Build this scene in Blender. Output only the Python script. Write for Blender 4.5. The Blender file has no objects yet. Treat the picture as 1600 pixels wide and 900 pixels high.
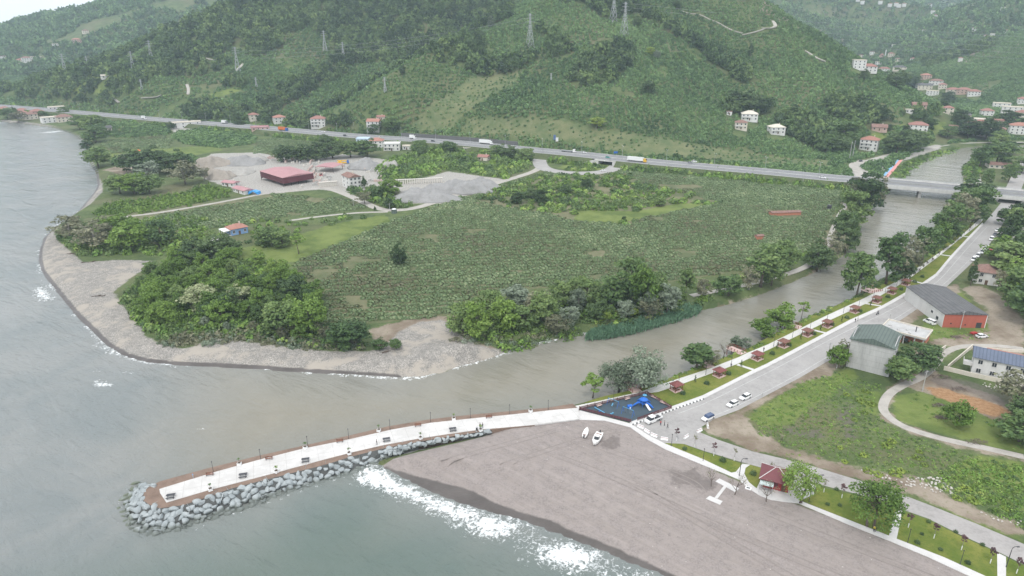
import bpy, bmesh, math, random
import numpy as np
from mathutils import Vector, Matrix, Euler

R = math.radians
random.seed(7)
RNG = np.random.default_rng(7)
SC = bpy.context.scene
COL = SC.collection

# ---------------------------------------------------------------- camera, sky, sun, exposure
CAM_H, PITCH, FPX = 110.0, R(21.0), 1067.0
cam_d = bpy.data.cameras.new('camera')
cam_d.sensor_width = 36.0
cam_d.lens = FPX / 1600.0 * 36.0
cam_d.clip_start = 1.0
cam_d.clip_end = 40000.0
cam = bpy.data.objects.new('camera', cam_d)
COL.objects.link(cam)
cam.location = (0, 0, CAM_H)
cam.rotation_euler = (R(90) - PITCH, 0, 0)
SC.camera = cam

CLOUD = 8.0
SUN_EL, SUN_AZ = R(58), R(200)          # azimuth clockwise from +Y
world = bpy.data.worlds.new('World')
SC.world = world
world.use_nodes = True
wn, wl = world.node_tree.nodes, world.node_tree.links
wn.clear()
sky = wn.new('ShaderNodeTexSky')
sky.sky_type = 'NISHITA'
sky.sun_disc = False
sky.sun_elevation = SUN_EL
sky.sun_rotation = SUN_AZ
sky.altitude = 100
sky.air_density = 1.0
sky.dust_density = 3.5
sky.ozone_density = 1.0
hs = wn.new('ShaderNodeHueSaturation')
hs.inputs['Saturation'].default_value = 0.30
bg = wn.new('ShaderNodeBackground')
bg.inputs['Strength'].default_value = 0.15
wo = wn.new('ShaderNodeOutputWorld')
wl.new(sky.outputs[0], hs.inputs['Color'])
# broken overcast laid over the clear sky: bright cloud sheet with soft grey structure
tc = wn.new('ShaderNodeTexCoord'); cn = wn.new('ShaderNodeTexNoise'); cn.inputs['Scale'].default_value = 2.2; cn.inputs['Detail'].default_value = 6; cn.inputs['Roughness'].default_value = 0.55
cr = wn.new('ShaderNodeValToRGB'); cr.color_ramp.elements[0].position = 0.32; cr.color_ramp.elements[0].color = (0.76, 0.79, 0.83, 1); cr.color_ramp.elements[1].position = 0.68; cr.color_ramp.elements[1].color = (0.97, 0.985, 1.0, 1)
cm = wn.new('ShaderNodeMix'); cm.data_type = 'RGBA'; cm.blend_type = 'MULTIPLY'; cm.inputs[0].default_value = 1.0; cm.inputs[7].default_value = (CLOUD, CLOUD, CLOUD * 1.01, 1)
cx = wn.new('ShaderNodeMix'); cx.data_type = 'RGBA'; cx.inputs[0].default_value = 0.82
wl.new(tc.outputs['Generated'], cn.inputs['Vector']); wl.new(cn.outputs[0], cr.inputs[0]); wl.new(cr.outputs[0], cm.inputs[6])
wl.new(hs.outputs[0], cx.inputs[6]); wl.new(cm.outputs[2], cx.inputs[7]); wl.new(cx.outputs[2], bg.inputs['Color'])
wl.new(bg.outputs[0], wo.inputs['Surface'])

sun_d = bpy.data.lights.new('sun', 'SUN')
sun_d.energy = 1.0
sun_d.angle = R(10)
sun_d.color = (1.0, 0.97, 0.92)
sun = bpy.data.objects.new('sun', sun_d)
COL.objects.link(sun)
sun.location = (0, -200, 800)
_sd = Vector((math.sin(SUN_AZ) * math.cos(SUN_EL), math.cos(SUN_AZ) * math.cos(SUN_EL), math.sin(SUN_EL)))
sun.rotation_euler = _sd.to_track_quat('Z', 'Y').to_euler()

SC.view_settings.view_transform = 'Standard'
SC.view_settings.look = 'None'
SC.view_settings.gamma = 1.0
SC.view_settings.exposure = 0.63
SC.view_settings.use_curve_mapping = False
SC.cycles.max_bounces = 6
SC.cycles.diffuse_bounces = 2
SC.cycles.glossy_bounces = 2
SC.cycles.transmission_bounces = 2
SC.cycles.volume_bounces = 1
SC.cycles.transparent_max_bounces = 4
SC.cycles.use_denoising = True
HAZE_DENSITY = 0.00013

# ---------------------------------------------------------------- survey helpers: bearings read off the photo -> metres on the ground
CP, SP = math.cos(PITCH), math.sin(PITCH)
ZG = 2.2                                  # level of the coastal plain

def ray(u, v):
    a, b = (u - 800.0) / FPX, (450.0 - v) / FPX
    return np.array([a, CP + b * SP, -SP + b * CP])

def P(u, v, z=ZG):
    d = ray(u, v)
    t = (z - CAM_H) / d[2]
    return np.array([d[0] * t, d[1] * t, z])

def Q(u, v, Y):
    d = ray(u, v)
    t = Y / d[1]
    return np.array([d[0] * t, Y, CAM_H + d[2] * t])

def XY(pts, z=ZG):
    return np.array([P(u, v, z)[:2] for u, v in pts])

def in_poly(x, y, poly):
    x = np.asarray(x, float); y = np.asarray(y, float)
    res = np.zeros(x.shape, bool)
    n = len(poly)
    for i in range(n):
        x0, y0 = poly[i]; x1, y1 = poly[(i + 1) % n]
        if y0 == y1: continue
        c = ((y0 > y) != (y1 > y)) & (x < (x1 - x0) * (y - y0) / (y1 - y0) + x0)
        res ^= c
    return res

def dist_line(x, y, pts, closed=True, vals=None):
    """distance to a polyline and the value interpolated at the nearest point"""
    x = np.asarray(x, float); y = np.asarray(y, float)
    best = np.full(x.shape, 1e18); bv = np.zeros(x.shape) if vals is not None else None
    n = len(pts)
    for i in range(n if closed else n - 1):
        ax, ay = pts[i]; bx, by = pts[(i + 1) % n]
        dx, dy = bx - ax, by - ay
        L = dx * dx + dy * dy + 1e-9
        t = np.clip(((x - ax) * dx + (y - ay) * dy) / L, 0, 1)
        d = (x - ax - t * dx) ** 2 + (y - ay - t * dy) ** 2
        m = d < best
        if vals is not None:
            vv = vals[i] * (1 - t) + vals[(i + 1) % n] * t
            bv = np.where(m, vv, bv)
        best = np.where(m, d, best)
    return (np.sqrt(best), bv) if vals is not None else np.sqrt(best)

def sdist(x, y, poly):
    d = dist_line(x, y, poly)
    return np.where(in_poly(x, y, poly), d, -d)

def sm(t):
    t = np.clip(t, 0, 1)
    return t * t * (3 - 2 * t)

_perm = np.random.default_rng(11).random((256, 256))
def vnoise(x, y):
    xi = np.floor(x).astype(int); yi = np.floor(y).astype(int)
    fx = x - xi; fy = y - yi
    fx = fx * fx * (3 - 2 * fx); fy = fy * fy * (3 - 2 * fy)
    g = lambda a, b: _perm[a & 255, b & 255]
    return (g(xi, yi) * (1 - fx) + g(xi + 1, yi) * fx) * (1 - fy) + (g(xi, yi + 1) * (1 - fx) + g(xi + 1, yi + 1) * fx) * fy
def fbm(x, y, o=4):
    s = 0; a = 0.5
    for k in range(o):
        s = s + a * vnoise(x * 2 ** k + 17 * k, y * 2 ** k + 31 * k); a *= 0.5
    return s / (1 - 0.5 ** o)

# ---------------------------------------------------------------- shorelines (water level) and relief
COAST_A = [(0,190),(40,194),(85,200),(115,210),(132,222),(138,240),(140,255),(150,270),(152,290),(147,300),(135,315),(122,330),(105,342),(85,355),
 (68,372),(61,390),(60,408),(64,425),(75,440),(95,465),(115,490),(140,515),(165,540),(195,558),(230,567),(280,572),(340,574),(400,577),(450,581),
 (520,585),(580,589),(620,592),(660,590),(690,583),(720,573),(760,563),(790,552),(812,543),(850,535),(880,527),(912,521)]
BANK_A = [(950,520),(990,514),(1040,502),(1080,491),(1100,484),(1130,478),(1165,468),(1200,456),(1240,440),(1270,427),(1300,412),(1322,395),(1338,375),(1345,345),(1350,328),(1372,313),
 (1390,298),(1409,279),(1422,260),(1450,246),(1485,235),(1502,231),(1550,227),(1650,225),(1800,221),(2200,213)]
_wa = [(9000, 9000), (-9000, 9000), (-5000, 4200), (-2600, 2200), (-1500, 1350), (-950, 980)]
LAND_A = np.array([tuple(p) for p in XY(COAST_A, 0)] + [tuple(p) for p in XY(BANK_A, 0)] + [(2500, 900)] + _wa)
WID_A = [9]*5 + [9]*(len(COAST_A)-5-6) + [5]*6 + [4]*len(BANK_A) + [10] + [20]*len(_wa)
BANK_B = [(2200,222),(1800,229),(1650,232),(1575,234),(1549,236),(1525,242),(1505,260),(1508,286),(1495,312),(1475,328),(1462,350),(1452,370),(1432,398),(1400,423),(1370,440),(1330,467),(1300,480),(1255,500),
 (1199,528),(1167,546),(1120,563),(1081,578),(1025,599),(1000,608),(938,621),(910,630),(890,635),(850,641),(800,648),(765,654),(745,666),(762,677),(722,687),(680,697),(635,708),(582,722)]
BEACH_LINE = [(586,731),(640,761),(690,784),(740,800),(790,814),(840,829),(900,853),(960,877),(1020,901),(1065,920),(1160,955),(1300,992),(1500,1060),(1700,1130)]
LAND_B = np.array([tuple(p) for p in XY(BANK_B, 0)] + [tuple(p) for p in XY(BEACH_LINE, 0)] + [(900, -100), (3000, 0), (3000, 700)])
WID_B = [4]*(len(BANK_B)-7) + [7]*7 + [24]*len(BEACH_LINE) + [10]*3

# ridges: (bearing u, v, distance Y, half width D)
RIDGES = [
 [(1000,-95,1060,380),(985,-30,960,340),(975,55,865,290),(930,85,800,230),(880,122,755,190),(840,170,700,120)],
 [(1000,-95,1060,380),(1090,-60,1000,320),(1180,0,930,290),(1208,48,890,260),(1284,102,860,205),(1335,140,880,150),(1390,176,930,80)],
 [(1000,-95,1060,380),(900,-40,980,380),(800,32,900,250),(725,60,850,200),(650,97,800,150),(590,130,765,110),(530,185,745,70)],
 [(900,-220,1500,600),(640,-120,1350,500),(480,-50,1230,430),(375,0,1160,380),(325,32,1130,330),(287,47,1120,300),(235,75,1110,280),(140,109,1110,210),(50,128,1130,150),(-60,146,1150,80)],
 [(640,-110,2600,900),(300,-45,2100,700),(200,-6,2050,600),(135,14,2100,550),(70,24,2150,500),(20,44,2250,500),(-60,78,2350,450),(-160,105,2400,300)],
 [(100,30,3600,700),(20,52,3700,600),(-60,62,3900,500)],
 [(700,-160,3300,1500),(1100,-75,3300,1500),(1300,-55,3500,1500),(1480,-30,3700,1400),(1560,-14,3900,1400),(1700,-30,3600,1400),(2100,-60,3600,1400)],
 [(1250,-60,2300,900),(1230,10,2200,700),(1330,75,2100,420)],
 [(2000,-120,1800,800),(1700,-60,1800,700),(1560,2,1800,520),(1500,25,1820,430),(1450,50,1850,350),(1418,78,1880,260)],
 [(2100,-80,1150,420),(1760,0,1250,430),(1600,62,1330,330),(1530,93,1390,240),(1470,115,1450,160)],
]
_RID = []
for r in RIDGES:
    q = [Q(a, b, c) for a, b, c, _ in r]
    _RID.append((np.array([k[:2] for k in q]), np.array([k[2] for k in q]), np.array([float(k[3]) for k in r])))
HWY_C = [(-400,141),(-200,153),(0,165),(140,177),(240,186),(330,193),(430,201),(560,213),(650,218),(740,225),(830,234),(900,240),(1000,251),(1100,260),(1200,268),(1300,278),(1385,284),(1500,295),(1600,304),(1800,322)]
HWY_Z = 6.5
HWY = XY(HWY_C, HWY_Z)

def hills(x, y):
    h = np.zeros(x.shape)
    for pts, zs, ds in _RID:
        n = len(pts)
        for i in range(n - 1):
            ax, ay = pts[i]; bx, by = pts[i + 1]
            dx, dy = bx - ax, by - ay
            t = np.clip(((x - ax) * dx + (y - ay) * dy) / (dx * dx + dy * dy), 0, 1)
            d = np.sqrt((x - ax - t * dx) ** 2 + (y - ay - t * dy) ** 2)
            z = zs[i] * (1 - t) + zs[i + 1] * t
            D = ds[i] * (1 - t) + ds[i + 1] * t
            hh = z * np.clip(1 - d / D, 0, 1) ** 1.25
            k = 6.0
            h = np.maximum(h, hh) + np.maximum(k - np.abs(h - hh), 0) ** 2 / (4 * k) * (np.minimum(h, hh) > 1)
    n = (fbm(x / 130., y / 130.) - 0.5) * 20 + (fbm(x / 38., y / 38., 3) - 0.5) * 6
    return np.maximum(h + n * sm(h / 60.), 0)

SPIT = [(P(700, 553)[:2], 11, 5.0, 2.6), (P(740, 552)[:2], 10, 3.5, 1.7), (P(668, 566)[:2], 12, 4, 1.3), (P(640, 540)[:2], 8, 5, .8)]
def T(x, y):
    x = np.asarray(x, float); y = np.asarray(y, float)
    da, wa = dist_line(x, y, LAND_A, True, WID_A)
    db, wb = dist_line(x, y, LAND_B, True, WID_B)
    ia, ib = in_poly(x, y, LAND_A), in_poly(x, y, LAND_B)
    za = np.where(ia, ZG * sm(da / wa * 0.5 + 0.0) * 1.0, 0)
    za = np.where(ia, ZG * (1 - (1 - np.clip(da / wa, 0, 1)) ** 1.6), 0)
    zb = np.where(ib, ZG * np.where(wb > 14, sm(np.clip(db / wb, 0, 1) * .5 + .0) * 2, 1 - (1 - np.clip(db / wb, 0, 1)) ** 1.6), 0)
    zb = np.where(ib & (wb > 14), ZG * np.clip(db / wb, 0, 1) ** .85, zb)
    sea = -np.minimum(4.0, 0.25 + np.minimum(da, db) * 0.18)
    z = np.where(ia, za, np.where(ib, zb, sea))
    # hills only inland of the highway
    hd = dist_line(x, y, HWY, False)
    yy = np.interp(x, HWY[:, 0], HWY[:, 1])
    north = sm((np.where(y > yy, hd, 0) - 16) / 50.)
    land = np.where(ia, sm((da - 6) / 60.), np.where(ib, sm((db - 20) / 80.), 0))
    spit = 0.0
    for (cx, cy), a, b_, hh in SPIT: spit = spit + hh * np.exp(-(((x - cx) / a) ** 2 + ((y - cy) / b_) ** 2))
    spit = spit * (0.55 + 0.9 * fbm(x / 4.5, y / 4.5, 3)) * np.where(ia, np.clip(da / 4., 0, 1), 0)
    return z + spit + hills(x, y) * north * land

_TS = np.concatenate([np.linspace(90, 700, 500), np.linspace(702, 1500, 500), np.linspace(1504, 5500, 700)])
def hit(u, v):
    """where a bearing meets the ground"""
    d = ray(u, v); d = d / np.linalg.norm(d)
    p = np.outer(_TS, d) + np.array([0, 0, CAM_H])
    g = p[:, 2] - np.maximum(T(p[:, 0], p[:, 1]), 0)
    k = np.argmax(g < 0)
    if g[k] >= 0: return P(u, max(v, 60), 0)
    t0, t1 = _TS[max(k - 1, 0)], _TS[k]
    ts = np.linspace(t0, t1, 20)
    p = np.outer(ts, d) + np.array([0, 0, CAM_H])
    g = p[:, 2] - np.maximum(T(p[:, 0], p[:, 1]), 0)
    k = int(np.argmax(g < 0)) if (g < 0).any() else 19
    q = p[k].copy(); q[2] = max(float(T(q[0:1], q[1:2])[0]), 0)
    return q
def zat(x, y):
    return float(T(np.array([x]), np.array([y]))[0])
def HXY(pts):
    return np.array([hit(u, v)[:2] for u, v in pts])
def px_m(p):
    """metres that one photo pixel spans at a point"""
    return float(np.linalg.norm(np.array(p) - np.array([0, 0, CAM_H]))) / FPX

# ---------------------------------------------------------------- materials
def new_mat(name):
    m = bpy.data.materials.new(name); m.use_nodes = True
    nt = m.node_tree
    return m, nt.nodes, nt.links, nt.nodes['Principled BSDF']
def nd(n, t, **kw):
    x = n.new(t)
    for k, v in kw.items(): setattr(x, k, v)
    return x
def noise(n, l, vec, scale, detail=4, rough=0.6, dist=0.0):
    x = n.new('ShaderNodeTexNoise')
    x.inputs['Scale'].default_value = scale; x.inputs['Detail'].default_value = detail
    x.inputs['Roughness'].default_value = rough; x.inputs['Distortion'].default_value = dist
    if vec is not None: l.new(vec, x.inputs['Vector'])
    return x.outputs[0]
def ramp(n, l, fac, stops):
    x = n.new('ShaderNodeValToRGB')
    e = x.color_ramp.elements
    while len(e) < len(stops): e.new(0.5)
    for i, (p, c) in enumerate(stops):
        e[i].position = p; e[i].color = (*c, 1) if len(c) == 3 else c
    l.new(fac, x.inputs[0])
    return x.outputs[0]
def mix(n, l, fac, a, b, mode='MIX'):
    x = n.new('ShaderNodeMix'); x.data_type = 'RGBA'; x.blend_type = mode
    for s, i in ((fac, 0), (a, 6), (b, 7)):
        if isinstance(s, (int, float)): x.inputs[i].default_value = s
        elif isinstance(s, tuple): x.inputs[i].default_value = (*s[:3], 1)
        else: l.new(s, x.inputs[i])
    return x.outputs[2]
def mth(n, l, op, a, b=0.0, c=None):
    x = n.new('ShaderNodeMath'); x.operation = op
    for i, s in enumerate((a, b, c)):
        if s is None: continue
        if isinstance(s, (int, float)): x.inputs[i].default_value = s
        else: l.new(s, x.inputs[i])
    return x.outputs[0]
def mrange(n, l, v, a, b, c=0.0, d=1.0, smooth=True):
    x = n.new('ShaderNodeMapRange')
    if smooth: x.interpolation_type = 'SMOOTHSTEP'
    l.new(v, x.inputs[0])
    for i, k in enumerate((a, b, c, d)): x.inputs[i + 1].default_value = k
    return x.outputs[0]
def bump(n, l, b, height, strength, dist=1.0):
    x = n.new('ShaderNodeBump'); x.inputs['Strength'].default_value = strength; x.inputs['Distance'].default_value = dist
    l.new(height, x.inputs['Height']); l.new(x.outputs[0], b.inputs['Normal'])

_MC = {}
def mat(name, col, rough=0.75, var=0.18, scale=0.6, metal=0.0, spec=0.3, coat=0.0, world_space=False, dark=None, streak=False, bmp=0.0, seam=0.0):
    """plain surface with procedural unevenness: broad blotches and fine grain"""
    if name in _MC: return _MC[name]
    m, n, l, b = new_mat(name)
    if world_space: vec = nd(n, 'ShaderNodeNewGeometry').outputs['Position']
    else: vec = nd(n, 'ShaderNodeTexCoord').outputs['Object']
    if streak:
        mp = nd(n, 'ShaderNodeMapping'); l.new(vec, mp.inputs['Vector']); mp.inputs['Scale'].default_value = (1, 1, 0.18); vec = mp.outputs[0]
    a = noise(n, l, vec, scale, 5, 0.65)
    g = noise(n, l, vec, scale * 9, 3, 0.6)
    s = mth(n, l, 'ADD', mth(n, l, 'MULTIPLY', a, 0.65), mth(n, l, 'MULTIPLY', g, 0.35))
    d = dark or tuple(c * (1 - 1.6 * var) for c in col)
    hi = tuple(min(1, c * (1 + var)) for c in col)
    c = ramp(n, l, s, [(0.28, d), (0.5, col), (0.72, hi)])
    if seam:
        wv = nd(n, 'ShaderNodeTexWave'); wv.inputs['Scale'].default_value = .314 / seam; l.new(vec, wv.inputs['Vector']); wv.bands_direction = 'DIAGONAL' if seam < 0 else 'X'
        c = mix(n, l, mth(n, l, 'MULTIPLY', mrange(n, l, wv.outputs[1], .7, .95), .5), c, tuple(k * .45 for k in col))
    l.new(c, b.inputs['Base Color'])
    b.inputs['Roughness'].default_value = rough; b.inputs['Metallic'].default_value = metal
    b.inputs['Specular IOR Level'].default_value = spec; b.inputs['Coat Weight'].default_value = coat
    if bmp: bump(n, l, b, g, bmp, 0.05)
    _MC[name] = m
    return m

LEAF_GAIN = 2.05
def leaf_mat(name, cols, trans=0.25, patch=0.02):
    """foliage: hue varies from leaf clump to leaf clump, from plant to plant and broadly over the land"""
    if name in _MC: return _MC[name]
    cols = [tuple(k * LEAF_GAIN for k in c_) for c_ in cols]
    m, n, l, b = new_mat(name)
    g = nd(n, 'ShaderNodeNewGeometry'); oi = nd(n, 'ShaderNodeObjectInfo')
    big = noise(n, l, g.outputs['Position'], patch, 3, 0.6)
    f = mth(n, l, 'ADD', mth(n, l, 'MULTIPLY', g.outputs['Random Per Island'], 0.34), mth(n, l, 'MULTIPLY', oi.outputs['Random'], 0.40))
    f = mth(n, l, 'ADD', f, mth(n, l, 'MULTIPLY', mth(n, l, 'SUBTRACT', big, 0.37), 1.15))
    k = len(cols)
    c = ramp(n, l, f, [(0.08 + 0.84 * i / (k - 1), cols[i]) for i in range(k)])
    l.new(c, b.inputs['Base Color'])
    b.inputs['Roughness'].default_value = 0.62; b.inputs['Specular IOR Level'].default_value = 0.30
    tr = nd(n, 'ShaderNodeBsdfTranslucent'); l.new(c, tr.inputs['Color'])
    mx = nd(n, 'ShaderNodeMixShader'); mx.inputs[0].default_value = trans
    l.new(b.outputs[0], mx.inputs[1]); l.new(tr.outputs[0], mx.inputs[2])
    l.new(mx.outputs[0], n['Material Output'].inputs['Surface'])
    _MC[name] = m
    return m

# ---------------------------------------------------------------- mesh helpers
class MB:
    def __init__(s): s.v = []; s.f = []; s.m = []
    def add(s, vs, fs, m=0):
        k = len(s.v); s.v += [tuple(map(float, p)) for p in vs]
        for f in fs: s.f.append(tuple(i + k for i in f)); s.m.append(m)
        return s
    def box(s, x0, x1, y0, y1, z0, z1, m=0, tx=0.0, ty=0.0):
        """box; tx, ty shrink the top face"""
        v = [(x0, y0, z0), (x1, y0, z0), (x1, y1, z0), (x0, y1, z0), (x0 + tx, y0 + ty, z1), (x1 - tx, y0 + ty, z1), (x1 - tx, y1 - ty, z1), (x0 + tx, y1 - ty, z1)]
        return s.add(v, [(3, 2, 1, 0), (4, 5, 6, 7), (0, 1, 5, 4), (1, 2, 6, 5), (2, 3, 7, 6), (3, 0, 4, 7)], m)
    def prism(s, poly, z0, z1, m=0):
        n = len(poly)
        if sum(poly[i][0] * poly[(i + 1) % n][1] - poly[(i + 1) % n][0] * poly[i][1] for i in range(n)) < 0: poly = poly[::-1]
        v = [(x, y, z0) for x, y in poly] + [(x, y, z1) for x, y in poly]
        fs = [tuple(range(n, 2 * n)), tuple(range(n - 1, -1, -1))] + [(i, (i + 1) % n, n + (i + 1) % n, n + i) for i in range(n)]
        return s.add(v, fs, m)
    def tube(s, pts, rad, n=6, m=0, caps=True):
        pts = [Vector(p) for p in pts]
        if not hasattr(rad, '__len__'): rad = [rad] * len(pts)
        rings = []; k0 = len(s.v); up = Vector((0, 0, 1))
        for i, p in enumerate(pts):
            t = (pts[min(i + 1, len(pts) - 1)] - pts[max(i - 1, 0)]).normalized()
            a = t.cross(up if abs(t.z) < 0.95 else Vector((1, 0, 0))).normalized(); b = t.cross(a)
            for j in range(n):
                q = p + (a * math.cos(2 * math.pi * j / n) + b * math.sin(2 * math.pi * j / n)) * rad[i]
                s.v.append(tuple(q))
        for i in range(len(pts) - 1):
            for j in range(n):
                s.f.append((k0 + i * n + j, k0 + i * n + (j + 1) % n, k0 + (i + 1) * n + (j + 1) % n, k0 + (i + 1) * n + j)); s.m.append(m)
        if caps:
            s.f.append(tuple(k0 + j for j in range(n))[::-1]); s.m.append(m)
            s.f.append(tuple(k0 + (len(pts) - 1) * n + j for j in range(n))); s.m.append(m)
        return s
    def loft(s, secs, m=0, close=True):
        """closed cross-sections of equal length joined in order"""
        k0 = len(s.v); n = len(secs[0])
        for c in secs: s.v += [tuple(map(float, p)) for p in c]
        for i in range(len(secs) - 1):
            for j in range(n):
                s.f.append((k0 + i * n + j, k0 + i * n + (j + 1) % n, k0 + (i + 1) * n + (j + 1) % n, k0 + (i + 1) * n + j)); s.m.append(m)
        if close:
            s.f.append(tuple(k0 + j for j in range(n))[::-1]); s.m.append(m)
            s.f.append(tuple(k0 + (len(secs) - 1) * n + j for j in range(n))); s.m.append(m)
        return s
    def hip(s, x0, x1, y0, y1, z, h, over=0.5, ridge=0.5, th=0.15, m=0, gable=False):
        """hipped or gabled roof; ridge along the longer side"""
        x0 -= over; x1 += over; y0 -= over; y1 += over
        cx, cy = (x0 + x1) / 2, (y0 + y1) / 2; lx, ly = x1 - x0, y1 - y0
        if lx >= ly:
            e = 0 if gable else min(ly / 2, lx / 2 - 0.05)
            r0, r1 = (x0 + e, cy, z + h), (x1 - e, cy, z + h)
            fs = [(4, 5, 9, 8), (6, 7, 8, 9), (5, 6, 9), (7, 4, 8)]
        else:
            e = 0 if gable else min(lx / 2, ly / 2 - 0.05)
            r0, r1 = (cx, y0 + e, z + h), (cx, y1 - e, z + h)
            fs = [(4, 5, 8), (5, 6, 9, 8), (6, 7, 9), (7, 4, 8, 9)]
        v = [(x0, y0, z - th), (x1, y0, z - th), (x1, y1, z - th), (x0, y1, z - th), (x0, y0, z), (x1, y0, z), (x1, y1, z), (x0, y1, z), r0, r1]
        return s.add(v, [(3, 2, 1, 0), (0, 1, 5, 4), (1, 2, 6, 5), (2, 3, 7, 6), (3, 0, 4, 7)] + fs, m)
    def mesh(s, name, mats, smooth=False):
        me = bpy.data.meshes.new(name)
        me.from_pydata(s.v, [], s.f)
        for mm in (mats if isinstance(mats, (list, tuple)) else [mats]): me.materials.append(mm)
        if any(s.m): me.polygons.foreach_set('material_index', s.m)
        if smooth: me.polygons.foreach_set('use_smooth', [True] * len(me.polygons))
        me.update()
        return me
    def build(s, name, mats, parent=None, smooth=False, label=None, loc=None):
        o = bpy.data.objects.new(name, s.mesh(name, mats, smooth)); COL.objects.link(o)
        if parent is not None: o.parent = parent
        if label: o['label'] = label
        if loc is not None: o.location = loc
        return o

def link_mesh(name, me, parent=None, loc=None, label=None):
    o = bpy.data.objects.new(name, me); COL.objects.link(o)
    if parent is not None: o.parent = parent
    if loc is not None: o.location = loc
    if label: o['label'] = label
    return o
def thing(name, label, cat, loc=(0, 0, 0), rz=0.0, group=None):
    o = bpy.data.objects.new(name, None); COL.objects.link(o)
    o.empty_display_size = 0.5
    o.location = tuple(map(float, loc)); o.rotation_euler = (0, 0, rz)
    o['label'] = label; o['category'] = cat
    if group: o['group'] = group
    return o
def tag(o, label, cat, group=None, kind=None):
    o['label'] = label
    if cat: o['category'] = cat
    if group: o['group'] = group
    if kind: o['kind'] = kind
    return o
def struct(o): o['kind'] = 'structure'; return o
def dup(root, loc=None, rz=None, label=None, group=None, scale=None):
    r = root.copy(); COL.objects.link(r)
    if loc is not None: r.location = tuple(map(float, loc))
    if rz is not None: r.rotation_euler = (0, 0, rz)
    if label: r['label'] = label
    if group: r['group'] = group
    if scale is not None: r.scale = scale
    for ch in list(root.children):
        c = ch.copy(); COL.objects.link(c); c.parent = r
        for g in list(ch.children):
            d = g.copy(); COL.objects.link(d); d.parent = c
    return r
ORD = ['first','second','third','fourth','fifth','sixth','seventh','eighth','ninth','tenth','eleventh','twelfth','thirteenth','fourteenth','fifteenth','sixteenth','seventeenth','eighteenth','nineteenth','twentieth',
       'twenty-first','twenty-second','twenty-third','twenty-fourth','twenty-fifth','twenty-sixth','twenty-seventh','twenty-eighth','twenty-ninth','thirtieth']
# ---------------------------------------------------------------- ground
def axis(spec):
    out = []
    for a, b, st in spec: out.append(np.arange(a, b, st))
    out.append([spec[-1][1]])
    return np.concatenate(out)
def grow(a, b, st, g):
    o = [a]
    while o[-1] < b: o.append(o[-1] + st); st *= g
    o[-1] = b
    return np.array(o)
def grid_mesh(name, xs, ys, zf):
    X, Y = np.meshgrid(xs, ys)
    x, y = X.ravel(), Y.ravel()
    z = zf(x, y)
    nx, ny = len(xs), len(ys)
    idx = np.arange(nx * ny).reshape(ny, nx)
    f = np.stack([idx[:-1, :-1], idx[:-1, 1:], idx[1:, 1:], idx[1:, :-1]], -1).reshape(-1, 4)
    me = bpy.data.meshes.new(name)
    me.vertices.add(nx * ny); me.loops.add(f.size); me.polygons.add(len(f))
    me.vertices.foreach_set('co', np.stack([x, y, z], -1).astype(np.float32).ravel())
    me.loops.foreach_set('vertex_index', f.astype(np.int32).ravel())
    me.polygons.foreach_set('loop_start', np.arange(0, f.size, 4, dtype=np.int32))
    me.polygons.foreach_set('use_smooth', np.ones(len(f), bool))
    me.update(calc_edges=True)
    return me, x, y, z
def set_mask(me, name, chans):
    a = me.attributes.new(name, 'FLOAT_COLOR', 'POINT')
    n = len(me.vertices)
    c = np.zeros((n, 4), np.float32)
    for i, ch in enumerate(chans): c[:, i] = ch
    a.data.foreach_set('color', c.ravel())

_xs = np.concatenate([-grow(900, 6500, 6, 1.13)[::-1][:-1], np.arange(-900, -330, 5), np.arange(-330, 330, 2.0), np.arange(330, 900, 5), grow(900, 6500, 6, 1.13)])
_ys = np.concatenate([np.arange(50, 640, 2.0), np.arange(640, 1300, 4.5), grow(1300, 5200, 6, 1.07)])
gme, gx, gy, gz = grid_mesh('ground', _xs, _ys, T)

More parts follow.
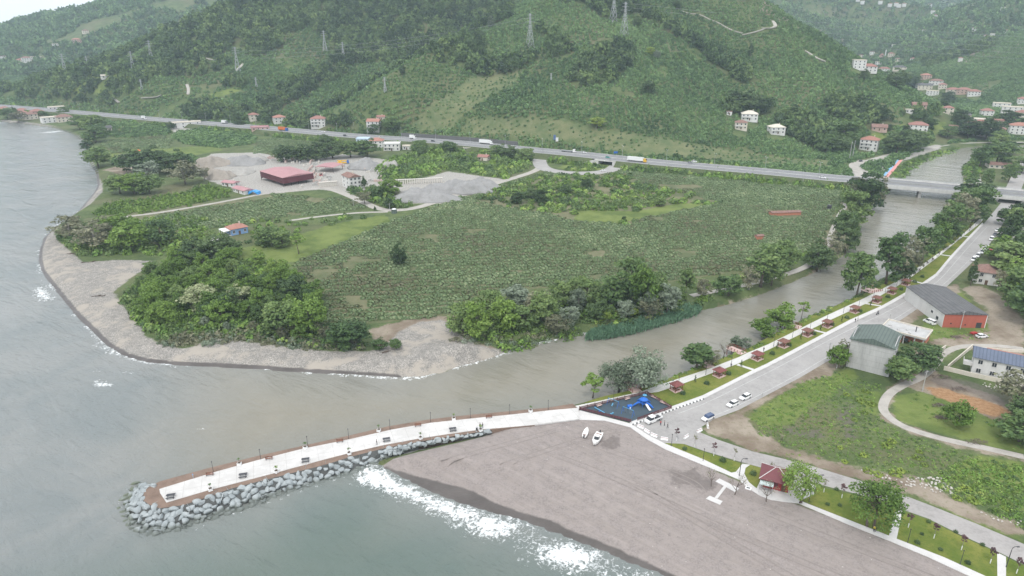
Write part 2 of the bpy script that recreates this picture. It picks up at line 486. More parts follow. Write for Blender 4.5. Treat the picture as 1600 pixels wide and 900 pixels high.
COAST_IN = [(812,541),(790,546),(762,545),(735,533),(715,520),(706,505),(690,500),(655,503),(620,520),(600,545),(575,549),(500,548),(440,540),(380,533),(330,528),(290,545),(255,540),(225,522),(208,495),(190,475),(178,456),(200,437),(245,408),(185,406),(130,410),(110,392),(90,376),(84,362),(96,348),(118,334),(142,318),(160,300),(160,288),(150,268),(146,250),(141,232),(128,212),(85,196),(40,190),(0,186)]
Z_SAND = [(762,676),(770,670),(832,664),(900,655),(945,657),(985,667),(1010,685),(1100,727),(1165,757),(1187,773),(1240,786),(1325,819),(1450,870),(1520,902),(1750,1000),(1750,1150),(1500,1070),(1300,1000),(1065,912),(900,845),(740,788),(592,733),(575,725),(635,705),(700,690)]
M_SAND = [Z_SAND]
M_PEB = [COAST_A[:-3] + COAST_IN]
M_DIRT = [[(575,515),(640,498),(712,492),(700,520),(735,535),(790,548),(750,562),(700,570),(600,560)],
 [(1392,598),(1440,590),(1480,592),(1560,620),(1590,645),(1560,660),(1490,625),(1440,612)],
 [(1096,672),(1112,655),(1160,642),(1172,668),(1215,690),(1228,700),(1180,706),(1125,684)],
 [(1096,669),(1120,655),(1160,637),(1250,588),(1330,540),(1400,503),(1440,477),(1480,448),(1500,440),(1500,455),(1470,470),(1430,500),(1395,520),(1330,565),(1290,590),(1250,600),(1165,645),(1110,668)],
 [(1125,686),(1200,706),(1300,738),(1420,772),(1500,805),(1600,845),(1600,825),(1480,772),(1440,750),(1330,728),(1230,700)],
 [(1440,540),(1480,540),(1560,552),(1600,560),(1600,500),(1560,460),(1530,445),(1500,450),(1540,480),(1548,515),(1470,530)],
 [(1430,545),(1490,548),(1460,570),(1475,600),(1440,605),(1420,600),(1400,612),(1385,640),(1400,658),(1440,672),(1500,690),(1600,715),(1600,722),(1490,698),(1420,676),(1380,655),(1372,635),(1390,605),(1440,570)],
 [(1285,395),(1320,318),(1328,320),(1300,385)],
 [(1088,485),(1130,470),(1200,450),(1262,425),(1285,408),(1290,425),(1240,440),(1165,470),(1110,490)],
 [(160,265),(230,250),(262,248),(262,262),(200,275)],[(215,215),(255,212),(258,222),(215,225)],
 [(1480,85),(1540,70),(1600,62),(1600,75),(1500,98)],[(1185,20),(1260,40),(1300,50),(1250,48)]]
M_GRASS = [[(250,405),(330,395),(390,385),(450,372),(520,350),(600,335),(612,345),(540,375),(465,408),(400,415),(330,412)],
 [(895,345),(905,328),(990,330),(1060,318),(1115,318),(1020,338),(960,350)],
 [(870,262),(905,252),(970,256),(980,262),(900,268)],
 [(60,127),(140,112),(232,110),(172,146),(100,146)],
 [(1165,650),(1250,596),(1330,575),(1345,585),(1280,625),(1240,660),(1200,668)],[(1330,610),(1380,612),(1372,650),(1350,640)],[(1480,735),(1530,712),(1600,722),(1600,800),(1520,770)],[(1420,770),(1480,785),(1600,835),(1600,850),(1500,808)],
 [(1395,620),(1440,612),(1520,640),(1600,680),(1600,710),(1480,680),(1400,655)],
 [(1350,225),(1395,222),(1470,210),(1480,190),(1370,200)],
 [(165,230),(250,232),(330,228),(350,235),(250,250),(170,250)],
 [(200,262),(240,255),(250,262),(215,272)],
 [(1450,440),(1500,455),(1560,520),(1500,545),(1440,530)],
 [(320,150),(385,133),(380,140),(335,155)]]
M_YARD = [[(300,262),(330,240),(400,238),(480,252),(540,240),(640,255),(600,275),(620,292),(545,300),(500,296),(400,305),(350,290),(320,280)],
 [(620,290),(700,268),(790,280),(700,318),(640,318)],
 [(1335,290),(1330,262),(1350,250),(1385,262),(1390,280)],[(1480,285),(1530,275),(1540,295),(1500,295)],
 [(265,200),(330,192),(345,205),(275,210)],
 [(1540,370),(1585,350),(1600,340),(1600,395),(1570,380)],
 [(1340,262),(1400,240),(1470,225),(1470,232),(1400,255),(1385,275)]]
M_SOIL = [[(460,412),(530,382),(610,348),(720,308),(780,290),(860,268),(980,266),(1100,275),(1200,283),(1330,300),(1318,322),(1285,385),(1170,420),(1060,440),(950,447),(800,452),(740,462),(705,492),(640,500),(560,507),(490,502),(478,460)],
 [(130,342),(330,315),(420,302),(560,315),(570,325),(430,340),(300,362),(130,362)]]
M_PALE = [[(640,200),(700,150),(760,110),(825,72),(832,85),(800,135),(745,165),(705,200),(660,205)],[(735,185),(1000,212),(1300,250),(1300,262),(1000,240),(860,220),(720,205)],
 [(350,152),(385,134),(360,142),(320,152)],[(1290,62),(1380,75),(1330,60)]]
M_ORANGE = [[(1446,603),(1470,606),(1520,620),(1578,640),(1582,652),(1550,650),(1500,632),(1460,618)]]
M_DEBRIS = [[(1450,590),(1480,588),(1530,600),(1580,620),(1580,638),(1520,616),(1470,602)],[(1230,668),(1280,672),(1282,684),(1235,680)],[(1310,640),(1330,632),(1335,690),(1318,685)],[(1120,700),(1165,705),(1163,712),(1118,706)],[(940,690),(965,680),(968,700),(945,706)],[(1048,738),(1090,728),(1098,752),(1060,758)],[(1080,745),(1118,755),(1110,768),(1080,760)]]
M_WET = [[(575,722),(600,720),(650,735),(675,742),(712,752),(740,760),(770,775),(812,791),(862,804),(887,817),(960,845),(1075,897),(1300,985),(1300,1015),(1065,930),(900,865),(740,812),(580,745)]]
def mask(polys, soft, hill=False):
    out = np.zeros(gx.shape)
    for pl in polys:
        w = HXY(pl) if hill or min(p[1] for p in pl) < 215 else XY(pl)
        lo, hi = w.min(0) - soft * 2, w.max(0) + soft * 2
        k = np.where((gx > lo[0]) & (gx < hi[0]) & (gy > lo[1]) & (gy < hi[1]))[0]
        if len(k) == 0: continue
        out[k] = np.maximum(out[k], np.clip(sdist(gx[k], gy[k], w) / soft * 0.5 + 0.5, 0, 1))
    return out
wet = mask(M_WET, 2.0)
_sdA = np.full(gx.shape, 99.0)
k = np.where((gx < 150) & (gx > -900) & (gy > 200) & (gy < 1100))[0]
_sdA[k] = dist_line(gx[k], gy[k], XY(COAST_A[:-9], 0), False)
wet = np.maximum(wet, np.clip(1.1 - _sdA / 3.0, 0, 1))
set_mask(gme, 'cover_a', [mask(M_SAND, 1.5), mask(M_PEB, 3), mask(M_DIRT, 4), mask(M_GRASS, 4)])
set_mask(gme, 'cover_c', [mask(M_ORANGE, 4), mask(M_DEBRIS, 4), 0, 0])
set_mask(gme, 'cover_b', [mask(M_YARD, 5), wet, mask(M_SOIL, 4), mask(M_PALE, 10, True)])

m, n, l, b = new_mat('ground')
pos = nd(n, 'ShaderNodeNewGeometry').outputs['Position']
sa = nd(n, 'ShaderNodeSeparateColor'); aa = nd(n, 'ShaderNodeAttribute', attribute_name='cover_a'); l.new(aa.outputs['Color'], sa.inputs[0])
sb = nd(n, 'ShaderNodeSeparateColor'); ab = nd(n, 'ShaderNodeAttribute', attribute_name='cover_b'); l.new(ab.outputs['Color'], sb.inputs[0])
n_e = noise(n, l, pos, 0.22, 6, 0.68)
n_b = noise(n, l, pos, 0.018, 4, 0.6)
n_m = noise(n, l, pos, 0.075, 5, 0.65)
n_f = noise(n, l, pos, 0.9, 4, 0.7)
n_g = noise(n, l, pos, 2.4, 3, 0.6)
n_k = noise(n, l, pos, 0.42, 5, 0.7)
x_m = mrange(n, l, n_m, 0.34, 0.66); x_f = mrange(n, l, n_f, 0.34, 0.66); x_g = mrange(n, l, n_g, 0.33, 0.67); x_k = mrange(n, l, n_k, 0.34, 0.66)
def edge(v, amt=0.7):
    return mrange(n, l, mth(n, l, 'ADD', v, mth(n, l, 'MULTIPLY', mth(n, l, 'SUBTRACT', n_e, 0.5), amt)), 0.40, 0.60)
base = mix(n, l, x_m, (0.060, 0.090, 0.032), (0.115, 0.150, 0.055))
base = mix(n, l, mrange(n, l, n_b, 0.45, 0.7), base, (0.13, 0.13, 0.065))
base = mix(n, l, mrange(n, l, n_f, 0.5, 0.75), base, (0.035, 0.055, 0.018))
pale = mix(n, l, x_m, (0.085, 0.12, 0.048), (0.165, 0.17, 0.085))
pale = mix(n, l, mrange(n, l, n_f, 0.5, 0.7), pale, (0.08, 0.12, 0.035))
c = mix(n, l, edge(sb.outputs[2] and ab.outputs['Alpha'], 0.8), base, pale)
soil = mix(n, l, x_m, (0.095, 0.115, 0.052), (0.175, 0.165, 0.095))
c = mix(n, l, edge(sb.outputs[2]), c, soil)
gr = mix(n, l, x_m, (0.085, 0.125, 0.030), (0.16, 0.20, 0.055))
gr = mix(n, l, mrange(n, l, n_f, 0.55, 0.8), gr, (0.16, 0.155, 0.075))
c = mix(n, l, edge(aa.outputs['Alpha'], 0.9), c, gr)
yard = mix(n, l, x_f, (0.25, 0.235, 0.21), (0.43, 0.41, 0.38))
c = mix(n, l, edge(sb.outputs[0], 0.8), c, yard)
dirt = mix(n, l, x_m, (0.17, 0.13, 0.095), (0.31, 0.265, 0.21))
dirt = mix(n, l, mrange(n, l, n_f, 0.52, 0.72), dirt, (0.17, 0.16, 0.085))
c = mix(n, l, edge(sa.outputs[2], 1.0), c, dirt)
peb = mix(n, l, x_g, (0.18, 0.168, 0.15), (0.43, 0.40, 0.36))
peb = mix(n, l, mth(n, l, 'MULTIPLY', x_k, .55), peb, (0.15, 0.145, 0.135))
peb = mix(n, l, mrange(n, l, n_m, 0.50, 0.62), peb, (0.35, 0.315, 0.27))
c = mix(n, l, edge(sa.outputs[1], 0.7), c, peb)
ac = nd(n, 'ShaderNodeAttribute', attribute_name='cover_c'); s_c = nd(n, 'ShaderNodeSeparateColor'); l.new(ac.outputs['Color'], s_c.inputs[0])
c = mix(n, l, edge(s_c.outputs[0], 0.9), c, mix(n, l, x_f, (0.26, 0.145, 0.07), (0.36, 0.22, 0.12)))
# sand of the near beach with long wheel and rake marks
mp = nd(n, 'ShaderNodeMapping'); l.new(pos, mp.inputs['Vector']); mp.vector_type = 'TEXTURE'; mp.inputs['Rotation'].default_value = (0, 0, R(-40)); mp.inputs['Scale'].default_value = (30, 1.5, 1)
n_s = noise(n, l, mp.outputs[0], 1.0, 5, 0.7, 0.3)
sand = mix(n, l, mrange(n, l, n_s, .3, .7), (0.250, 0.218, 0.198), (0.315, 0.276, 0.256))
sand = mix(n, l, mth(n, l, 'MULTIPLY', x_k, .6), sand, mix(n, l, x_g, (0.15, 0.13, 0.122), (0.27, 0.24, 0.23)))
sand = mix(n, l, mrange(n, l, n_m, 0.45, 0.75), sand, (0.292, 0.255, 0.236))
sand = mix(n, l, mth(n, l, 'MULTIPLY', mrange(n, l, mth(n, l, 'MULTIPLY', n_f, n_m), 0.31, 0.42), 0.55), sand, (0.12, 0.105, 0.10))
c = mix(n, l, edge(sa.outputs[0], 0.35), c, sand)
c = mix(n, l, mth(n, l, 'MULTIPLY', edge(s_c.outputs[1], 1.3), .6), c, mix(n, l, x_f, (0.085, 0.072, 0.066), (0.15, 0.13, 0.12)))
wetm = edge(sb.outputs[1], 0.4)
c = mix(n, l, wetm, c, mix(n, l, x_m, (0.080, 0.070, 0.064), (0.115, 0.102, 0.094)))
l.new(c, b.inputs['Base Color'])
l.new(mrange(n, l, wetm, 0, 1, 0.95, 0.42, False), b.inputs['Roughness'])
b.inputs['Specular IOR Level'].default_value = 0.25
hgt = mth(n, l, 'ADD', mth(n, l, 'MULTIPLY', n_f, 0.6), mth(n, l, 'ADD', mth(n, l, 'MULTIPLY', n_g, 0.25), mth(n, l, 'MULTIPLY', n_e, 0.8)))
bump(n, l, b, hgt, 0.5, 0.5)
gme.materials.append(m)
struct(link_mesh('ground', gme))

# ---------------------------------------------------------------- water
FOAM = [([(574,722),(602,735),(626,752),(660,768),(695,782),(745,798),(790,812),(840,827),(900,851),(960,875),(1020,899),(1070,918),(1110,938),(1070,968),(1000,940),(940,916),(880,892),(820,866),(760,840),(715,820),(690,808),(655,792),(620,777),(575,761),(552,752),(560,738)], 6),
 ([(725,772),(760,782),(800,797),(830,808),(850,815),(830,815),(790,802),(750,788)], 1.5),
 ([(44,455),(60,444),(72,444),(84,455),(95,467),(85,472),(60,472),(46,466)], 5),
 ([(143,540),(150,533),(165,540),(190,556),(208,563),(190,563),(160,552)], 3),
 ([(140,594),(155,592),(178,598),(188,603),(165,606),(148,606)], 2.5),([(142,577),(162,578),(160,583),(145,582)], 2),([(186,580),(222,580),(215,585),(190,584)], 2),([(235,568),(300,571),(298,575),(240,572)], 2),
 ([(52,425),(62,418),(68,440),(60,440)], 4),([(148,515),(160,520),(158,530),(150,525)], 3),([(40,195),(100,205),(130,222),(130,228),(95,212),(40,200)], 3),
 ([(180,785),(192,765),(215,757),(190,790),(185,815),(200,832),(235,838),(280,832),(340,808),(400,790),(455,772),(540,742),(552,745),(500,760),(440,782),(380,800),(330,815),(280,842),(230,846),(190,838),(178,812)], 2.6),
 ([(306,670),(330,667),(331,671),(306,674)], 1.0)]
_wx = np.concatenate([-grow(230, 6500, 3, 1.09)[::-1][:-1], np.arange(-230, 130, 1.2), grow(130, 6500, 3, 1.09)])
_wy = np.concatenate([np.array([-500., -100, 0, 60, 90, 110, 120, 130]), np.arange(134, 335, 1.2), grow(335, 5200, 3, 1.06)])
def wz(x, y):
    near = sm((400 - np.hypot(x + 60, y - 200)) / 250.)
    return near * (0.16 * np.sin((x * 0.62 + y * 0.78) / 6.2 + 2.2 * fbm(x / 45., y / 45., 2)) + 0.1 * np.sin((x * 0.8 + y * 0.3) / 3.1 + 3 * fbm(x / 30., y / 30. + 9, 2))) * 0.6
wme, wx_, wy_, _ = grid_mesh('water', _wx, _wy, lambda x, y: wz(x, y) * np.clip(np.minimum(np.where(in_poly(x, y, LAND_A), 0, dist_line(x, y, LAND_A)), np.where(in_poly(x, y, LAND_B), 0, dist_line(x, y, LAND_B))) / 12., 0, 1))
fo = np.zeros(wx_.shape)
for pl, soft in FOAM:
    w = XY(pl, 0)
    lo, hi = w.min(0) - 12, w.max(0) + 12
    k = np.where((wx_ > lo[0]) & (wx_ < hi[0]) & (wy_ > lo[1]) & (wy_ < hi[1]))[0]
    gain = 1.0 if pl[0] == (574, 722) else (.72 if pl[0] == (180, 785) else .70)
    fo[k] = np.maximum(fo[k], gain * np.clip(sdist(wx_[k], wy_[k], w) / soft * 0.5 + 0.5, 0, 1))
# a broken white edge all along the pebble beach
sA = dist_line(wx_, wy_, XY(COAST_A, 0), False)
fo = np.maximum(fo, np.clip(0.62 - sA / 6.0, 0, 1) * (fbm(wx_ / 14., wy_ / 14., 3) > 0.47))
_co = np.empty(len(wx_) * 3, np.float32); wme.vertices.foreach_get('co', _co); _co = _co.reshape(-1, 3); _co[:, 2] += np.where(wx_ > -62, .42, .15) * fo * (0.6 + 0.8 * fbm(wx_ / 6., wy_ / 6., 3)); wme.vertices.foreach_set('co', _co.ravel()); wme.update()
RIV = XY([(350,580),(600,600),(812,540),(912,520),(1100,480),(1290,420),(1345,340),(1409,275),(1450,240),(1550,222),(2200,205),(2200,235),(1550,240),(1500,320),(1300,490),(1100,580),(890,640),(700,665),(480,705),(330,745),(290,680)], 0)
riv = sm(sdist(wx_, wy_, RIV) / 60. + 0.5)
GREEN = XY([(330,830),(480,770),(560,742),(700,800),(850,850),(1060,930),(900,1100),(0,1100),(-100,950),(100,900)], 0)
grn = sm(sdist(wx_, wy_, GREEN) / 40. + 0.4)
set_mask(wme, 'water_mask', [fo, riv, grn, 0])
m, n, l, b = new_mat('water')
pos = nd(n, 'ShaderNodeNewGeometry').outputs['Position']
at = nd(n, 'ShaderNodeAttribute', attribute_name='water_mask'); sp = nd(n, 'ShaderNodeSeparateColor'); l.new(at.outputs['Color'], sp.inputs[0])
w1 = noise(n, l, pos, 0.03, 4, 0.6, 0.6)
w2 = noise(n, l, pos, 0.12, 4, 0.6, 0.8)
colw = mix(n, l, mrange(n, l, w1, 0.3, 0.7), (0.165, 0.184, 0.180), (0.220, 0.226, 0.214))
colw = mix(n, l, sp.outputs[1], colw, mix(n, l, w2, (0.180, 0.166, 0.124), (0.240, 0.222, 0.174)))
colw = mix(n, l, sp.outputs[2], colw, mix(n, l, w1, (0.085, 0.128, 0.114), (0.128, 0.152, 0.128)))
f1 = noise(n, l, pos, 0.55, 6, 0.72, 1.2)
f2 = noise(n, l, pos, 1.8, 4, 0.7, 0.6)
fn = mth(n, l, 'ADD', mth(n, l, 'MULTIPLY', f1, 0.62), mth(n, l, 'MULTIPLY', f2, 0.38))
foam = mrange(n, l, mth(n, l, 'ADD', sp.outputs[0], mth(n, l, 'MULTIPLY', mth(n, l, 'SUBTRACT', fn, 0.5), 1.9)), 0.47, 0.74)
foam = mth(n, l, 'MULTIPLY', foam, mrange(n, l, sp.outputs[0], 0.02, 0.2))
l.new(mix(n, l, foam, colw, (0.82, 0.84, 0.84)), b.inputs['Base Color'])
l.new(mrange(n, l, foam, 0, 1, 0.09, 0.85, False), b.inputs['Roughness'])
b.inputs['IOR'].default_value = 1.33
mp = nd(n, 'ShaderNodeMapping'); l.new(pos, mp.inputs['Vector']); mp.vector_type = 'TEXTURE'; mp.inputs['Rotation'].default_value = (0, 0, R(-35)); mp.inputs['Scale'].default_value = (2.8, 1.0, 1)
h1 = noise(n, l, mp.outputs[0], 0.42, 4, 0.6, 0.5)
h2 = noise(n, l, mp.outputs[0], 0.11, 3, 0.55, 0.8)
h3 = noise(n, l, pos, 1.6, 3, 0.6)
hh = mth(n, l, 'ADD', mth(n, l, 'MULTIPLY', h1, 1.0), mth(n, l, 'ADD', mth(n, l, 'MULTIPLY', h2, 2.6), mth(n, l, 'MULTIPLY', h3, 0.34)))
hh = mth(n, l, 'ADD', hh, mth(n, l, 'MULTIPLY', foam, 0.35))
bs = mrange(n, l, sp.outputs[1], 0, 1, 0.42, 0.14, False)
bp = nd(n, 'ShaderNodeBump'); bp.inputs['Distance'].default_value = 1.5
l.new(bs, bp.inputs['Strength']); l.new(hh, bp.inputs['Height']); l.new(bp.outputs[0], b.inputs['Normal'])
wme.materials.append(m)
struct(link_mesh('water', wme))

# ---------------------------------------------------------------- air
hm = bpy.data.materials.new('haze'); hm.use_nodes = True
hm.node_tree.nodes.clear()
_ho = hm.node_tree.nodes.new('ShaderNodeOutputMaterial'); _hv = hm.node_tree.nodes.new('ShaderNodeVolumePrincipled')
_hv.inputs['Color'].default_value = (0.71, 0.86, 1.0, 1)
_hv.inputs['Density'].default_value = HAZE_DENSITY
_hv.inputs['Anisotropy'].default_value = 0.1
hm.node_tree.links.new(_hv.outputs[0], _ho.inputs['Volume'])
hz = MB().box(-6700, 6700, -700, 5400, -8, 700).build('haze', hm)
hz['kind'] = 'stuff'; hz['label'] = 'pale even haze over the bay and the hills'

# ---------------------------------------------------------------- roads, paths, lawns
CONC = mat('concrete_paving', (0.47, 0.455, 0.44), 0.85, 0.12, 0.5, world_space=True)
CONC2 = mat('pale_paving', (0.56, 0.545, 0.53), 0.85, 0.10, 0.4, world_space=True)
ASPH = mat('worn_asphalt', (0.335, 0.322, 0.31), 0.9, 0.17, 0.12, world_space=True)
ASPH2 = mat('dusty_road', (0.33, 0.312, 0.298), 0.9, 0.2, 0.14, world_space=True)
HWYM = mat('highway_asphalt', (0.20, 0.20, 0.202), 0.9, 0.14, 0.1, world_space=True)
DUST = mat('dirt_track', (0.38, 0.355, 0.32), 0.95, 0.2, 0.3, world_space=True)
WHITE_LINE = mat('white_road_paint', (0.50, 0.50, 0.49), 0.8, 0.3, 0.6, world_space=True)
LAWN, n, l, b = new_mat('mown_grass')
pos = nd(n, 'ShaderNodeNewGeometry').outputs['Position']
a1 = noise(n, l, pos, 0.11, 5, 0.7); a2 = noise(n, l, pos, 1.4, 4, 0.7)
c = mix(n, l, mrange(n, l, a1, 0.35, 0.68), (0.105, 0.145, 0.028), (0.20, 0.205, 0.052))
c = mix(n, l, mth(n, l, 'MULTIPLY', mrange(n, l, a2, 0.48, 0.75), 0.6), c, (0.055, 0.095, 0.018))
l.new(c, b.inputs['Base Color']); b.inputs['Roughness'].default_value = 0.9; b.inputs['Specular IOR Level'].default_value = 0.1
bump(n, l, b, a2, 0.5, 0.15)

def sheet(name, pts, top, m, thick=0.35, kind='structure'):
    w = [tuple(p) for p in XY(pts, ZG + top)]
    o = MB().prism(w, ZG - thick, ZG + top).build(name, m)
    if kind: o['kind'] = kind
    return o
def ribbon(pts, width, zf):
    """world polyline (N,2) -> strip vertices left/right"""
    p = np.array(pts, float); d = np.gradient(p, axis=0); d /= np.linalg.norm(d, axis=1)[:, None] + 1e-9
    nrm = np.stack([-d[:, 1], d[:, 0]], -1)
    w = np.broadcast_to(width, (len(p),))[:, None] / 2
    return p + nrm * w, p - nrm * w
def resample(p, step):
    p = np.array(p, float); s = np.r_[0, np.cumsum(np.linalg.norm(np.diff(p, axis=0), axis=1))]
    t = np.linspace(0, s[-1], max(2, int(s[-1] / step)))
    return np.stack([np.interp(t, s, p[:, 0]), np.interp(t, s, p[:, 1])], -1)
def smooth_line(p, it=2):
    p = np.array(p, float)
    for _ in range(it):
        q = 0.75 * p[:-1] + 0.25 * p[1:]; r = 0.25 * p[:-1] + 0.75 * p[1:]
        p = np.concatenate([p[:1], np.stack([q, r], 1).reshape(-1, 2), p[-1:]])
    return p
def strip(name, line, width, z, m, thick=0.3, drape=0.0):
    L, Rr = ribbon(line, width, None)
    if drape:
        zl, zr = T(L[:, 0], L[:, 1]) + drape, T(Rr[:, 0], Rr[:, 1]) + drape
        zl = zr = np.maximum(zl, zr)
    else:
        zl = zr = np.full(len(L), z)
    secs = [[(*L[i], zl[i] - thick), (*L[i], zl[i]), (*Rr[i], zr[i]), (*Rr[i], zr[i] - thick)] for i in range(len(L))]
    return struct(MB().loft(secs).build(name, m))

# beach road and river road
R_LEFT = [(986,664),(1050,640),(1100,622.5),(1177,583),(1200,573),(1332,503),(1380,482),(1442,446),(1465,431),(1487,403),(1515,373),(1537,350),(1560,322),(1568,312),(1580,300)]
R_RIGHT = [(1096,667),(1115,655),(1155,640),(1250,590),(1287,568),(1360,525),(1400,505),(1440,478),(1477,450),(1512,417),(1542,387),(1560,362),(1572,340),(1582,322),(1588,312),(1600,300)]
B_UP = [(1095,676),(1122,687),(1175,705),(1250,723),(1275,730),(1350,753),(1405,771),(1450,788),(1525,818),(1600,850),(1750,915)]
B_LOW = [(1036,691),(1067,693),(1100,704.5),(1160,722.5),(1197,732.5),(1240,745),(1300,762),(1340,772),(1390,785),(1410,796),(1450,810),(1500,835),(1559,862),(1600,882),(1750,955)]
sheet('river_road', R_LEFT + R_RIGHT[::-1] + [(1095,676),(1065,696),(1036,692),(1012,679)], 0.02, ASPH)
sheet('beach_road', [(1085,664)] + B_UP + B_LOW[::-1] + [(1030,680)], 0.012, ASPH2)
# painted edge lines of the river road
for nm, off in (('road_line', 0.0),):
    e = smooth_line(XY([(1060,646),(1108,628),(1183,590),(1206,579),(1338,509),(1386,488),(1448,452),(1470,436),(1493,409),(1520,378),(1542,355)], ZG + 0.03), 1)
    strip('road_marking', e, 0.16, ZG + 0.028, WHITE_LINE, 0.02)
    e = smooth_line(XY([(1112,651),(1150,636),(1246,586),(1283,563),(1356,520),(1396,500),(1436,474),(1473,446),(1508,413),(1538,383)], ZG + 0.03), 1)
    strip('road_marking', e, 0.15, ZG + 0.028, WHITE_LINE, 0.02)
# pavement between road and lawns
PAVE_OUT = R_LEFT[:12]
PAVE_IN = [(984,659.5),(1049,635),(1098,617.5),(1174,579),(1197,568.5),(1329,499),(1377,478),(1440,442.5),(1462,427.5),(1485,400),(1513,370),(1535,347.5)]
sheet('pavement', PAVE_OUT + PAVE_IN[::-1], 0.14, CONC2)
# kerb as a step of its own with dark joints
KM, n, l, b = new_mat('striped_kerb')
pos = nd(n, 'ShaderNodeTexCoord').outputs['Object']
wv = nd(n, 'ShaderNodeTexWave'); wv.inputs['Scale'].default_value = 0.26; l.new(pos, wv.inputs['Vector'])
l.new(mix(n, l, mrange(n, l, wv.outputs[1], 0.45, 0.55), (0.12, 0.12, 0.12), (0.72, 0.72, 0.70)), b.inputs['Base Color']); b.inputs['Roughness'].default_value = 0.8
kl = smooth_line(XY(R_LEFT[:3], ZG + .2), 1); strip('striped_kerb', kl, 0.5, ZG + 0.19, KM, 0.3)
kl = smooth_line(XY(R_LEFT[2:12], ZG + .2), 1); strip('kerb', kl, 0.3, ZG + 0.19, CONC, 0.3)
# promenade: concrete walk along the river
PR_L = [(897,634.5),(940,625.5),(989,614.6),(1000,612.5),(1025,603),(1105,577),(1154,558),(1167,551.5),(1200,538),(1287,495),(1350,466),(1410,435),(1450,407),(1490,379),(1522,350),(1534,339)]
PR_R = [(904,639.5),(960,626),(1010,614.6),(1029,612),(1068,599),(1115,582),(1151,569),(1200,546.5),(1297,500),(1360,471),(1417,438),(1470,398),(1495,377),(1530,350),(1538,341)]
PRM, n, l, b = new_mat('promenade_slabs')
pos = nd(n, 'ShaderNodeNewGeometry').outputs['Position']
mp = nd(n, 'ShaderNodeMapping'); l.new(pos, mp.inputs['Vector']); mp.inputs['Rotation'].default_value = (0, 0, R(-48))
wv = nd(n, 'ShaderNodeTexWave'); wv.inputs['Scale'].default_value = 0.32; l.new(mp.outputs[0], wv.inputs['Vector']); wv.inputs['Distortion'].default_value = 0.2
a1 = noise(n, l, pos, 0.4, 5, 0.65)
c = mix(n, l, a1, (0.50, 0.49, 0.46), (0.66, 0.645, 0.62))
c = mix(n, l, mth(n, l, 'MULTIPLY', mrange(n, l, wv.outputs[1], 0.75, 0.95), 0.45), c, (0.30, 0.29, 0.27))
l.new(c, b.inputs['Base Color']); b.inputs['Roughness'].default_value = 0.85
sheet('promenade_path', PR_L + PR_R[::-1], 0.12, PRM)
# lawns between promenade and pavement
seg = lambda a, b, t: (a[0] + (b[0] - a[0]) * t, a[1] + (b[1] - a[1]) * t)
LAWN_TOP = [(1011,614.6)] + PR_R[3:]
LAWN_BOT = [(1050,635.5)] + PAVE_IN[2:]
sheet('lawn', LAWN_TOP + LAWN_BOT[::-1], 0.06, LAWN)
for a, c in (((1152,569.5),(1177,577.5)),((1267,514.5),(1291,520.5)),((1352,474),(1377,478)),((1419,437),(1441,442.5)),((1471,398),(1486,400)),((1505.5,369.5),(1514,370))):
    w = XY([a, c], ZG + .1); strip('lawn_path', w, 1.3, ZG + 0.10, CONC2, 0.2)
w = XY([(1011,614.6),(1050,636)], ZG + .1); strip('lawn_path', w, 0.7, ZG + 0.11, CONC2, 0.2)
# beach walk, its plaza and lawns
WALK_LOW = [(770,670.5),(832,664),(900,655.5),(945,657),(985,667.5),(1010,685.5),(1040,702),(1100,727),(1140,743),(1155,749.5),(1168,762),(1187,774),(1205,781),(1231,784.5),(1247,786),(1325,819),(1390,845),(1450,870),(1505,895.5),(1750,1003)]
WALK_UP = [(1750,990),(1540,900),(1475,870.5),(1402,842),(1350,821.5),(1250,782),(1272,772),(1275,759),(1230,741),(1197,733),(1182,763),(1170,753),(1163,740),(1165,731),(1172,726),(1160,724.5),(1150,737),(1143,738.5),(1100,718),(1037,692),(1012,679),(985,661.5),(945,651),(904,640.5),(860,646),(795,652),(770,656)]
sheet('beach_walk', WALK_LOW + WALK_UP, 0.11, CONC2)
sheet('lawn', [(1037,692),(1067,693.5),(1100,705.5),(1160,724.5),(1150,737),(1143,738.5),(1100,718)], 0.06, LAWN)
sheet('lawn', [(1172,726),(1197,733),(1182,763),(1170,753),(1163,740),(1165,731)], 0.06, LAWN)
sheet('lawn', [(1275,759),(1325,771),(1385,786),(1400,795),(1389,838),(1350,821.5),(1252,782),(1272,772)], 0.06, LAWN)
sheet('lawn', [(1410,798),(1450,812),(1500,837),(1558,863),(1558.5,907),(1537,899),(1475,870.5),(1401,842)], 0.06, LAWN)
sheet('lawn', [(1572,870),(1600,884),(1750,958),(1750,990),(1572,912)], 0.06, LAWN)
sheet('lawn_path', [(1400,795),(1410,798),(1401,842),(1389,837)], 0.09, CONC2)
sheet('lawn_path', [(1558,863),(1572,870),(1572,912),(1558.5,907)], 0.09, CONC2)
# I-shaped slab walk lying on the sand
def sheetw(name, w, top, m, thick=.35):
    return struct(MB().prism([tuple(p) for p in w], ZG - thick, ZG + top).build(name, m))
sheet('sand_walk', [(1118,752),(1124,747.5),(1155,763),(1149,769)], 0.07, CONC2)
sheet('sand_walk', [(1103,779),(1109,774.5),(1129,783),(1125,788.5)], 0.07, CONC2)
sheet('sand_walk', [(1132,757.5),(1136.5,759),(1121,779),(1116.5,777.5)], 0.06, CONC2)
# riverside strip of rough grass
sheet('grass_verge', [(910,630),(938,620.5),(1000,606.5),(1025,598.5),(1081,577.5),(1120,563),(1167,546),(1199,527.5),(1255,500),(1300,480),(1350,459),(1410,428),(1450,402),(1488,373),(1520,347)] + PR_L[::-1][1:-1], 0.04, LAWN)

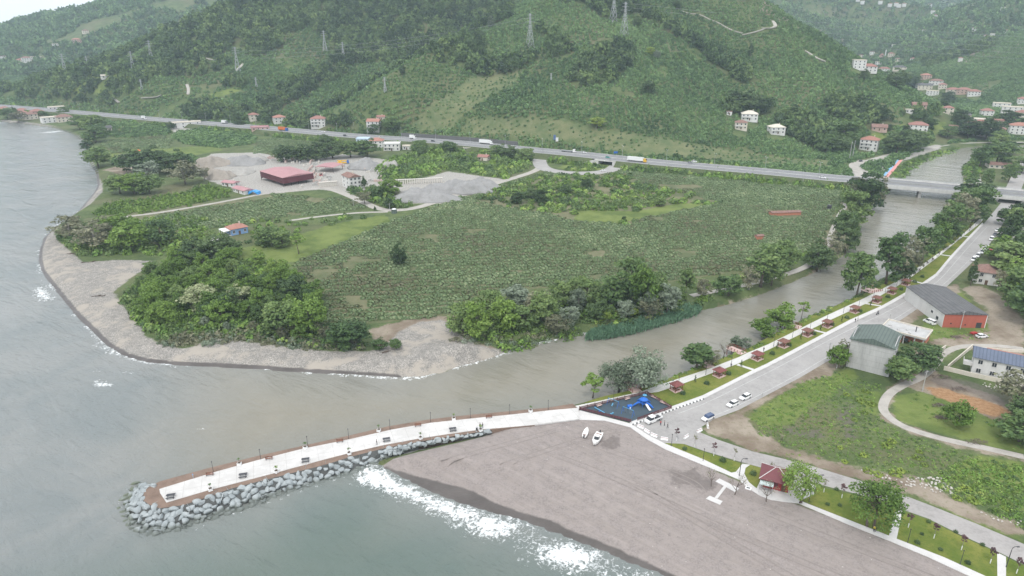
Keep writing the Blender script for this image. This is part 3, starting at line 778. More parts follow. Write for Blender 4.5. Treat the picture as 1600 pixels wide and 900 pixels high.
# highway: raised bank with two carriageways
def hwy(name, off0, off1, z, m, thick, pts=None):
    p = smooth_line(HWY if pts is None else pts, 2)
    d = np.gradient(p, axis=0); d /= np.linalg.norm(d, axis=1)[:, None]
    nr = np.stack([-d[:, 1], d[:, 0]], -1)
    A, B = p + nr * off0, p + nr * off1
    return [[(*A[i], z - thick), (*A[i], z), (*B[i], z), (*B[i], z - thick)] for i in range(len(p))], p, nr
BR_X0, BR_X1 = P(1352, 282, HWY_Z)[0], P(1590, 303, HWY_Z)[0]
BANKM = mat('bank_grass', (0.085, 0.105, 0.045), 0.95, 0.3, 0.15, world_space=True)
p = smooth_line(HWY, 2); d = np.gradient(p, axis=0); d /= np.linalg.norm(d, axis=1)[:, None]; nr = np.stack([-d[:, 1], d[:, 0]], -1)
UND = P(958, 258, 3)[0]
for nm, cond in (('highway_bank', (p[:, 0] < UND - 9)), ('highway_bank', (p[:, 0] > UND + 9) & (p[:, 0] < BR_X0 + 3)), ('highway_bank', p[:, 0] > BR_X1 + 18)):
    k = np.where(cond)[0]
    if len(k) < 2: continue
    q = p[k]; nn = nr[k]
    if nm and q[0, 0] > UND and q[0, 0] < BR_X0: q = np.concatenate([[p[k[0] - 1] + (p[k[0]] - p[k[0] - 1]) * np.clip((UND + 9 - p[k[0] - 1, 0]) / (p[k[0], 0] - p[k[0] - 1, 0]), 0, 1)], q]); nn = np.concatenate([nn[:1], nn])
    secs = [[(*(q[i] + nn[i] * 19), 1.5), (*(q[i] + nn[i] * 13.0), HWY_Z - 0.06), (*(q[i] - nn[i] * 13.0), HWY_Z - 0.06), (*(q[i] - nn[i] * 19), 1.5)] for i in range(len(q))]
    struct(MB().loft(secs).build(nm, BANKM))
k = np.where(p[:, 0] < BR_X0 + 1)[0]
def road_strip(name, a, c, z, m, sel, th):
    return struct(MB().loft([[(*(p[i] + nr[i] * a), z - th), (*(p[i] + nr[i] * a), z), (*(p[i] + nr[i] * c), z), (*(p[i] + nr[i] * c), z - th)] for i in sel]).build(name, m))
road_strip('highway', 1.2, 11.5, HWY_Z, HWYM, k, 0.3)
road_strip('highway', -11.5, -1.2, HWY_Z, HWYM, k, 0.3)
k2 = np.where(p[:, 0] > BR_X1 + 18)[0]
if len(k2) > 1:
    road_strip('highway', 1.2, 11.5, HWY_Z, HWYM, k2, 0.3); road_strip('highway', -11.5, -1.2, HWY_Z, HWYM, k2, 0.3)
MEDM = mat('median_concrete', (0.33, 0.33, 0.325), 0.9, 0.15, 0.2, world_space=True)
road_strip('median_kerb', -1.2, 1.2, HWY_Z + 0.12, MEDM, k, 0.3)
for off in (11.9, -11.9):
    road_strip('road_shoulder', off - 0.4, off + 1.0, HWY_Z + 0.015, MEDM, k, 0.2)
for off in (1.7, 6.3, 11.0, -1.7, -6.3, -11.0):
    road_strip('road_marking', off - 0.12, off + 0.12, HWY_Z + 0.02, WHITE_LINE, k, 0.015)
# slip road, roundabout loop and farm lanes on the plain
LANES = []
def lane(name, pts, w, m, z=0.03, it=2):
    LANES.append((smooth_line(XY(pts, ZG), it), w * .5 + 1.6)); return strip(name, smooth_line(XY(pts, ZG), it), w, ZG + z, m, 0.3)
lane('slip_road', [(812,232),(832,236),(842,245),(843,256),(850,264),(874,269),(905,271),(935,270),(955,266),(964,259)], 12, ASPH, 0.05)
lane('slip_road', [(842,246),(856,241),(876,239),(900,241)], 10, ASPH, 0.04)
lane('farm_lane', [(846,260),(835,268),(800,279),(770,288),(735,297),(700,308),(668,320),(640,327),(610,329),(590,326),(572,318),(545,305),(520,296),(505,293)], 6, DUST, 0.04)
lane('farm_lane', [(505,293),(470,297),(420,301),(360,313),(310,322),(245,333),(200,338),(140,347)], 3.5, DUST, 0.03)
lane('farm_lane', [(606,331),(560,332),(500,338),(450,345)], 3, DUST, 0.03)
lane('farm_lane', [(1322,318),(1305,350),(1295,378),(1283,400),(1255,420),(1215,432),(1160,447),(1080,462)], 3.2, DUST, 0.035)
lane('farm_lane', [(1340,300),(1348,285),(1342,268),(1330,257),(1350,250)], 7, DUST, 0.03)
lane('village_lane', [(1342,256),(1385,243),(1420,235),(1455,230),(1480,226)], 6, DUST, 0.05)
lane('village_lane', [(1455,232),(1470,222),(1466,212),(1474,206)], 9, DUST, 0.06)
lane('village_lane', [(1600,222),(1540,222.5),(1500,224),(1470,224)], 4, DUST, 0.05)
lane('east_lane', [(1572,318),(1582,298),(1590,280),(1600,262),(1612,240),(1640,215)], 9, ASPH2, 0.03)
lane('yard_track', [(1600,714),(1540,700),(1490,690),(1440,677),(1405,664),(1384,648),(1378,635),(1388,615),(1410,602),(1440,590),(1462,570),(1470,553),(1500,540),(1560,540),(1600,545)], 2.7, DUST, 0.035)
# painted cycle path by the river
BLUEP = mat('blue_path_paint', (0.22, 0.42, 0.62), 0.8, 0.12, 0.3, world_space=True)
REDP = mat('red_path_paint', (0.62, 0.27, 0.25), 0.8, 0.12, 0.3, world_space=True)
lane('cycle_path', [(1379,276),(1392,262),(1402,250),(1412,240)], 2.6, BLUEP, 0.08)
lane('cycle_path', [(1384,277.5),(1397,263),(1407,250.5),(1416,240)], 2.6, REDP, 0.07)
# ---------------------------------------------------------------- foliage
def leaf_quads(cent, nrm, size, rng):
    """one four-cornered leaf clump per centre, facing roughly along nrm"""
    n = len(cent)
    t = rng.normal(size=(n, 3)); t -= nrm * (t * nrm).sum(1)[:, None]; t /= np.linalg.norm(t, axis=1)[:, None] + 1e-9
    bt = np.cross(nrm, t)
    s = size * rng.uniform(0.6, 1.35, (n, 1))
    e = rng.uniform(0.55, 0.9, (n, 1))
    v = np.stack([cent - t * s, cent - bt * s * e, cent + t * s, cent + bt * s * e], 1) * 1.0
    v += nrm[:, None, :] * (rng.normal(size=(n, 4, 1)) * size * 0.15)
    return v.reshape(-1, 3)
def quads_mesh(name, v, m):
    n = len(v) // 4
    me = bpy.data.meshes.new(name)
    me.vertices.add(len(v)); me.loops.add(n * 4); me.polygons.add(n)
    me.vertices.foreach_set('co', v.astype(np.float32).ravel())
    me.loops.foreach_set('vertex_index', np.arange(n * 4, dtype=np.int32))
    me.polygons.foreach_set('loop_start', np.arange(0, n * 4, 4, dtype=np.int32))
    me.update(calc_edges=True); me.materials.append(m)
    return me
def unit(rng, n):
    d = rng.normal(size=(n, 3)); return d / np.linalg.norm(d, axis=1)[:, None]
def crown_pts(seed, rx, rz, zc, nclump, nleaf, leaf, shape='round', low=-.05, gap=0.0):
    """uneven crown: leaf clumps clustered round points spread through the crown's volume"""
    rng = np.random.default_rng(seed)
    d = unit(rng, nclump * 4); d = d[d[:, 2] > -0.75 + low][:nclump]
    nclump = len(d)
    rr = rng.uniform(0.42, 0.92, nclump) ** 0.7
    lump = 1 + 0.28 * np.sin(d[:, 0] * 3 + seed) * np.cos(d[:, 1] * 4 + seed * 2)
    c = d * rr[:, None] * np.array([rx, rx, rz]) * lump[:, None]
    if shape == 'cone':
        h = (c[:, 2] + rz) / (2 * rz); c[:, :2] *= (1.15 - h)[:, None]
    if shape == 'column': c[:, :2] *= 0.8
    cr = rx * rng.uniform(0.22, 0.42, nclump)
    if shape == 'cone': cr *= 0.75
    V = []
    for i in range(nclump):
        k = max(4, int(nleaf / nclump * rng.uniform(0.6, 1.4)))
        u = unit(rng, k); u[:, 2] = np.abs(u[:, 2]) * 0.9 - 0.25 * rng.random(k); u /= np.linalg.norm(u, axis=1)[:, None]
        q = c[i] + u * cr[i] * rng.uniform(0.55, 1.12, (k, 1)) * np.array([1, 1, 0.8])
        nn = u * 0.8 + unit(rng, k) * 0.75 + np.array([0, 0, 0.35]); nn /= np.linalg.norm(nn, axis=1)[:, None]
        V.append(leaf_quads(q, nn, leaf, rng))
    v = np.concatenate(V); v[:, 2] += zc
    return v, c + np.array([0, 0, zc])
BARK = mat('bark', (0.13, 0.105, 0.085), 0.95, 0.25, 2.0)
BARK2 = mat('grey_bark', (0.24, 0.22, 0.20), 0.95, 0.25, 2.0)
def trunk_mesh(name, seed, h, r, tips, lean=0.1, m=BARK, stems=1):
    rng = random.Random(seed); mb = MB()
    for s in range(stems):
        ox, oy = (0, 0) if stems == 1 else (rng.uniform(-1, 1) * r * 5, rng.uniform(-1, 1) * r * 5)
        lx, ly = rng.uniform(-lean, lean) * h + ox * 1.5, rng.uniform(-lean, lean) * h + oy * 1.5
        pts = [(ox, oy, -0.3), (ox + lx * .15, oy + ly * .15, h * .25), (ox + lx * .5, oy + ly * .5, h * .55), (ox * .3 + lx, oy * .3 + ly, h)]
        mb.tube(pts, [r * 1.35, r, r * .75, r * .3], 6)
        for t in tips[s::stems]:
            z0 = rng.uniform(.35, .8); b = Vector(pts[1]).lerp(Vector(pts[3]), z0)
            e = Vector(t); mid = b.lerp(e, .5) + Vector((0, 0, .08 * h))
            mb.tube([b, mid, e], [r * .42, r * .26, r * .08], 4)
    return mb.mesh(name, m, True)
L_GREEN = leaf_mat('leaf_fresh_green', [(0.026, 0.050, 0.010), (0.055, 0.095, 0.018), (0.085, 0.135, 0.026), (0.125, 0.175, 0.042)])
L_MID = leaf_mat('leaf_mid_green', [(0.022, 0.042, 0.016), (0.045, 0.078, 0.026), (0.075, 0.112, 0.036), (0.12, 0.16, 0.055)])
L_DARK = leaf_mat('leaf_dark_green', [(0.012, 0.024, 0.010), (0.024, 0.044, 0.016), (0.042, 0.068, 0.024), (0.065, 0.095, 0.036)])
L_GREY = leaf_mat('leaf_silver_grey', [(0.034, 0.048, 0.030), (0.066, 0.086, 0.055), (0.108, 0.132, 0.092), (0.18, 0.205, 0.155)])
L_DULL = leaf_mat('leaf_dull_olive', [(0.040, 0.045, 0.026), (0.075, 0.080, 0.046), (0.115, 0.115, 0.072), (0.17, 0.165, 0.11)])
L_LIME = leaf_mat('leaf_yellow_lime', [(0.065, 0.095, 0.018), (0.115, 0.155, 0.027), (0.175, 0.215, 0.045)])
L_PLUM = leaf_mat('leaf_plum', [(0.030, 0.018, 0.020), (0.060, 0.032, 0.034), (0.095, 0.055, 0.055)])
L_BLOSSOM = leaf_mat('leaf_cream_blossom', [(0.08, 0.10, 0.045), (0.20, 0.22, 0.12), (0.42, 0.42, 0.30)])
L_KIWI = leaf_mat('leaf_kiwi_vine', [(0.100, 0.088, 0.058), (0.085, 0.098, 0.050), (0.074, 0.110, 0.050), (0.108, 0.144, 0.072), (0.17, 0.195, 0.11)], 0.2, 0.016)
L_HAZEL = leaf_mat('leaf_hazel', [(0.020, 0.040, 0.015), (0.042, 0.078, 0.028), (0.070, 0.118, 0.042), (0.11, 0.165, 0.062)], 0.2, 0.010)
L_REED = leaf_mat('leaf_reed', [(0.036, 0.075, 0.045), (0.062, 0.115, 0.068), (0.10, 0.16, 0.10)], 0.2)
L_WEED = leaf_mat('leaf_weed', [(0.045, 0.085, 0.018), (0.080, 0.14, 0.028), (0.13, 0.20, 0.045), (0.20, 0.23, 0.07)], 0.25, 0.05)

PROTO = {}
def proto(kind, seeds, **k):
    """unit trees 10 m tall; each kind has several different individuals"""
    out = []
    for s in seeds:
        h = 10.0
        v, tips = crown_pts(s, k['rx'], k['rz'], k['zc'], k.get('nc', 34), k.get('nl', 1900), k.get('leaf', .36), k.get('shape', 'round'), k.get('low', -.15))
        out.append((trunk_mesh(kind + '_trunk', s, k.get('th', k['zc'] + k['rz'] * .4), k.get('tr', .2), [tuple(t) for t in tips[:k.get('limbs', 9)]], .08, k.get('bark', BARK), k.get('stems', 1)),
                    quads_mesh(kind + '_crown', v, k['m'])))
    PROTO[kind] = out
proto('broad', (1, 2, 3, 4), rx=4.0, rz=4.5, zc=5.2, nc=46, nl=2600, leaf=.34, m=L_GREEN)
proto('mid', (11, 12, 13, 14), rx=3.6, rz=4.6, zc=5.1, nc=50, nl=2700, leaf=.33, m=L_MID)
proto('dark', (21, 22, 23), rx=4.2, rz=4.6, zc=5.1, nc=48, nl=2600, leaf=.36, m=L_DARK)
proto('silver', (31, 32, 33), rx=3.5, rz=4.6, zc=5.2, nc=46, nl=2300, leaf=.33, m=L_GREY, bark=BARK2)
proto('dull', (41, 42, 43), rx=3.6, rz=4.3, zc=5.2, nc=40, nl=1500, leaf=.30, m=L_DULL, bark=BARK2)
proto('poplar', (51, 52, 53), rx=2.7, rz=4.7, zc=5.2, nc=50, nl=2000, leaf=.30, m=L_MID, shape='column', limbs=7)
proto('slim', (55, 56), rx=2.3, rz=3.2, zc=6.6, nc=16, nl=620, leaf=.30, m=L_GREEN, limbs=7, tr=.13)
proto('conifer', (61, 62), rx=3.6, rz=4.8, zc=5.0, nc=60, nl=2400, leaf=.30, m=L_DARK, shape='cone', limbs=0, low=-.2)
proto('blossom', (71,), rx=4.0, rz=3.8, zc=5.8, nc=40, nl=2200, leaf=.34, m=L_BLOSSOM)
proto('lime', (75,), rx=3.6, rz=3.9, zc=5.6, nc=36, nl=1900, leaf=.34, m=L_LIME)
proto('willow', (81, 82), rx=4.6, rz=4.4, zc=5.5, nc=64, nl=3800, leaf=.25, m=L_GREY, stems=4, tr=.14, limbs=20, bark=BARK)
proto('airy', (85, 86), rx=4.3, rz=4.1, zc=5.8, nc=74, nl=3600, leaf=.20, m=L_GREEN, stems=2, tr=.17, limbs=26, bark=BARK)
def bush_pts(seed, rx, h, nl, leaf):
    rng = np.random.default_rng(seed)
    u = unit(rng, nl); u[:, 2] = np.abs(u[:, 2])
    lump = 1 + 0.25 * np.sin(u[:, 0] * 4 + seed) * np.cos(u[:, 1] * 5 - seed)
    q = u * (rng.uniform(.72, 1.05, nl) * lump)[:, None] * np.array([rx, rx, h])
    nn = u * np.array([1, 1, 1.2]) + unit(rng, nl) * .6; nn /= np.linalg.norm(nn, axis=1)[:, None]
    return leaf_quads(q, nn, leaf, rng)
def bush_mesh(name, seed, rx, h, nl, leaf, m): return quads_mesh(name, bush_pts(seed, rx, h, nl, leaf), m)
def raw(name, me): return bpy.data.objects.new(name, me)
def bare_mesh(seed, h, m):
    rng = random.Random(seed); mb = MB()
    def br(p, d, L, r, k):
        e = p + d * L; mb.tube([p, p.lerp(e, .5) + Vector((rng.uniform(-.1, .1), rng.uniform(-.1, .1), 0)) * L * .4, e], [r, r * .8, r * .5], 5 if k < 2 else 3)
        if k >= 4: return
        for _ in range(3 if k else 4):
            q = (d + Vector((rng.uniform(-1, 1), rng.uniform(-1, 1), rng.uniform(-.1, .7))) * .85).normalized()
            br(p.lerp(e, rng.uniform(.6, 1)), q, L * rng.uniform(.55, .8), r * .52, k + 1)
    br(Vector((0, 0, -.2)), Vector((rng.uniform(-.1, .1), rng.uniform(-.1, .1), 1)).normalized(), h * .38, h * .022, 0)
    return mb
N_TREE = [0]
def tree_at(p, h, kind, label, group=None, widen=1.0, name='tree', cat='tree', rz=None):
    t, c = PROTO[kind][N_TREE[0] % len(PROTO[kind])]; N_TREE[0] += 1
    r = thing(name, label, cat, (p[0], p[1], p[2] - .05), random.uniform(0, 6.28) if rz is None else rz, group)
    s = h / 10.0
    r.scale = (s * widen, s * widen, s)
    link_mesh('trunk', t, r); link_mesh('crown', c, r)
    return r
CROWN_W = dict(broad=8.2, mid=7.4, dark=8.6, silver=7.2, dull=7.4, poplar=4.9, slim=4.4, conifer=5.6, blossom=8.2, lime=7.4, willow=9.4, airy=8.8)
def tree(u, v, wpx, hpx, kind, label, group=None, **k):
    p = hit(u, v); mpp = px_m(p); dep = math.asin((CAM_H - p[2]) / (mpp * FPX))
    w = wpx * mpp; h = max((hpx * mpp - .3 * w * math.sin(dep)) / math.cos(dep), .80 * w, 1.5)
    return tree_at(p, h, kind, label, group, w / (CROWN_W[kind] * h / 10), **k)

# ---- scattering of uncountable cover (instances of leaf clumps on points)
def scatter(name, pts, scl, rot, idx, sources, label, mats=None):
    me = bpy.data.meshes.new(name); n = len(pts)
    me.vertices.add(n); me.vertices.foreach_set('co', np.asarray(pts, np.float32).ravel()); me.update()
    a = me.attributes.new('sc', 'FLOAT_VECTOR', 'POINT'); a.data.foreach_set('vector', np.asarray(scl, np.float32).ravel())
    r3 = np.zeros((n, 3), np.float32); r3[:, 2] = rot
    a = me.attributes.new('rt', 'FLOAT_VECTOR', 'POINT'); a.data.foreach_set('vector', r3.ravel())
    a = me.attributes.new('ix', 'INT', 'POINT'); a.data.foreach_set('value', np.asarray(idx, np.int32))
    o = bpy.data.objects.new(name, me); COL.objects.link(o)
    g = bpy.data.node_groups.new(name, 'GeometryNodeTree')
    g.interface.new_socket('Geometry', in_out='INPUT', socket_type='NodeSocketGeometry')
    g.interface.new_socket('Geometry', in_out='OUTPUT', socket_type='NodeSocketGeometry')
    N, L = g.nodes, g.links
    gi, go = N.new('NodeGroupInput'), N.new('NodeGroupOutput')
    ip = N.new('GeometryNodeInstanceOnPoints'); jn = N.new('GeometryNodeJoinGeometry'); gti = N.new('GeometryNodeGeometryToInstance')
    for s in sources:
        oi = N.new('GeometryNodeObjectInfo'); oi.inputs['Object'].default_value = s; oi.inputs['As Instance'].default_value = True
        L.new(oi.outputs['Geometry'], jn.inputs[0])
    def attr(nm, tp):
        x = N.new('GeometryNodeInputNamedAttribute'); x.data_type = tp; x.inputs[0].default_value = nm; return x.outputs[0]
    L.new(gi.outputs[0], ip.inputs['Points']); L.new(jn.outputs[0], ip.inputs['Instance'])
    ip.inputs['Pick Instance'].default_value = True
    L.new(attr('ix', 'INT'), ip.inputs['Instance Index'])
    L.new(attr('rt', 'FLOAT_VECTOR'), ip.inputs['Rotation']); L.new(attr('sc', 'FLOAT_VECTOR'), ip.inputs['Scale'])
    L.new(ip.outputs[0], go.inputs[0])
    md = o.modifiers.new('scatter', 'NODES'); md.node_group = g
    o['kind'] = 'stuff'; o['label'] = label
    return o
def fill(poly, step, jit=.35, ang=0.0, step2=None):
    """jittered rows inside a polygon (world)"""
    poly = np.array(poly); c = poly.mean(0); ca, sa = math.cos(ang), math.sin(ang)
    q = (poly - c) @ np.array([[ca, -sa], [sa, ca]])
    lo, hi = q.min(0), q.max(0); s2 = step2 or step
    X, Y = np.meshgrid(np.arange(lo[0], hi[0], s2), np.arange(lo[1], hi[1], step))
    x, y = X.ravel() + RNG.uniform(-jit, jit, X.size) * s2, Y.ravel() + RNG.uniform(-jit, jit, X.size) * (step if ang == 0 else step * .5)
    k = in_poly(x, y, q); q2 = np.stack([x[k], y[k]], -1)
    return q2 @ np.array([[ca, sa], [-sa, ca]]) + c
def put(name, xy, r, h, srcs, label, var=.3, sink=.1, ang=None):
    xy = xy[off_lines(xy, LANES)]
    n = len(xy); z = T(xy[:, 0], xy[:, 1]) - sink
    s = RNG.uniform(1 - var, 1 + var, n)
    if ang is not None: return scatter(name, np.c_[xy, z], np.c_[s * r * 1.35, s * r * .72, s * h * RNG.uniform(.8, 1.2, n)], ang + RNG.normal(0, .08, n), RNG.integers(0, len(srcs), n), srcs, label)
    return scatter(name, np.c_[xy, z], np.c_[s * r, s * r * RNG.uniform(.85, 1.15, n), s * h * RNG.uniform(.85, 1.15, n)], RNG.uniform(0, 6.28, n), RNG.integers(0, len(srcs), n), srcs, label)
HAZ = [raw('hazel_clump', bush_mesh('hazel_clump', s, 1.0, 1.0, 60, .34, L_HAZEL)) for s in (1, 2, 3)]
FOR = [raw('forest_clump', quads_mesh('forest_clump', crown_pts(s, 1.0, 1.0, .75, 20, 200, .20)[0], mm)) for s, mm in ((1, L_DARK), (2, L_MID), (3, L_DARK), (4, L_MID))]
FARM = [raw('far_clump', quads_mesh('far_clump', crown_pts(s, 1.0, 1.0, .6, 10, 46, .38)[0], mm)) for s, mm in ((5, L_DARK), (6, L_HAZEL), (7, L_HAZEL))]
KIW = [raw('vine_clump', bush_mesh('vine_clump', s, 1.0, .55, 46, .26, L_KIWI)) for s in (4, 5, 6)]
SCR = [raw('scrub_clump', bush_mesh('scrub_clump', s, 1.0, 1.0, 70, .24, mm)) for s, mm in ((7, L_MID), (8, L_GREEN), (9, L_MID), (10, L_WEED))]
WEE = [raw('weed_clump', bush_mesh('weed_clump', s, 1.0, .7, 34, .26, mm)) for s, mm in ((17, L_WEED), (18, L_WEED), (19, L_MID), (20, L_GREEN))]
DUL = [raw('dry_clump', bush_mesh('dry_clump', s, 1.0, 1.0, 60, .22, mm)) for s, mm in ((27, L_DULL), (28, L_GREY), (29, L_DULL))]
REED = [raw('reed_clump', quads_mesh('reed_clump', (lambda rg: leaf_quads(np.c_[rg.normal(size=(40, 2)) * .4, rg.uniform(.2, 1.0, 40)], (lambda d: d / np.linalg.norm(d, axis=1)[:, None])(np.c_[rg.normal(size=(40, 2)), rg.uniform(-.1, .5, 40)]), .22, rg))(np.random.default_rng(s)), L_REED)) for s in (1, 2)]

FOREST = [[(235,78),(262,50),(310,28),(370,0),(540,0),(480,42),(440,72),(400,92),(350,60),(300,70),(262,84)],
 [(505,105),(555,55),(620,15),(700,-8),(800,-8),(800,30),(725,58),(660,92),(600,98),(560,100)],
 [(455,130),(530,100),(548,112),(480,150),(420,178),(395,168)],
 [(880,122),(930,78),(985,68),(988,100),(960,128),(900,138)],
 [(930,0),(1000,6),(1045,40),(1085,60),(1140,95),(1185,125),(1150,132),(1090,78),(1040,48),(940,12)],
 [(1130,168),(1190,155),(1215,170),(1190,182),(1140,180)],
 [(1210,190),(1250,180),(1340,215),(1330,235),(1290,240),(1230,215)],[(280,170),(330,160),(420,180),(560,195),(560,206),(420,195),(300,188)]]
OPEN = M_PALE + [M_GRASS[3], M_GRASS[6], M_GRASS[10]]
TRACKS = [([(1258,80),(1266,84),(1277,92),(1290,97)], 4.5), ([(1190,45),(1205,46),(1213,42),(1208,33)], 4), ([(1160,55),(1185,50),(1195,45)], 3), ([(1060,15),(1110,30),(1160,52)], 2),
 ([(292,132),(295,140),(294,148)], 3.5), ([(222,155),(245,154),(252,150)], 3), ([(175,154),(181,158),(186,162)], 3), ([(365,115),(372,108),(380,100)], 3.5), ([(300,84),(320,92),(345,96)], 4), ([(150,112),(138,112)], 4)]
trk = [(resample(smooth_line(HXY(a), 2), 4.0), w) for a, w in TRACKS]
for q, w in trk: strip('hill_track', q, w, 0, DUST, 1.0, drape=0.25)
HOUSE_SPOTS = []          # filled by structures (x, y, radius) before planting
CLEAR_XY = []
# ---------------------------------------------------------------- buildings
M_WALLW = mat('white_render', (0.64, 0.63, 0.61), 0.85, 0.12, 0.35, streak=True)
M_WALLC = mat('cream_render', (0.60, 0.55, 0.47), 0.85, 0.12, 0.35, streak=True)
M_WALLP = mat('salmon_render', (0.47, 0.34, 0.29), 0.85, 0.14, 0.35, streak=True)
M_WALLB = mat('blue_render', (0.22, 0.36, 0.60), 0.85, 0.10, 0.4, streak=True)
M_WALLS = mat('pale_blue_render', (0.52, 0.62, 0.72), 0.85, 0.10, 0.4, streak=True)
M_GREYC = mat('bare_concrete', (0.43, 0.425, 0.415), 0.9, 0.20, 0.30, streak=True, bmp=.3)
M_TILE = mat('red_roof_tiles', (0.30, 0.155, 0.13), 0.85, 0.25, 0.8)
M_TILEO = mat('orange_roof_tiles', (0.36, 0.18, 0.14), 0.85, 0.22, 0.8)
M_TILEB = mat('brown_roof_tiles', (0.24, 0.145, 0.12), 0.9, 0.32, 0.8)
M_PINKM = mat('faded_red_sheet_roof', (0.44, 0.235, 0.245), 0.6, 0.12, 0.3, seam=1.2)
M_DKRED = mat('dark_red_cladding', (0.125, 0.036, 0.045), 0.6, 0.15, 0.5, seam=.9)
M_ORRED = mat('orange_red_wall', (0.40, 0.115, 0.08), 0.85, 0.10, 0.4, streak=True)
M_GREYR = mat('grey_sheet_roof', (0.125, 0.125, 0.127), 0.75, 0.25, 0.3, seam=1.5)
M_GREENR = mat('green_sheet_roof', (0.115, 0.145, 0.128), 0.65, 0.16, 0.3, seam=1.0)
M_BLUER = mat('slate_blue_roof', (0.12, 0.145, 0.20), 0.6, 0.14, 0.4, seam=1.0)
M_BRICK = mat('raw_brick', (0.50, 0.20, 0.13), 0.9, 0.2, 1.2)
M_GLASS = mat('window_glass', (0.035, 0.042, 0.05), 0.12, 0.2, 0.5, spec=0.6)
M_FRAME = mat('window_frame', (0.62, 0.61, 0.59), 0.6, 0.08, 1.0)
M_DOOR = mat('brown_door', (0.12, 0.07, 0.045), 0.6, 0.2, 1.0)
M_DARKM = mat('dark_metal', (0.055, 0.055, 0.06), 0.5, 0.15, 1.0)
M_STEEL = mat('galvanised_steel', (0.42, 0.43, 0.44), 0.5, 0.12, 0.6, metal=0.5)
M_BLUET = mat('blue_tarpaulin', (0.05, 0.30, 0.66), 0.5, 0.15, 0.8)
M_WHITEP = mat('white_paint', (0.78, 0.78, 0.77), 0.45, 0.05, 0.6)

_WIN = {}
def win_meshes(w, h):
    k = (round(w, 1), round(h, 1))
    if k not in _WIN:
        g = MB().box(-w / 2, w / 2, -0.06, 0.03, 0, h).mesh('window_pane', M_GLASS)
        f = MB()
        t = 0.11
        f.box(-w / 2 - t, w / 2 + t, -0.13, 0.02, -t * 1.4, 0).box(-w / 2 - t, w / 2 + t, -0.1, 0.02, h, h + t)
        f.box(-w / 2 - t, -w / 2, -0.1, 0.02, 0, h).box(w / 2, w / 2 + t, -0.1, 0.02, 0, h).box(-0.04, 0.04, -0.09, -0.061, 0, h)
        _WIN[k] = (g, f.mesh('window_frame', M_FRAME))
    return _WIN[k]
def add_window(parent, x, y, z, rz, w=1.2, h=1.4, frame=True):
    g, f = win_meshes(w, h)
    o = link_mesh('window', g, parent, (x, y, z)); o.rotation_euler = (0, 0, rz)
    if frame: link_mesh('frame', f, o)
    return o
def face_windows(root, W, D, floors, fh, n_front, n_side, z0=0.0, sides=('f', 'l', 'r'), w=1.2, h=1.4, frame=True, skip=()):
    for k in range(floors):
        z = z0 + k * fh + fh * 0.34
        for i in range(n_front):
            if ('f', k, i) in skip: continue
            x = -W / 2 + W * (i + .5) / n_front
            if 'f' in sides: add_window(root, x, -D / 2, z, 0, w, h, frame)
        for i in range(n_side):
            y = -D / 2 + D * (i + .5) / n_side
            if 'l' in sides: add_window(root, -W / 2, y, z, -math.pi / 2, w, h, frame)
            if 'r' in sides: add_window(root, W / 2, y, z, math.pi / 2, w, h, frame)
def gables(r, m, W, D, H, rh, along_x=True, th=.2):
    for s in (-1, 1):
        if along_x: v = [(s * W / 2, -D / 2, H), (s * W / 2, D / 2, H), (s * W / 2, 0, H + rh), (s * (W / 2 - th), -D / 2, H), (s * (W / 2 - th), D / 2, H), (s * (W / 2 - th), 0, H + rh)]
        else: v = [(-W / 2, s * D / 2, H), (W / 2, s * D / 2, H), (0, s * D / 2, H + rh), (-W / 2, s * (D / 2 - th), H), (W / 2, s * (D / 2 - th), H), (0, s * (D / 2 - th), H + rh)]
        MB().add(v, [(0, 1, 2), (5, 4, 3), (0, 2, 5, 3), (1, 4, 5, 2)]).build('gable_wall', m, r)
def clear(p, r): CLEAR_XY.append((p[0], p[1], r))
def house(name, label, loc, rz, W, D, floors, wall, roof, kind='hip', fh=2.9, rh=None, nf=3, ns=2, cat='house', frame=True, balcony=False, chimney=True, door=True, over=.55, group=None, win=True, base=None):
    r = thing(name, label, cat, loc, rz, group); H = floors * fh
    MB().box(-W / 2, W / 2, -D / 2, D / 2, -1.8, H).build('wall', wall, r)
    rh = rh or min(W, D) * .24
    if kind in ('hip', 'gable'):
        rf = MB().hip(-W / 2, W / 2, -D / 2, D / 2, H + .17, rh, over, gable=(kind == 'gable')).build('roof', roof, r)
        if kind == 'gable':
            gables(r, wall, W, D, H, rh * .86, W >= D)
    else:
        mb = MB().box(-W / 2 - .25, W / 2 + .25, -D / 2 - .25, D / 2 + .25, H, H + .22)
        for a in ((-W / 2 - .25, W / 2 + .25, -D / 2 - .25, -D / 2), (-W / 2 - .25, W / 2 + .25, D / 2, D / 2 + .25), (-W / 2 - .25, -W / 2, -D / 2, D / 2), (W / 2, W / 2 + .25, -D / 2, D / 2)):
            mb.box(*a, H + .222, H + .75)
        rf = mb.build('roof', roof, r)
    if chimney: MB().box(W * .18, W * .18 + .7, D * .05, D * .05 + .7, H, H + rh + .9).build('chimney', M_WALLC, rf)
    if win: face_windows(r, W, D, floors, fh, nf, ns, 0, frame=frame, skip={('f', 0, nf // 2)} if door else ())
    if door: MB().box(-.55, .55, -D / 2 - .07, -D / 2 + .03, 0, 2.1).build('door', M_DOOR, r)
    if balcony:
        for k in range(1, floors):
            b = MB().box(-W * .48, W * .1, -D / 2 - 1.4, -D / 2 - .004, k * fh - .16, k * fh); b.box(-W * .48, W * .1, -D / 2 - 1.4, -D / 2 - 1.28, k * fh + .002, k * fh + .95)
            b.build('balcony', M_WALLW, r)
    clear(loc, max(W, D) * .62 + 1.5)
    return r
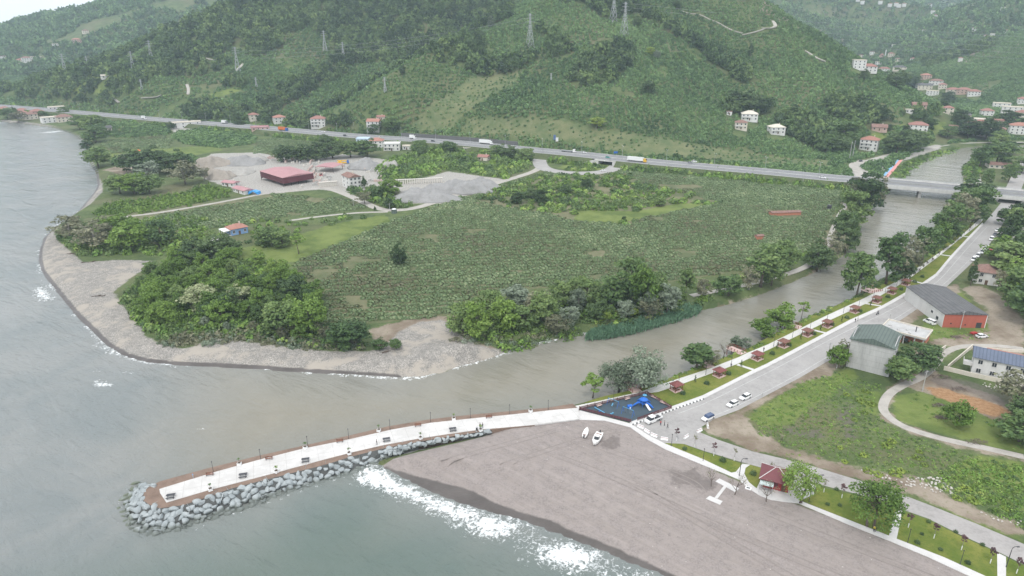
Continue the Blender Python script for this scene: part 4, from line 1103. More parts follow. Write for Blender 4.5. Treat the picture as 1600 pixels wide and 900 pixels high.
def frame3(l, f, rr, z=ZG):
    """three ground corners (far left, front, far right as seen) -> front-left based rectangle: centre, turn, width along f->rr, depth along f->l"""
    L, F_, R_ = (np.array(P(*q, z)[:2]) for q in (l, f, rr))
    ax = R_ - F_; W = np.linalg.norm(ax); ax /= W; ay = np.array([-ax[1], ax[0]]); D = abs((L - F_) @ ay)
    c = F_ + ax * W / 2 + ay * D / 2
    return (c[0], c[1], z), math.atan2(ax[1], ax[0]), W, D
def face_rz(p, turn=0.0): return math.atan2(p[0], -p[1]) + math.pi + turn if False else -math.atan2(p[0], p[1]) + turn

# ---- right bank: the four buildings by the river road
loc, rz, W, D = frame3((1321.7, 572.5), (1321.8, 572.6), (1388, 589.5)); D = 13.5
a = np.array([math.cos(rz), math.sin(rz)]); ay = np.array([-a[1], a[0]]); f0 = P(1321.7, 572.5)[:2]; c0 = f0 + a * W / 2 + ay * D / 2
r = thing('apartment_shell', 'tall windowless bare concrete block with a green sheet roof beside the river road', 'building', (*c0, ZG), rz)
H = 10.2
MB().box(-W / 2, W / 2, -D / 2, D / 2, -.6, H).build('wall', M_GREYC, r)
rf = MB().hip(-W / 2, W / 2, -D / 2, D / 2, H + .2, 1.9, .5, gable=True).build('roof', M_GREENR, r)
gables(r, M_GREYC, W - .04, D, H, 1.7)
MB().add([(-.9, -D / 2 + 1.6, H + .2 + 1.9 * (2.1 / (D / 2 + .5)) + .05), (-.1, -D / 2 + 1.6, H + .2 + 1.9 * (2.1 / (D / 2 + .5)) + .05), (-.1, -1.2, H + .2 + 1.9 * ((D / 2 - .7) / (D / 2 + .5)) + .05), (-.9, -1.2, H + .2 + 1.9 * ((D / 2 - .7) / (D / 2 + .5)) + .05)], [(0, 1, 2, 3)]).build('skylight', M_WHITEP, rf)
jt = MB()
for k in range(1, 5): jt.box(-W / 2 - .012, W / 2 + .012, -D / 2 - .012, D / 2 + .012, k * 2.05, k * 2.05 + .07)
jt.build('pour_joint', mat('stained_concrete', (0.30, 0.295, 0.285), 0.9, .2, .5), r)
for k in range(3):
    for i in range(3):
        add_window(r, W / 2, -D / 2 + D * (i + .5) / 3, k * 3.1 + 1.2, math.pi / 2, 1.1, 1.3)
        add_window(r, -W / 2 + W * (i + .5) / 3, D / 2, k * 3.1 + 1.2, math.pi, 1.3, 1.4)
clear(c0, 14)
loc, rz, W, D = frame3((1374, 526), (1375, 526.5), (1441, 544)); D = 9.5
a = np.array([math.cos(rz), math.sin(rz)]); ay = np.array([-a[1], a[0]]); c0 = P(1375, 527)[:2] + a * W / 2 + ay * D / 2
r = thing('brick_building', 'low unfinished brick building with a pale open roof slab behind the concrete block', 'building', (*c0, ZG), rz); H = 3.4
mb = MB().box(-W / 2, W / 2 - 7.2, -D / 2, D / 2, -.3, H).box(W / 2 - 7.2, W / 2, -D / 2 + 3, D / 2, -.3, H)
mb.build('wall', M_BRICK, r)
sl = MB().box(-W / 2 - .5, W / 2 + .5, -D / 2 - .5, D / 2 + .5, H, H + .4); sl.build('roof_slab', M_GREYC, r)
bb = MB()
for q in ((-W / 2 - .5, W / 2 + .5, -D / 2 - .5, -D / 2 - .2), (-W / 2 - .5, W / 2 + .5, D / 2 + .2, D / 2 + .5), (W / 2 + .2, W / 2 + .5, -D / 2 - .2, D / 2 + .2), (-W / 2 - .5, -W / 2 - .2, -D / 2 - .2, D / 2 + .2)): bb.box(*q, H + .401, H + .8)
bb.build('parapet', M_WALLC, r)
for x in (W / 2 - 6.6, W / 2 - 3.2, W / 2 - .4): MB().box(x, x + .4, -D / 2, -D / 2 + .4, -.3, H - .003).build('column', M_GREYC, r)
for i in range(3): add_window(r, -W / 2 + 2.4 + i * 3, -D / 2, 1.0, 0, 1.3, 1.3, False)
for i in range(6):
    x, y = random.uniform(-W / 2 + 1, W / 2 - 1), random.uniform(-D / 2 + 1, D / 2 - 1)
    tag(MB().box(-.35, .35, -.5, .5, 0, .4, tx=.1, ty=.1).build('rubble_block', M_GREYC, None, loc=(c0[0] + a[0] * x + ay[0] * y, c0[1] + a[1] * x + ay[1] * y, ZG + H + .4)), 'small grey block left lying on the unfinished brick roof', 'rubble', 'blocks on the unfinished roof')
MB().box(-.15, .15, -.15, .15, H + .4, H + 2.4).build('chimney', M_DARKM, r, loc=(W * .22, 0, 0))
clear(c0, 11)
loc, rz, W, D = frame3((1449, 469), (1471.6, 511.4), (1538, 512.6))
L_ = P(1449, 468)[:2]; F_ = P(1471.6, 511.4)[:2]; D = np.linalg.norm(L_ - F_) * .97
a = np.array([math.cos(rz), math.sin(rz)]); ay = np.array([-a[1], a[0]]); c0 = F_ + a * W / 2 + ay * D / 2
r = thing('warehouse', 'long warehouse with an orange-red gable front and a grey sheet roof', 'warehouse', (*c0, ZG), rz); H = 5.4; RH = 1.5
MB().box(-W / 2, W / 2, -D / 2, D / 2, -.4, H).build('wall', M_ORRED, r)
gables(r, M_ORRED, W, D, H, RH, False, .25)
sw = MB().box(-W / 2 - .06, -W / 2 - .004, -D / 2, D / 2, -.4, H - .01).build('side_wall', M_WALLW, r, label='white painted long side of the warehouse')
MB().box(W / 2 - .12, W / 2 + .05, -D / 2 - .1, -D / 2 + .2, 0, H - .02).build('downpipe', M_WHITEP, r)
rf = MB().hip(-W / 2, W / 2, -D / 2, D / 2, H + .12, RH + .02, .35, gable=True, th=.1).build('roof', M_GREYR, r)
MB().box(-W / 2 + .3, -W / 2 + 2.6, -D / 2 + D * .16, -D / 2 + D * .24, 0, .05).build('roof_patch', M_PINKM, rf, loc=(0, 0, H + .12 + .38)).rotation_euler = (0, -math.atan2(RH, W / 2 + .35) * .98, 0)
for y, z, s in ((-D * .22, 2.6, 1.2), (-D * .36, 1.6, 1.5)):
    add_window(r, -W / 2 - .06, y, z, -math.pi / 2, s, s * .8, False)
add_window(r, -W / 2 + 3, -D / 2, 1.4, 0, .5, .5, False); add_window(r, W * .03, -D / 2, 1.0, 0, .6, .4, False)
MB().box(W / 2 - 3.4, W / 2 - 1.4, -D / 2 - .05, -D / 2 + .05, 0, 2.2).build('door', M_DARKM, r)
clear(c0, 17)
loc, rz, W, D = frame3((1515, 434), (1521, 442.5), (1559, 447.5)); D = 9.5
a = np.array([math.cos(rz), math.sin(rz)]); ay = np.array([-a[1], a[0]]); c0 = P(1521, 442.5)[:2] + a * W / 2 + ay * D / 2
house('farmhouse', 'white two-storey house with a brown hipped roof behind the warehouse', (*c0, ZG), rz, W, D, 2, M_WALLW, M_TILEB, 'hip', 2.8, 2.6, 2, 2, win=True, door=True)
loc, rz, W, D = frame3((1512, 575), (1516, 584), (1603, 603)); D = 9.0
a = np.array([math.cos(rz), math.sin(rz)]); ay = np.array([-a[1], a[0]]); c0 = P(1516, 584)[:2] + a * W / 2 + ay * D / 2
r = house('villa', 'new white villa with a slate-blue roof inside a pale garden wall', (*c0, ZG), rz, W, D, 2, M_WALLW, M_BLUER, 'gable', 3.1, 1.9, 4, 2, over=.6, door=False, chimney=False)
MB().box(-W / 2 - 2.6, -W / 2 - .004, -D / 2 + .4, -D / 2 + 4.4, 2.7, 2.95).box(-W / 2 - 2.6, -W / 2 - 2.5, -D / 2 + .4, -D / 2 + 4.4, 2.951, 3.95).box(-W / 2 - 2.49, -W / 2 - .004, -D / 2 + .4, -D / 2 + .5, 2.951, 3.95).build('balcony', M_FRAME, r)
MB().box(-W * .3, W * .42, .2, .9, 8.0, 8.25).build('ridge_trim', M_TILEO, r)
# garden and field walls
def wall(name, label, pts, h, m, t=.3, cat='wall'):
    w = smooth_line(XY(pts), 0) if len(pts) > 2 else XY(pts)
    L, Rr = ribbon(w, t, None); c = w.mean(0)
    o = MB().loft([[(*(L[i] - c), -.3), (*(L[i] - c), h), (*(Rr[i] - c), h), (*(Rr[i] - c), -.3)] for i in range(len(w))]).build(name, m, loc=(*c, ZG))
    return tag(o, label, cat)
wall('garden_wall', 'pale wall running along the back track to the villa corner', [(1480, 576), (1500, 559), (1519, 543)], 1.3, M_WALLC)
wall('garden_wall', 'long pale wall in front of the villa above the rubble', [(1474, 578), (1515, 588), (1566, 599), (1600, 607)], 1.5, M_WALLC)
wall('garden_wall', 'short pale wall beside the muddy track behind the concrete block', [(1455, 558), (1477, 543.5)], 1.1, M_WALLC)
wall('roadside_wall', 'pale low wall along the lane above the villa', [(1530, 546), (1565, 549), (1602, 551)], 1.0, M_WALLC)

# ---- the plain: cottage, works, cabins
loc, rz, W, D = frame3((354, 364), (362, 368.5), (388, 363.5)); D = 7.5
a = np.array([math.cos(rz), math.sin(rz)]); ay = np.array([-a[1], a[0]]); c0 = P(362, 368.5)[:2] + a * W / 2 + ay * D / 2
r = house('cottage', 'small sky-blue cottage with a red hipped roof and white porch', (*c0, ZG), rz, W, D, 1, M_WALLB, M_TILEO, 'hip', 3.4, 1.9, 3, 2, chimney=True)
pc = MB().box(-W / 2 - 4, -W / 2 - .01, -D / 2, D / 2, 2.9, 3.15)
pc.build('porch_roof', M_WHITEP, r)
for y in (-D / 2 + .2, 0, D / 2 - .4): MB().box(-W / 2 - 3.9, -W / 2 - 3.7, y, y + .2, 0, 2.898).build('porch_post', M_WHITEP, r)
MB().box(-W / 2 - 4, -W / 2 - .01, -D / 2, D / 2, -.2, .35).build('porch_floor', CONC2, r)
sheet('terrace_path', [(303, 382), (341, 368), (348, 372), (312, 384)], 0.25, CONC2)
loc, rz, W, D = frame3((399, 282), (443, 292), (491, 284))
r = thing('works_shed', 'big open works shed with a faded red roof in the stone yard', 'shed', loc, rz); H = 6.4
MB().box(-W / 2, W / 2, -D / 2, -D / 2 + .2, 2.2, H).box(-W / 2, -W / 2 + .2, -D / 2 + .21, D / 2, 2.2, H).box(W / 2 - .2, W / 2, -D / 2 + .21, D / 2 - .21, 2.2, H).box(-W / 2 + .21, W / 2, D / 2 - .2, D / 2, 1.2, H).build('cladding', M_DKRED, r)
MB().hip(-W / 2, W / 2, -D / 2, D / 2, H + .1, 1.3, .4, gable=True, th=.1).build('roof', M_PINKM, r)
for x in np.linspace(-W / 2 + .3, W / 2 - .3, 5):
    for y in (-D / 2 + .35, D / 2 - .35): MB().box(x - .2, x + .2, y - .12, y + .12, 0, H - .02).build('post', M_DARKM, r)
clear(loc, 26)
loc, rz, W, D = frame3((505, 264), (521, 270), (536, 264)); r = thing('works_canopy', 'small faded red sheet canopy behind the big works shed', 'shed', loc, rz)
MB().hip(-W / 2, W / 2, -D / 2, D / 2, 4.2, .9, .3, gable=True, th=.1).build('roof', M_PINKM, r)
for x in (-W / 2 + .3, W / 2 - .3):
    for y in (-D / 2 + .3, D / 2 - .3): MB().box(x - .12, x + .12, y - .12, y + .12, 0, 4.15).build('post', M_DARKM, r)
loc, rz, W, D = frame3((531, 291.5), (547, 296), (565, 293.5))
house('works_house', 'white three-storey house with red roof beside the stone yard', loc, rz, W, D, 3, M_WALLW, M_TILEB, 'gable', 2.7, 1.8, 3, 2, door=False)
for (l, f, rr), lb in ((((340, 285), (345, 291), (363, 293)), 'long white cabin with red roof, farther of the pair by the yard'), (((362, 294), (367, 299), (385, 304)), 'white cabin with red roof beside the blue tarpaulin')):
    loc, rz, W, D = frame3(l, f, rr); house('cabin', lb, loc, rz, W, 6.5, 1, M_WALLW, M_PINKM, 'gable', 2.6, 1.1, 4, 1, cat='cabin')
p = P(398, 303); r = thing('tarpaulin_shelter', 'bright blue tarpaulin stretched over a shelter by the cabins', 'tarpaulin', p, -.1)
MB().loft([[(-3.6, y, 0), (-3.3, y, 1.9), (0, y, 2.5 + .15 * math.sin(y * 3)), (3.3, y, 1.9), (3.6, y, 0), (3.4, y, 0), (0, y, 2.2), (-3.4, y, 0)] for y in (-2.2, -1, 0, 1, 2.2)]).build('cover', M_BLUET, r)
# farm huts with rusty roofs in the orchard
p = P(1226, 335); r = thing('farm_shed', 'long low shed with a rusty red roof at the orchard edge', 'shed', p, .12)
MB().box(-9.3, 9.3, -2.2, 2.2, -.2, 1.7).build('wall', M_BRICK, r); MB().hip(-9.3, 9.3, -2.2, 2.2, 1.8, .7, .3, gable=True).build('roof', M_TILEB, r); clear(p, 10)
p = P(1186, 373); r = thing('farm_shed', 'tiny shelter with a rusty roof deep among the vines', 'shed', p, .3)
MB().box(-2, 2, -1.3, 1.3, -.2, 1.9).build('wall', M_BRICK, r); MB().hip(-2, 2, -1.3, 1.3, 2, .5, .3, gable=True).build('roof', M_TILEB, r)
p = P(1295, 329); r = thing('water_tank', 'dark tank on a steel stand beside the orchard track', 'tank', p, .2)
MB().tube([(0, 0, 1.6), (0, 0, 3.6)], 1.3, 12).build('tank', M_DARKM, r)
for x in (-1, 1):
    for y in (-1, 1): MB().box(x * .9 - .08, x * .9 + .08, y * .9 - .08, y * .9 + .08, 0, 1.6).build('leg', M_STEEL, r)
p = P(616, 333); r = thing('water_tank', 'green round tank at the bend of the farm lane', 'tank', p, 0)
MB().tube([(0, 0, 0), (0, 0, 2.6)], 1.7, 14).build('tank', M_GREENR, r); MB().tube([(0, 0, 2.6), (0, 0, 3.0)], [1.5, .5], 12).build('cap', M_WHITEP, r)

# ---- houses on the slopes, along the highway and in the village
HS = [ # u, v, px wide, floors, wall, roof, kind, label, turn
 (437,191,18,2,M_WALLW,M_TILEO,'hip','white two-storey house with orange-red roof above the highway, nearest the orange lorry',.2),
 (498,198,22,3,M_WALLW,M_TILE,'hip','tall white balconied house with dull red roof by the highway trees',-.1),
 (397,187,14,2,M_WALLC,M_TILE,'hip','cream house with red roof half hidden above the highway',.2),
 (407,207,26,2,M_WALLP,M_PINKM,'flat','pink and white roadside building on the sea side of the highway',.1),
 (585,203,20,3,M_WALLW,M_TILEO,'gable','white gabled house with a bright orange-red roof above the highway',-.3),
 (595,187,12,1,M_WALLC,M_TILE,'gable','small pink-roofed hut just above the white gabled house',.2),
 (568,226,20,2,M_WALLS,M_WALLS,'flat','pale blue two-storey roadside house on the sea side of the highway',-.2),
 (589,229,22,2,M_WALLW,M_TILEO,'hip','white roadside house with orange-red roof next to the pale blue one',-.2),
 (613,234,26,2,M_WALLW,M_WALLW,'flat','white flat-roofed villa beside the highway',-.1),
 (636,233,14,1,M_WALLW,M_WALLC,'flat','low white annex next to the flat-roofed villa',-.1),
 (736,235,24,1,M_WALLW,M_WALLC,'flat','long low white depot beside the highway',-.1),
 (756,250,17,1,M_WALLC,M_TILE,'gable','small red-roofed house among trees below the highway',-.4),
 (1157,201,18,2,M_WALLC,M_TILEB,'hip','cream two-storey house with brown roof at the foot of the hill',.1),
 (1170,187,24,2,M_WALLW,M_WALLC,'hip','white house with broad pale roof below the dark trees',.1),
 (1139,179,8,1,M_WALLW,M_TILEB,'flat','tiny white hut beside the hillside trees',.2),
 (1212,208,22,2,M_WALLW,M_WALLC,'hip','white house with pale roof alone at the edge of the terraces',.4),
 (1357,233,24,3,M_WALLW,M_TILEO,'hip','white three-storey house with orange-red roof near the river lane',-.1),
 (1373,203,20,1,M_WALLP,M_TILEB,'gable','old salmon barn with a brown roof behind the meadow',.1),
 (1433,204,24,2,M_WALLW,M_TILE,'hip','white two-storey house with red roof beyond the meadow',.1),
 (1435,168,18,1,M_WALLP,M_TILEB,'gable','low old brick house with brown roof above the meadow',.2),
 (1456,148,15,3,M_WALLW,M_WALLC,'flat','white block with a dark stair strip in the valley village',.1),
 (1445,139,18,2,M_WALLC,M_GREYR,'gable','grey-roofed hall behind the white block in the valley',.0),
 (1488,146,17,2,M_WALLC,M_TILE,'hip','cream block, first of the three side by side in the valley',.1),
 (1505,146,17,2,M_WALLP,M_TILE,'hip','salmon block, middle of the three side by side in the valley',.1),
 (1521,149,15,2,M_WALLW,M_TILE,'hip','white block, last of the three side by side in the valley',.1),
 (1446,123,13,2,M_WALLP,M_TILEO,'hip','red-roofed house uphill of the valley hall',.2),
 (1462,132,16,2,M_WALLW,M_TILEB,'hip','white house with brown roof uphill of the three blocks',-.2),
 (1341,107,17,4,M_WALLW,M_WALLC,'flat','tall white block at the far end of the valley',.2),
 (1356,112,22,2,M_WALLW,M_TILE,'hip','long white building with red roof beside the tall far block',.1),
 (1381,112,15,2,M_WALLW,M_TILE,'hip','white building with red roof in the middle of the far valley row',.1),
 (1405,110,17,2,M_WALLC,M_GREYR,'hip','grey-roofed building ending the far valley row',.1),
 (1362,85,6,2,M_WALLW,M_TILEB,'flat','small white house up beyond the far valley row',.1),
 (1392,88,8,2,M_WALLC,M_TILE,'hip','pale house beside the far mosque',.1),
 (1552,196,21,2,M_WALLP,M_TILE,'flat','salmon three-bay house in the riverside village',.1),
 (1564,168,20,2,M_WALLW,M_WALLC,'flat','white flat-roofed house at the top of the riverside village',.1),
 (1580,178,24,3,M_WALLW,M_WALLC,'flat','big white hall with tall dark glazing in the riverside village',.1),
 (1503,183,18,1,M_WALLC,M_GREYR,'gable','grey metal barn at the edge of the riverside village',.3),
 (1524,190,22,1,M_WALLW,M_WALLC,'flat','low white depot in the riverside village',.1),
 (1528,210,20,4,M_WALLW,M_TILE,'hip','tall white block with red roof by the river bend',.2),
 (1543,208,14,3,M_WALLC,M_TILE,'hip','cream block with red roof joined to the tall white block',.2),
 (1556,210,20,2,M_WALLP,M_TILEB,'hip','brown-roofed house with pink walls by the river bend',.0),
 (1480,177,13,2,M_WALLC,M_TILE,'hip','small cream house between the valley hall and the riverside village',.2),(1541,180,15,2,M_WALLW,M_TILE,'hip','white house with red roof beside the big white hall',.2),(1597,183,17,2,M_WALLC,M_TILE,'hip','cream house with red roof past the big white hall',.1),(1513,200,13,2,M_WALLW,M_TILEB,'hip','small white house with brown roof behind the tall white block',.3),(1537,200,12,2,M_WALLP,M_TILE,'hip','salmon house behind the joined cream block',.2),(1574,197,14,2,M_WALLC,M_TILE,'gable','cream gabled house between the salmon three-bay house and the trees',.2),(1426,96,7,2,M_WALLW,M_TILE,'hip','white house above the grey-roofed end of the far valley row',.1),(1402,96,6,2,M_WALLC,M_TILEB,'hip','tiny cream house above the far valley row',.1),(1372,101,8,2,M_WALLW,M_WALLC,'flat','flat white house just behind the far valley row',.1),(1345,90,6,2,M_WALLC,M_TILE,'flat','tiny pale house on the slope above the tall far block',.1),(1436,136,10,2,M_WALLW,M_TILE,'hip','white house with red roof beside the valley hall',.1),(1472,138,10,2,M_WALLC,M_TILE,'hip','cream house below the brown-roofed house in the valley',.1),(1597,161,12,2,M_WALLW,M_TILE,'hip','white house with red roof at the picture edge above the village',.1),(1420,176,9,1,M_WALLW,M_WALLC,'flat','low white shed beside the old brick house',.1),
 (1590,209,22,3,M_WALLW,M_TILEO,'hip','white house with orange-red roof by the river trees',.2),
 (1497,205,24,1,M_WALLC,M_TILEB,'gable','low old house with a long brown roof by the river trees',.1),
 (37,184,15,2,M_WALLW,M_TILE,'hip','white beach house with red roof beside the cape shore',.2),
 (48,186,15,2,M_WALLC,M_TILEB,'hip','cream beach house with brown roof beside the cape shore',.3),
 (59,181,15,2,M_WALLP,M_TILE,'hip','pink house behind the cape beach houses',.2),
 (80,191,22,2,M_WALLW,M_WALLC,'flat','bright white beach house nearest the water on the cape',.2),
 (101,190,19,2,M_WALLC,M_TILEB,'hip','cream house with brown roof, last of the cape beach houses',.2),
 (89,174,19,2,M_WALLW,M_WALLC,'flat','white roadside block above the cape beach houses',.1),
 (35,176,16,1,M_WALLC,M_TILE,'hip','low red-roofed house at the cape roadside',.1),
 (7,173,14,1,M_WALLC,M_TILE,'hip','red-roofed house at the very end of the cape road',.1),
 (292,199,40,2,M_WALLW,M_WALLC,'flat','long white roadside building with a forecourt and dark shrubs',.1),
 (165,204,15,1,M_WALLC,M_GREYR,'gable','grey-roofed barn near the cape shore',.2),
 (42,97,11,3,M_WALLW,M_TILEB,'hip','white house, tallest of the cluster on the far headland',.1),
 (32,98,9,2,M_WALLC,M_TILE,'hip','cream house in the cluster on the far headland',.1),
 (56,91,13,1,M_WALLW,M_WALLC,'flat','flat white house at the upper edge of the headland cluster',.1),
 (120,66,11,2,M_WALLP,M_TILEO,'hip','salmon house high on the hazy headland',.1),
 (134,52,8,2,M_WALLC,M_TILEB,'hip','topmost cream house on the hazy headland',.1),
 (87,73,7,2,M_WALLW,M_WALLC,'flat','small white house between the headland cluster and the salmon house',.1),
 (5,92,7,2,M_WALLW,M_TILE,'flat','small white house at the sea end of the headland',.1),
 (164,122,9,1,M_WALLW,M_WALLC,'gable','white farmhouse in the middle of the hillside meadow',.2)]
for (u, v, wp, fl, wm, rm, kd, lb, tn) in HS:
    p = hit(u, v); mpp = px_m(p); W = wp * mpp * .92; far = mpp > .75
    D = min(W * .8, 12) if wp < 30 else 9
    fh = 3.0
    if u > 1335 and v < 170 and fl > 2: fl -= 1
    house('house', lb, p, face_rz(p, tn), W, D, fl, wm, rm, kd, fh, None, max(2, min(4, int(W / 3.6))), 0 if far else 1, frame=mpp < .35, balcony=(fl > 1 and not far), chimney=(kd != 'flat' and not far), door=not far)
    dv = -np.array(p[:2]) / np.linalg.norm(p[:2])
    for q_ in (9, 18): clear(np.array(p[:2]) + dv * q_, W * .55 + 1)
# scattered far farmhouses: white specks on the hazy mountains
for i, (u, v) in enumerate([(1340,2),(1347,6),(1400,9),(1404,11),(1412,10),(1443,6),(1452,11),(1457,21),(1461,28),(1444,51),(1333,47),(1396,74),(1540,60),(1550,57),(1572,52),(1567,16),(1522,48),(1452,98),(1500,96),(1375,6),(1390,10)]):
    p = hit(u, v); W = 4.6 * px_m(p)
    house('farmhouse', 'distant white farmhouse speck on the hazy mountainside', p, face_rz(p, .2), W, W * .8, 2, M_WALLW, (M_TILE, M_WALLC)[i % 2], ('hip', 'flat')[i % 2], max(3, W * .35), None, 2, 1, frame=False, chimney=False, door=False, win=False, group='farmhouses on the far mountains')
# mosque with minaret in the far valley
p = hit(1377, 91); mp_ = px_m(p)
r = thing('mosque', 'small pink mosque with one white minaret in the far valley', 'mosque', p, face_rz(p))
MB().box(-5, 5, -5, 5, -1, 6).build('wall', M_WALLP, r)
MB().loft([[(math.cos(t) * 4.2 * math.cos(e), math.sin(t) * 4.2 * math.cos(e), 6 + 4.2 * math.sin(e)) for t in np.linspace(0, 2 * math.pi, 12, endpoint=False)] for e in np.linspace(0, 1.45, 5)]).build('dome', M_TILE, r, True)
MB().tube([(7, 0, -1), (7, 0, 16)], [.9, .8], 8).tube([(7, 0, 16), (7, 0, 19.5)], [.9, .05], 8).build('minaret', M_WHITEP, r)
# restaurant by the right bank above the bridge
p = P(1566, 262); r = thing('riverside_restaurant', 'low brown riverside restaurant with sheet and green roofs above the bridge', 'restaurant', p, -.35)
MB().box(-11, 5, -6, 6, -.3, 3).build('wall', M_WALLC, r); MB().hip(-11, 5, -6, 6, 3.1, 1.4, .6, gable=True).build('roof', M_TILEB, r)
MB().hip(5.4, 12, -5, 5, 2.7, .8, .2, gable=True).build('terrace_roof', M_GREENR, r)
for x in (5.8, 11.6):
    for y in (-4.6, 4.6): MB().box(x - .1, x + .1, y - .1, y + .1, 0, 2.6).build('post', M_DOOR, r)
for i in range(4): add_window(r, -9 + i * 3.6, -6, 1, 0, 1.6, 1.2)
clear(p, 15)
# beach hut with hipped red roof and glass shelter
p = P(1211, 757)
loc, rz, W, D = (p[0], p[1], ZG + .11), -.42, 7.2, 6.6
r = thing('beach_kiosk', 'dark red kiosk with a big hipped red roof on the beach plaza', 'kiosk', loc, rz)
MB().box(-W / 2 + .9, W / 2 - .5, -D / 2 + .9, D / 2 - .7, 0, 2.9).build('wall', mat('kiosk_red', (0.30, 0.035, 0.04), .5, .12, .8), r)
rf = MB().hip(-W / 2, W / 2, -D / 2, D / 2, 3.0, 2.0, .3, th=.15).build('roof', mat('kiosk_roof', (0.165, 0.055, 0.062), .6, .15, .5), r)
e = min(D / 2, W / 2) + .3; hx, hy = W / 2 + .3, D / 2 + .3
rid = MB()
rx = W / 2 + .3 - hy + .05
for s in (-1, 1):
    for t in (-1, 1): rid.tube([(s * hx, t * hy, 3.02), (s * rx, 0, 5.02)], .09, 5)
rid.tube([(-rx, 0, 5.03), (rx, 0, 5.03)], .09, 5); rid.build('ridge_cap', M_FRAME, rf)
MB().box(-1.1, .6, -D / 2 + .84, -D / 2 + .9, .9, 2.2).build('counter_shutter', M_DKRED, r); MB().box(1.5, 2.4, -D / 2 + .83, -D / 2 + .9, 0, 2.2).build('door', M_DOOR, r)
clear(loc, 6)
p = P(1196, 768); r = thing('glass_shelter', 'small pale glass-roofed shelter in front of the red kiosk', 'shelter', (p[0], p[1], ZG + .11), -.42)
MB().box(-1.6, 1.6, -1.2, 1.2, 2.4, 2.5).build('roof', mat('frosted_panel', (0.50, 0.58, 0.57), .35, .08, .6), r)
for x in (-1.5, 1.5):
    for y in (-1.1, 1.1): MB().tube([(x, y, 0), (x, y, 2.4)], .05, 6).build('post', M_STEEL, r)

# ---- highway bridge, underpass
BD = mat('bridge_concrete', (0.56, 0.55, 0.53), .9, .14, .25, streak=True)
q0, q1 = HWY[np.argmin(abs(HWY[:, 0] - BR_X0))], None
pl = np.array([(np.interp(x, HWY[:, 0], HWY[:, 1])) for x in (BR_X0, BR_X1 + 20)]); A = np.array([BR_X0, pl[0]]); B = np.array([BR_X1 + 20, pl[1]])
ax = (B - A); Ln = np.linalg.norm(ax); ax /= Ln
br = thing('highway_bridge', 'long flat concrete highway bridge on piers across the river', 'bridge', (*A, 0), math.atan2(ax[1], ax[0]))
MB().box(0, Ln, -13.2, -.4, HWY_Z - 1.7, HWY_Z - .02).box(0, Ln, .4, 13.2, HWY_Z - 1.7, HWY_Z - .02).build('deck', BD, br)
MB().box(0, Ln, -12.4, -1.1, HWY_Z - .018, HWY_Z + .02).box(0, Ln, 1.1, 12.4, HWY_Z - .018, HWY_Z + .02).build('carriageway', HWYM, br)
for y in (-13.25, 12.95): MB().box(0, Ln, y, y + .3, HWY_Z - 1.2, HWY_Z + .85).build('parapet', BD, br)
for y in (-.95, .75): MB().box(0, Ln, y, y + .2, HWY_Z - .01, HWY_Z + .8).build('median_barrier', MEDM, br)
gr = MB()
for y in (-13.1, 13.1):
    for z in (1.15, 1.45): gr.tube([(0, y, HWY_Z + z), (Ln, y, HWY_Z + z)], .05, 4)
    for x in np.arange(1, Ln, 3.0): gr.box(x - .05, x + .05, y - .05, y + .05, HWY_Z + .851, HWY_Z + 1.45)
gr.build('handrail', M_STEEL, br)
for u, v in ((1379, 305), (1436, 310), (1493, 316), (1554, 318), (1593, 320)):
    g = P(u, v, 0)[:2] - A; x = float(g @ ax)
    for y in (-7, 7):
        MB().box(x - .8, x + .8, y - 3.6, y + 3.6, -3, HWY_Z - 2.6, tx=-.0).box(x - .95, x + .95, y - 5.6, y + 5.6, HWY_Z - 2.599, HWY_Z - 1.702).build('pier', BD, br)
MB().box(-3, 0, -13, 13, -1, HWY_Z - .1).build('abutment', BD, br); MB().box(Ln, Ln + 2, -13, 13, -1, HWY_Z - .1).build('abutment', BD, br)
c = np.array([UND, np.interp(UND, HWY[:, 0], HWY[:, 1])])
t0 = np.array([HWY[11, 0] - HWY[10, 0], HWY[11, 1] - HWY[10, 1]]); ur = math.atan2(t0[1], t0[0])
un = thing('underpass', 'concrete underpass opening below the highway beside the roundabout', 'underpass', (*c, 0), ur)
MB().box(-9.5, -6, -13, 13, 1, HWY_Z - 1.2).box(6, 9.5, -13, 13, 1, HWY_Z - 1.2).build('side_wall', BD, un)
MB().box(-9.6, 9.6, -13.1, 13.1, HWY_Z - 1.198, HWY_Z - .305).build('deck', BD, un)
MB().add([(-9.5, -13.2, 1), (-22, -20, 1), (-22, -20, 2.6), (-9.5, -13.2, HWY_Z - .4), (-9.5, -13.8, 1), (-22, -20.6, 1), (-22, -20.6, 2.6), (-9.5, -13.8, HWY_Z - .4)], [(0, 1, 2, 3), (7, 6, 5, 4), (3, 2, 6, 7), (1, 5, 6, 2), (0, 3, 7, 4)]).build('wing_wall', BD, un)
clear(c, 16)
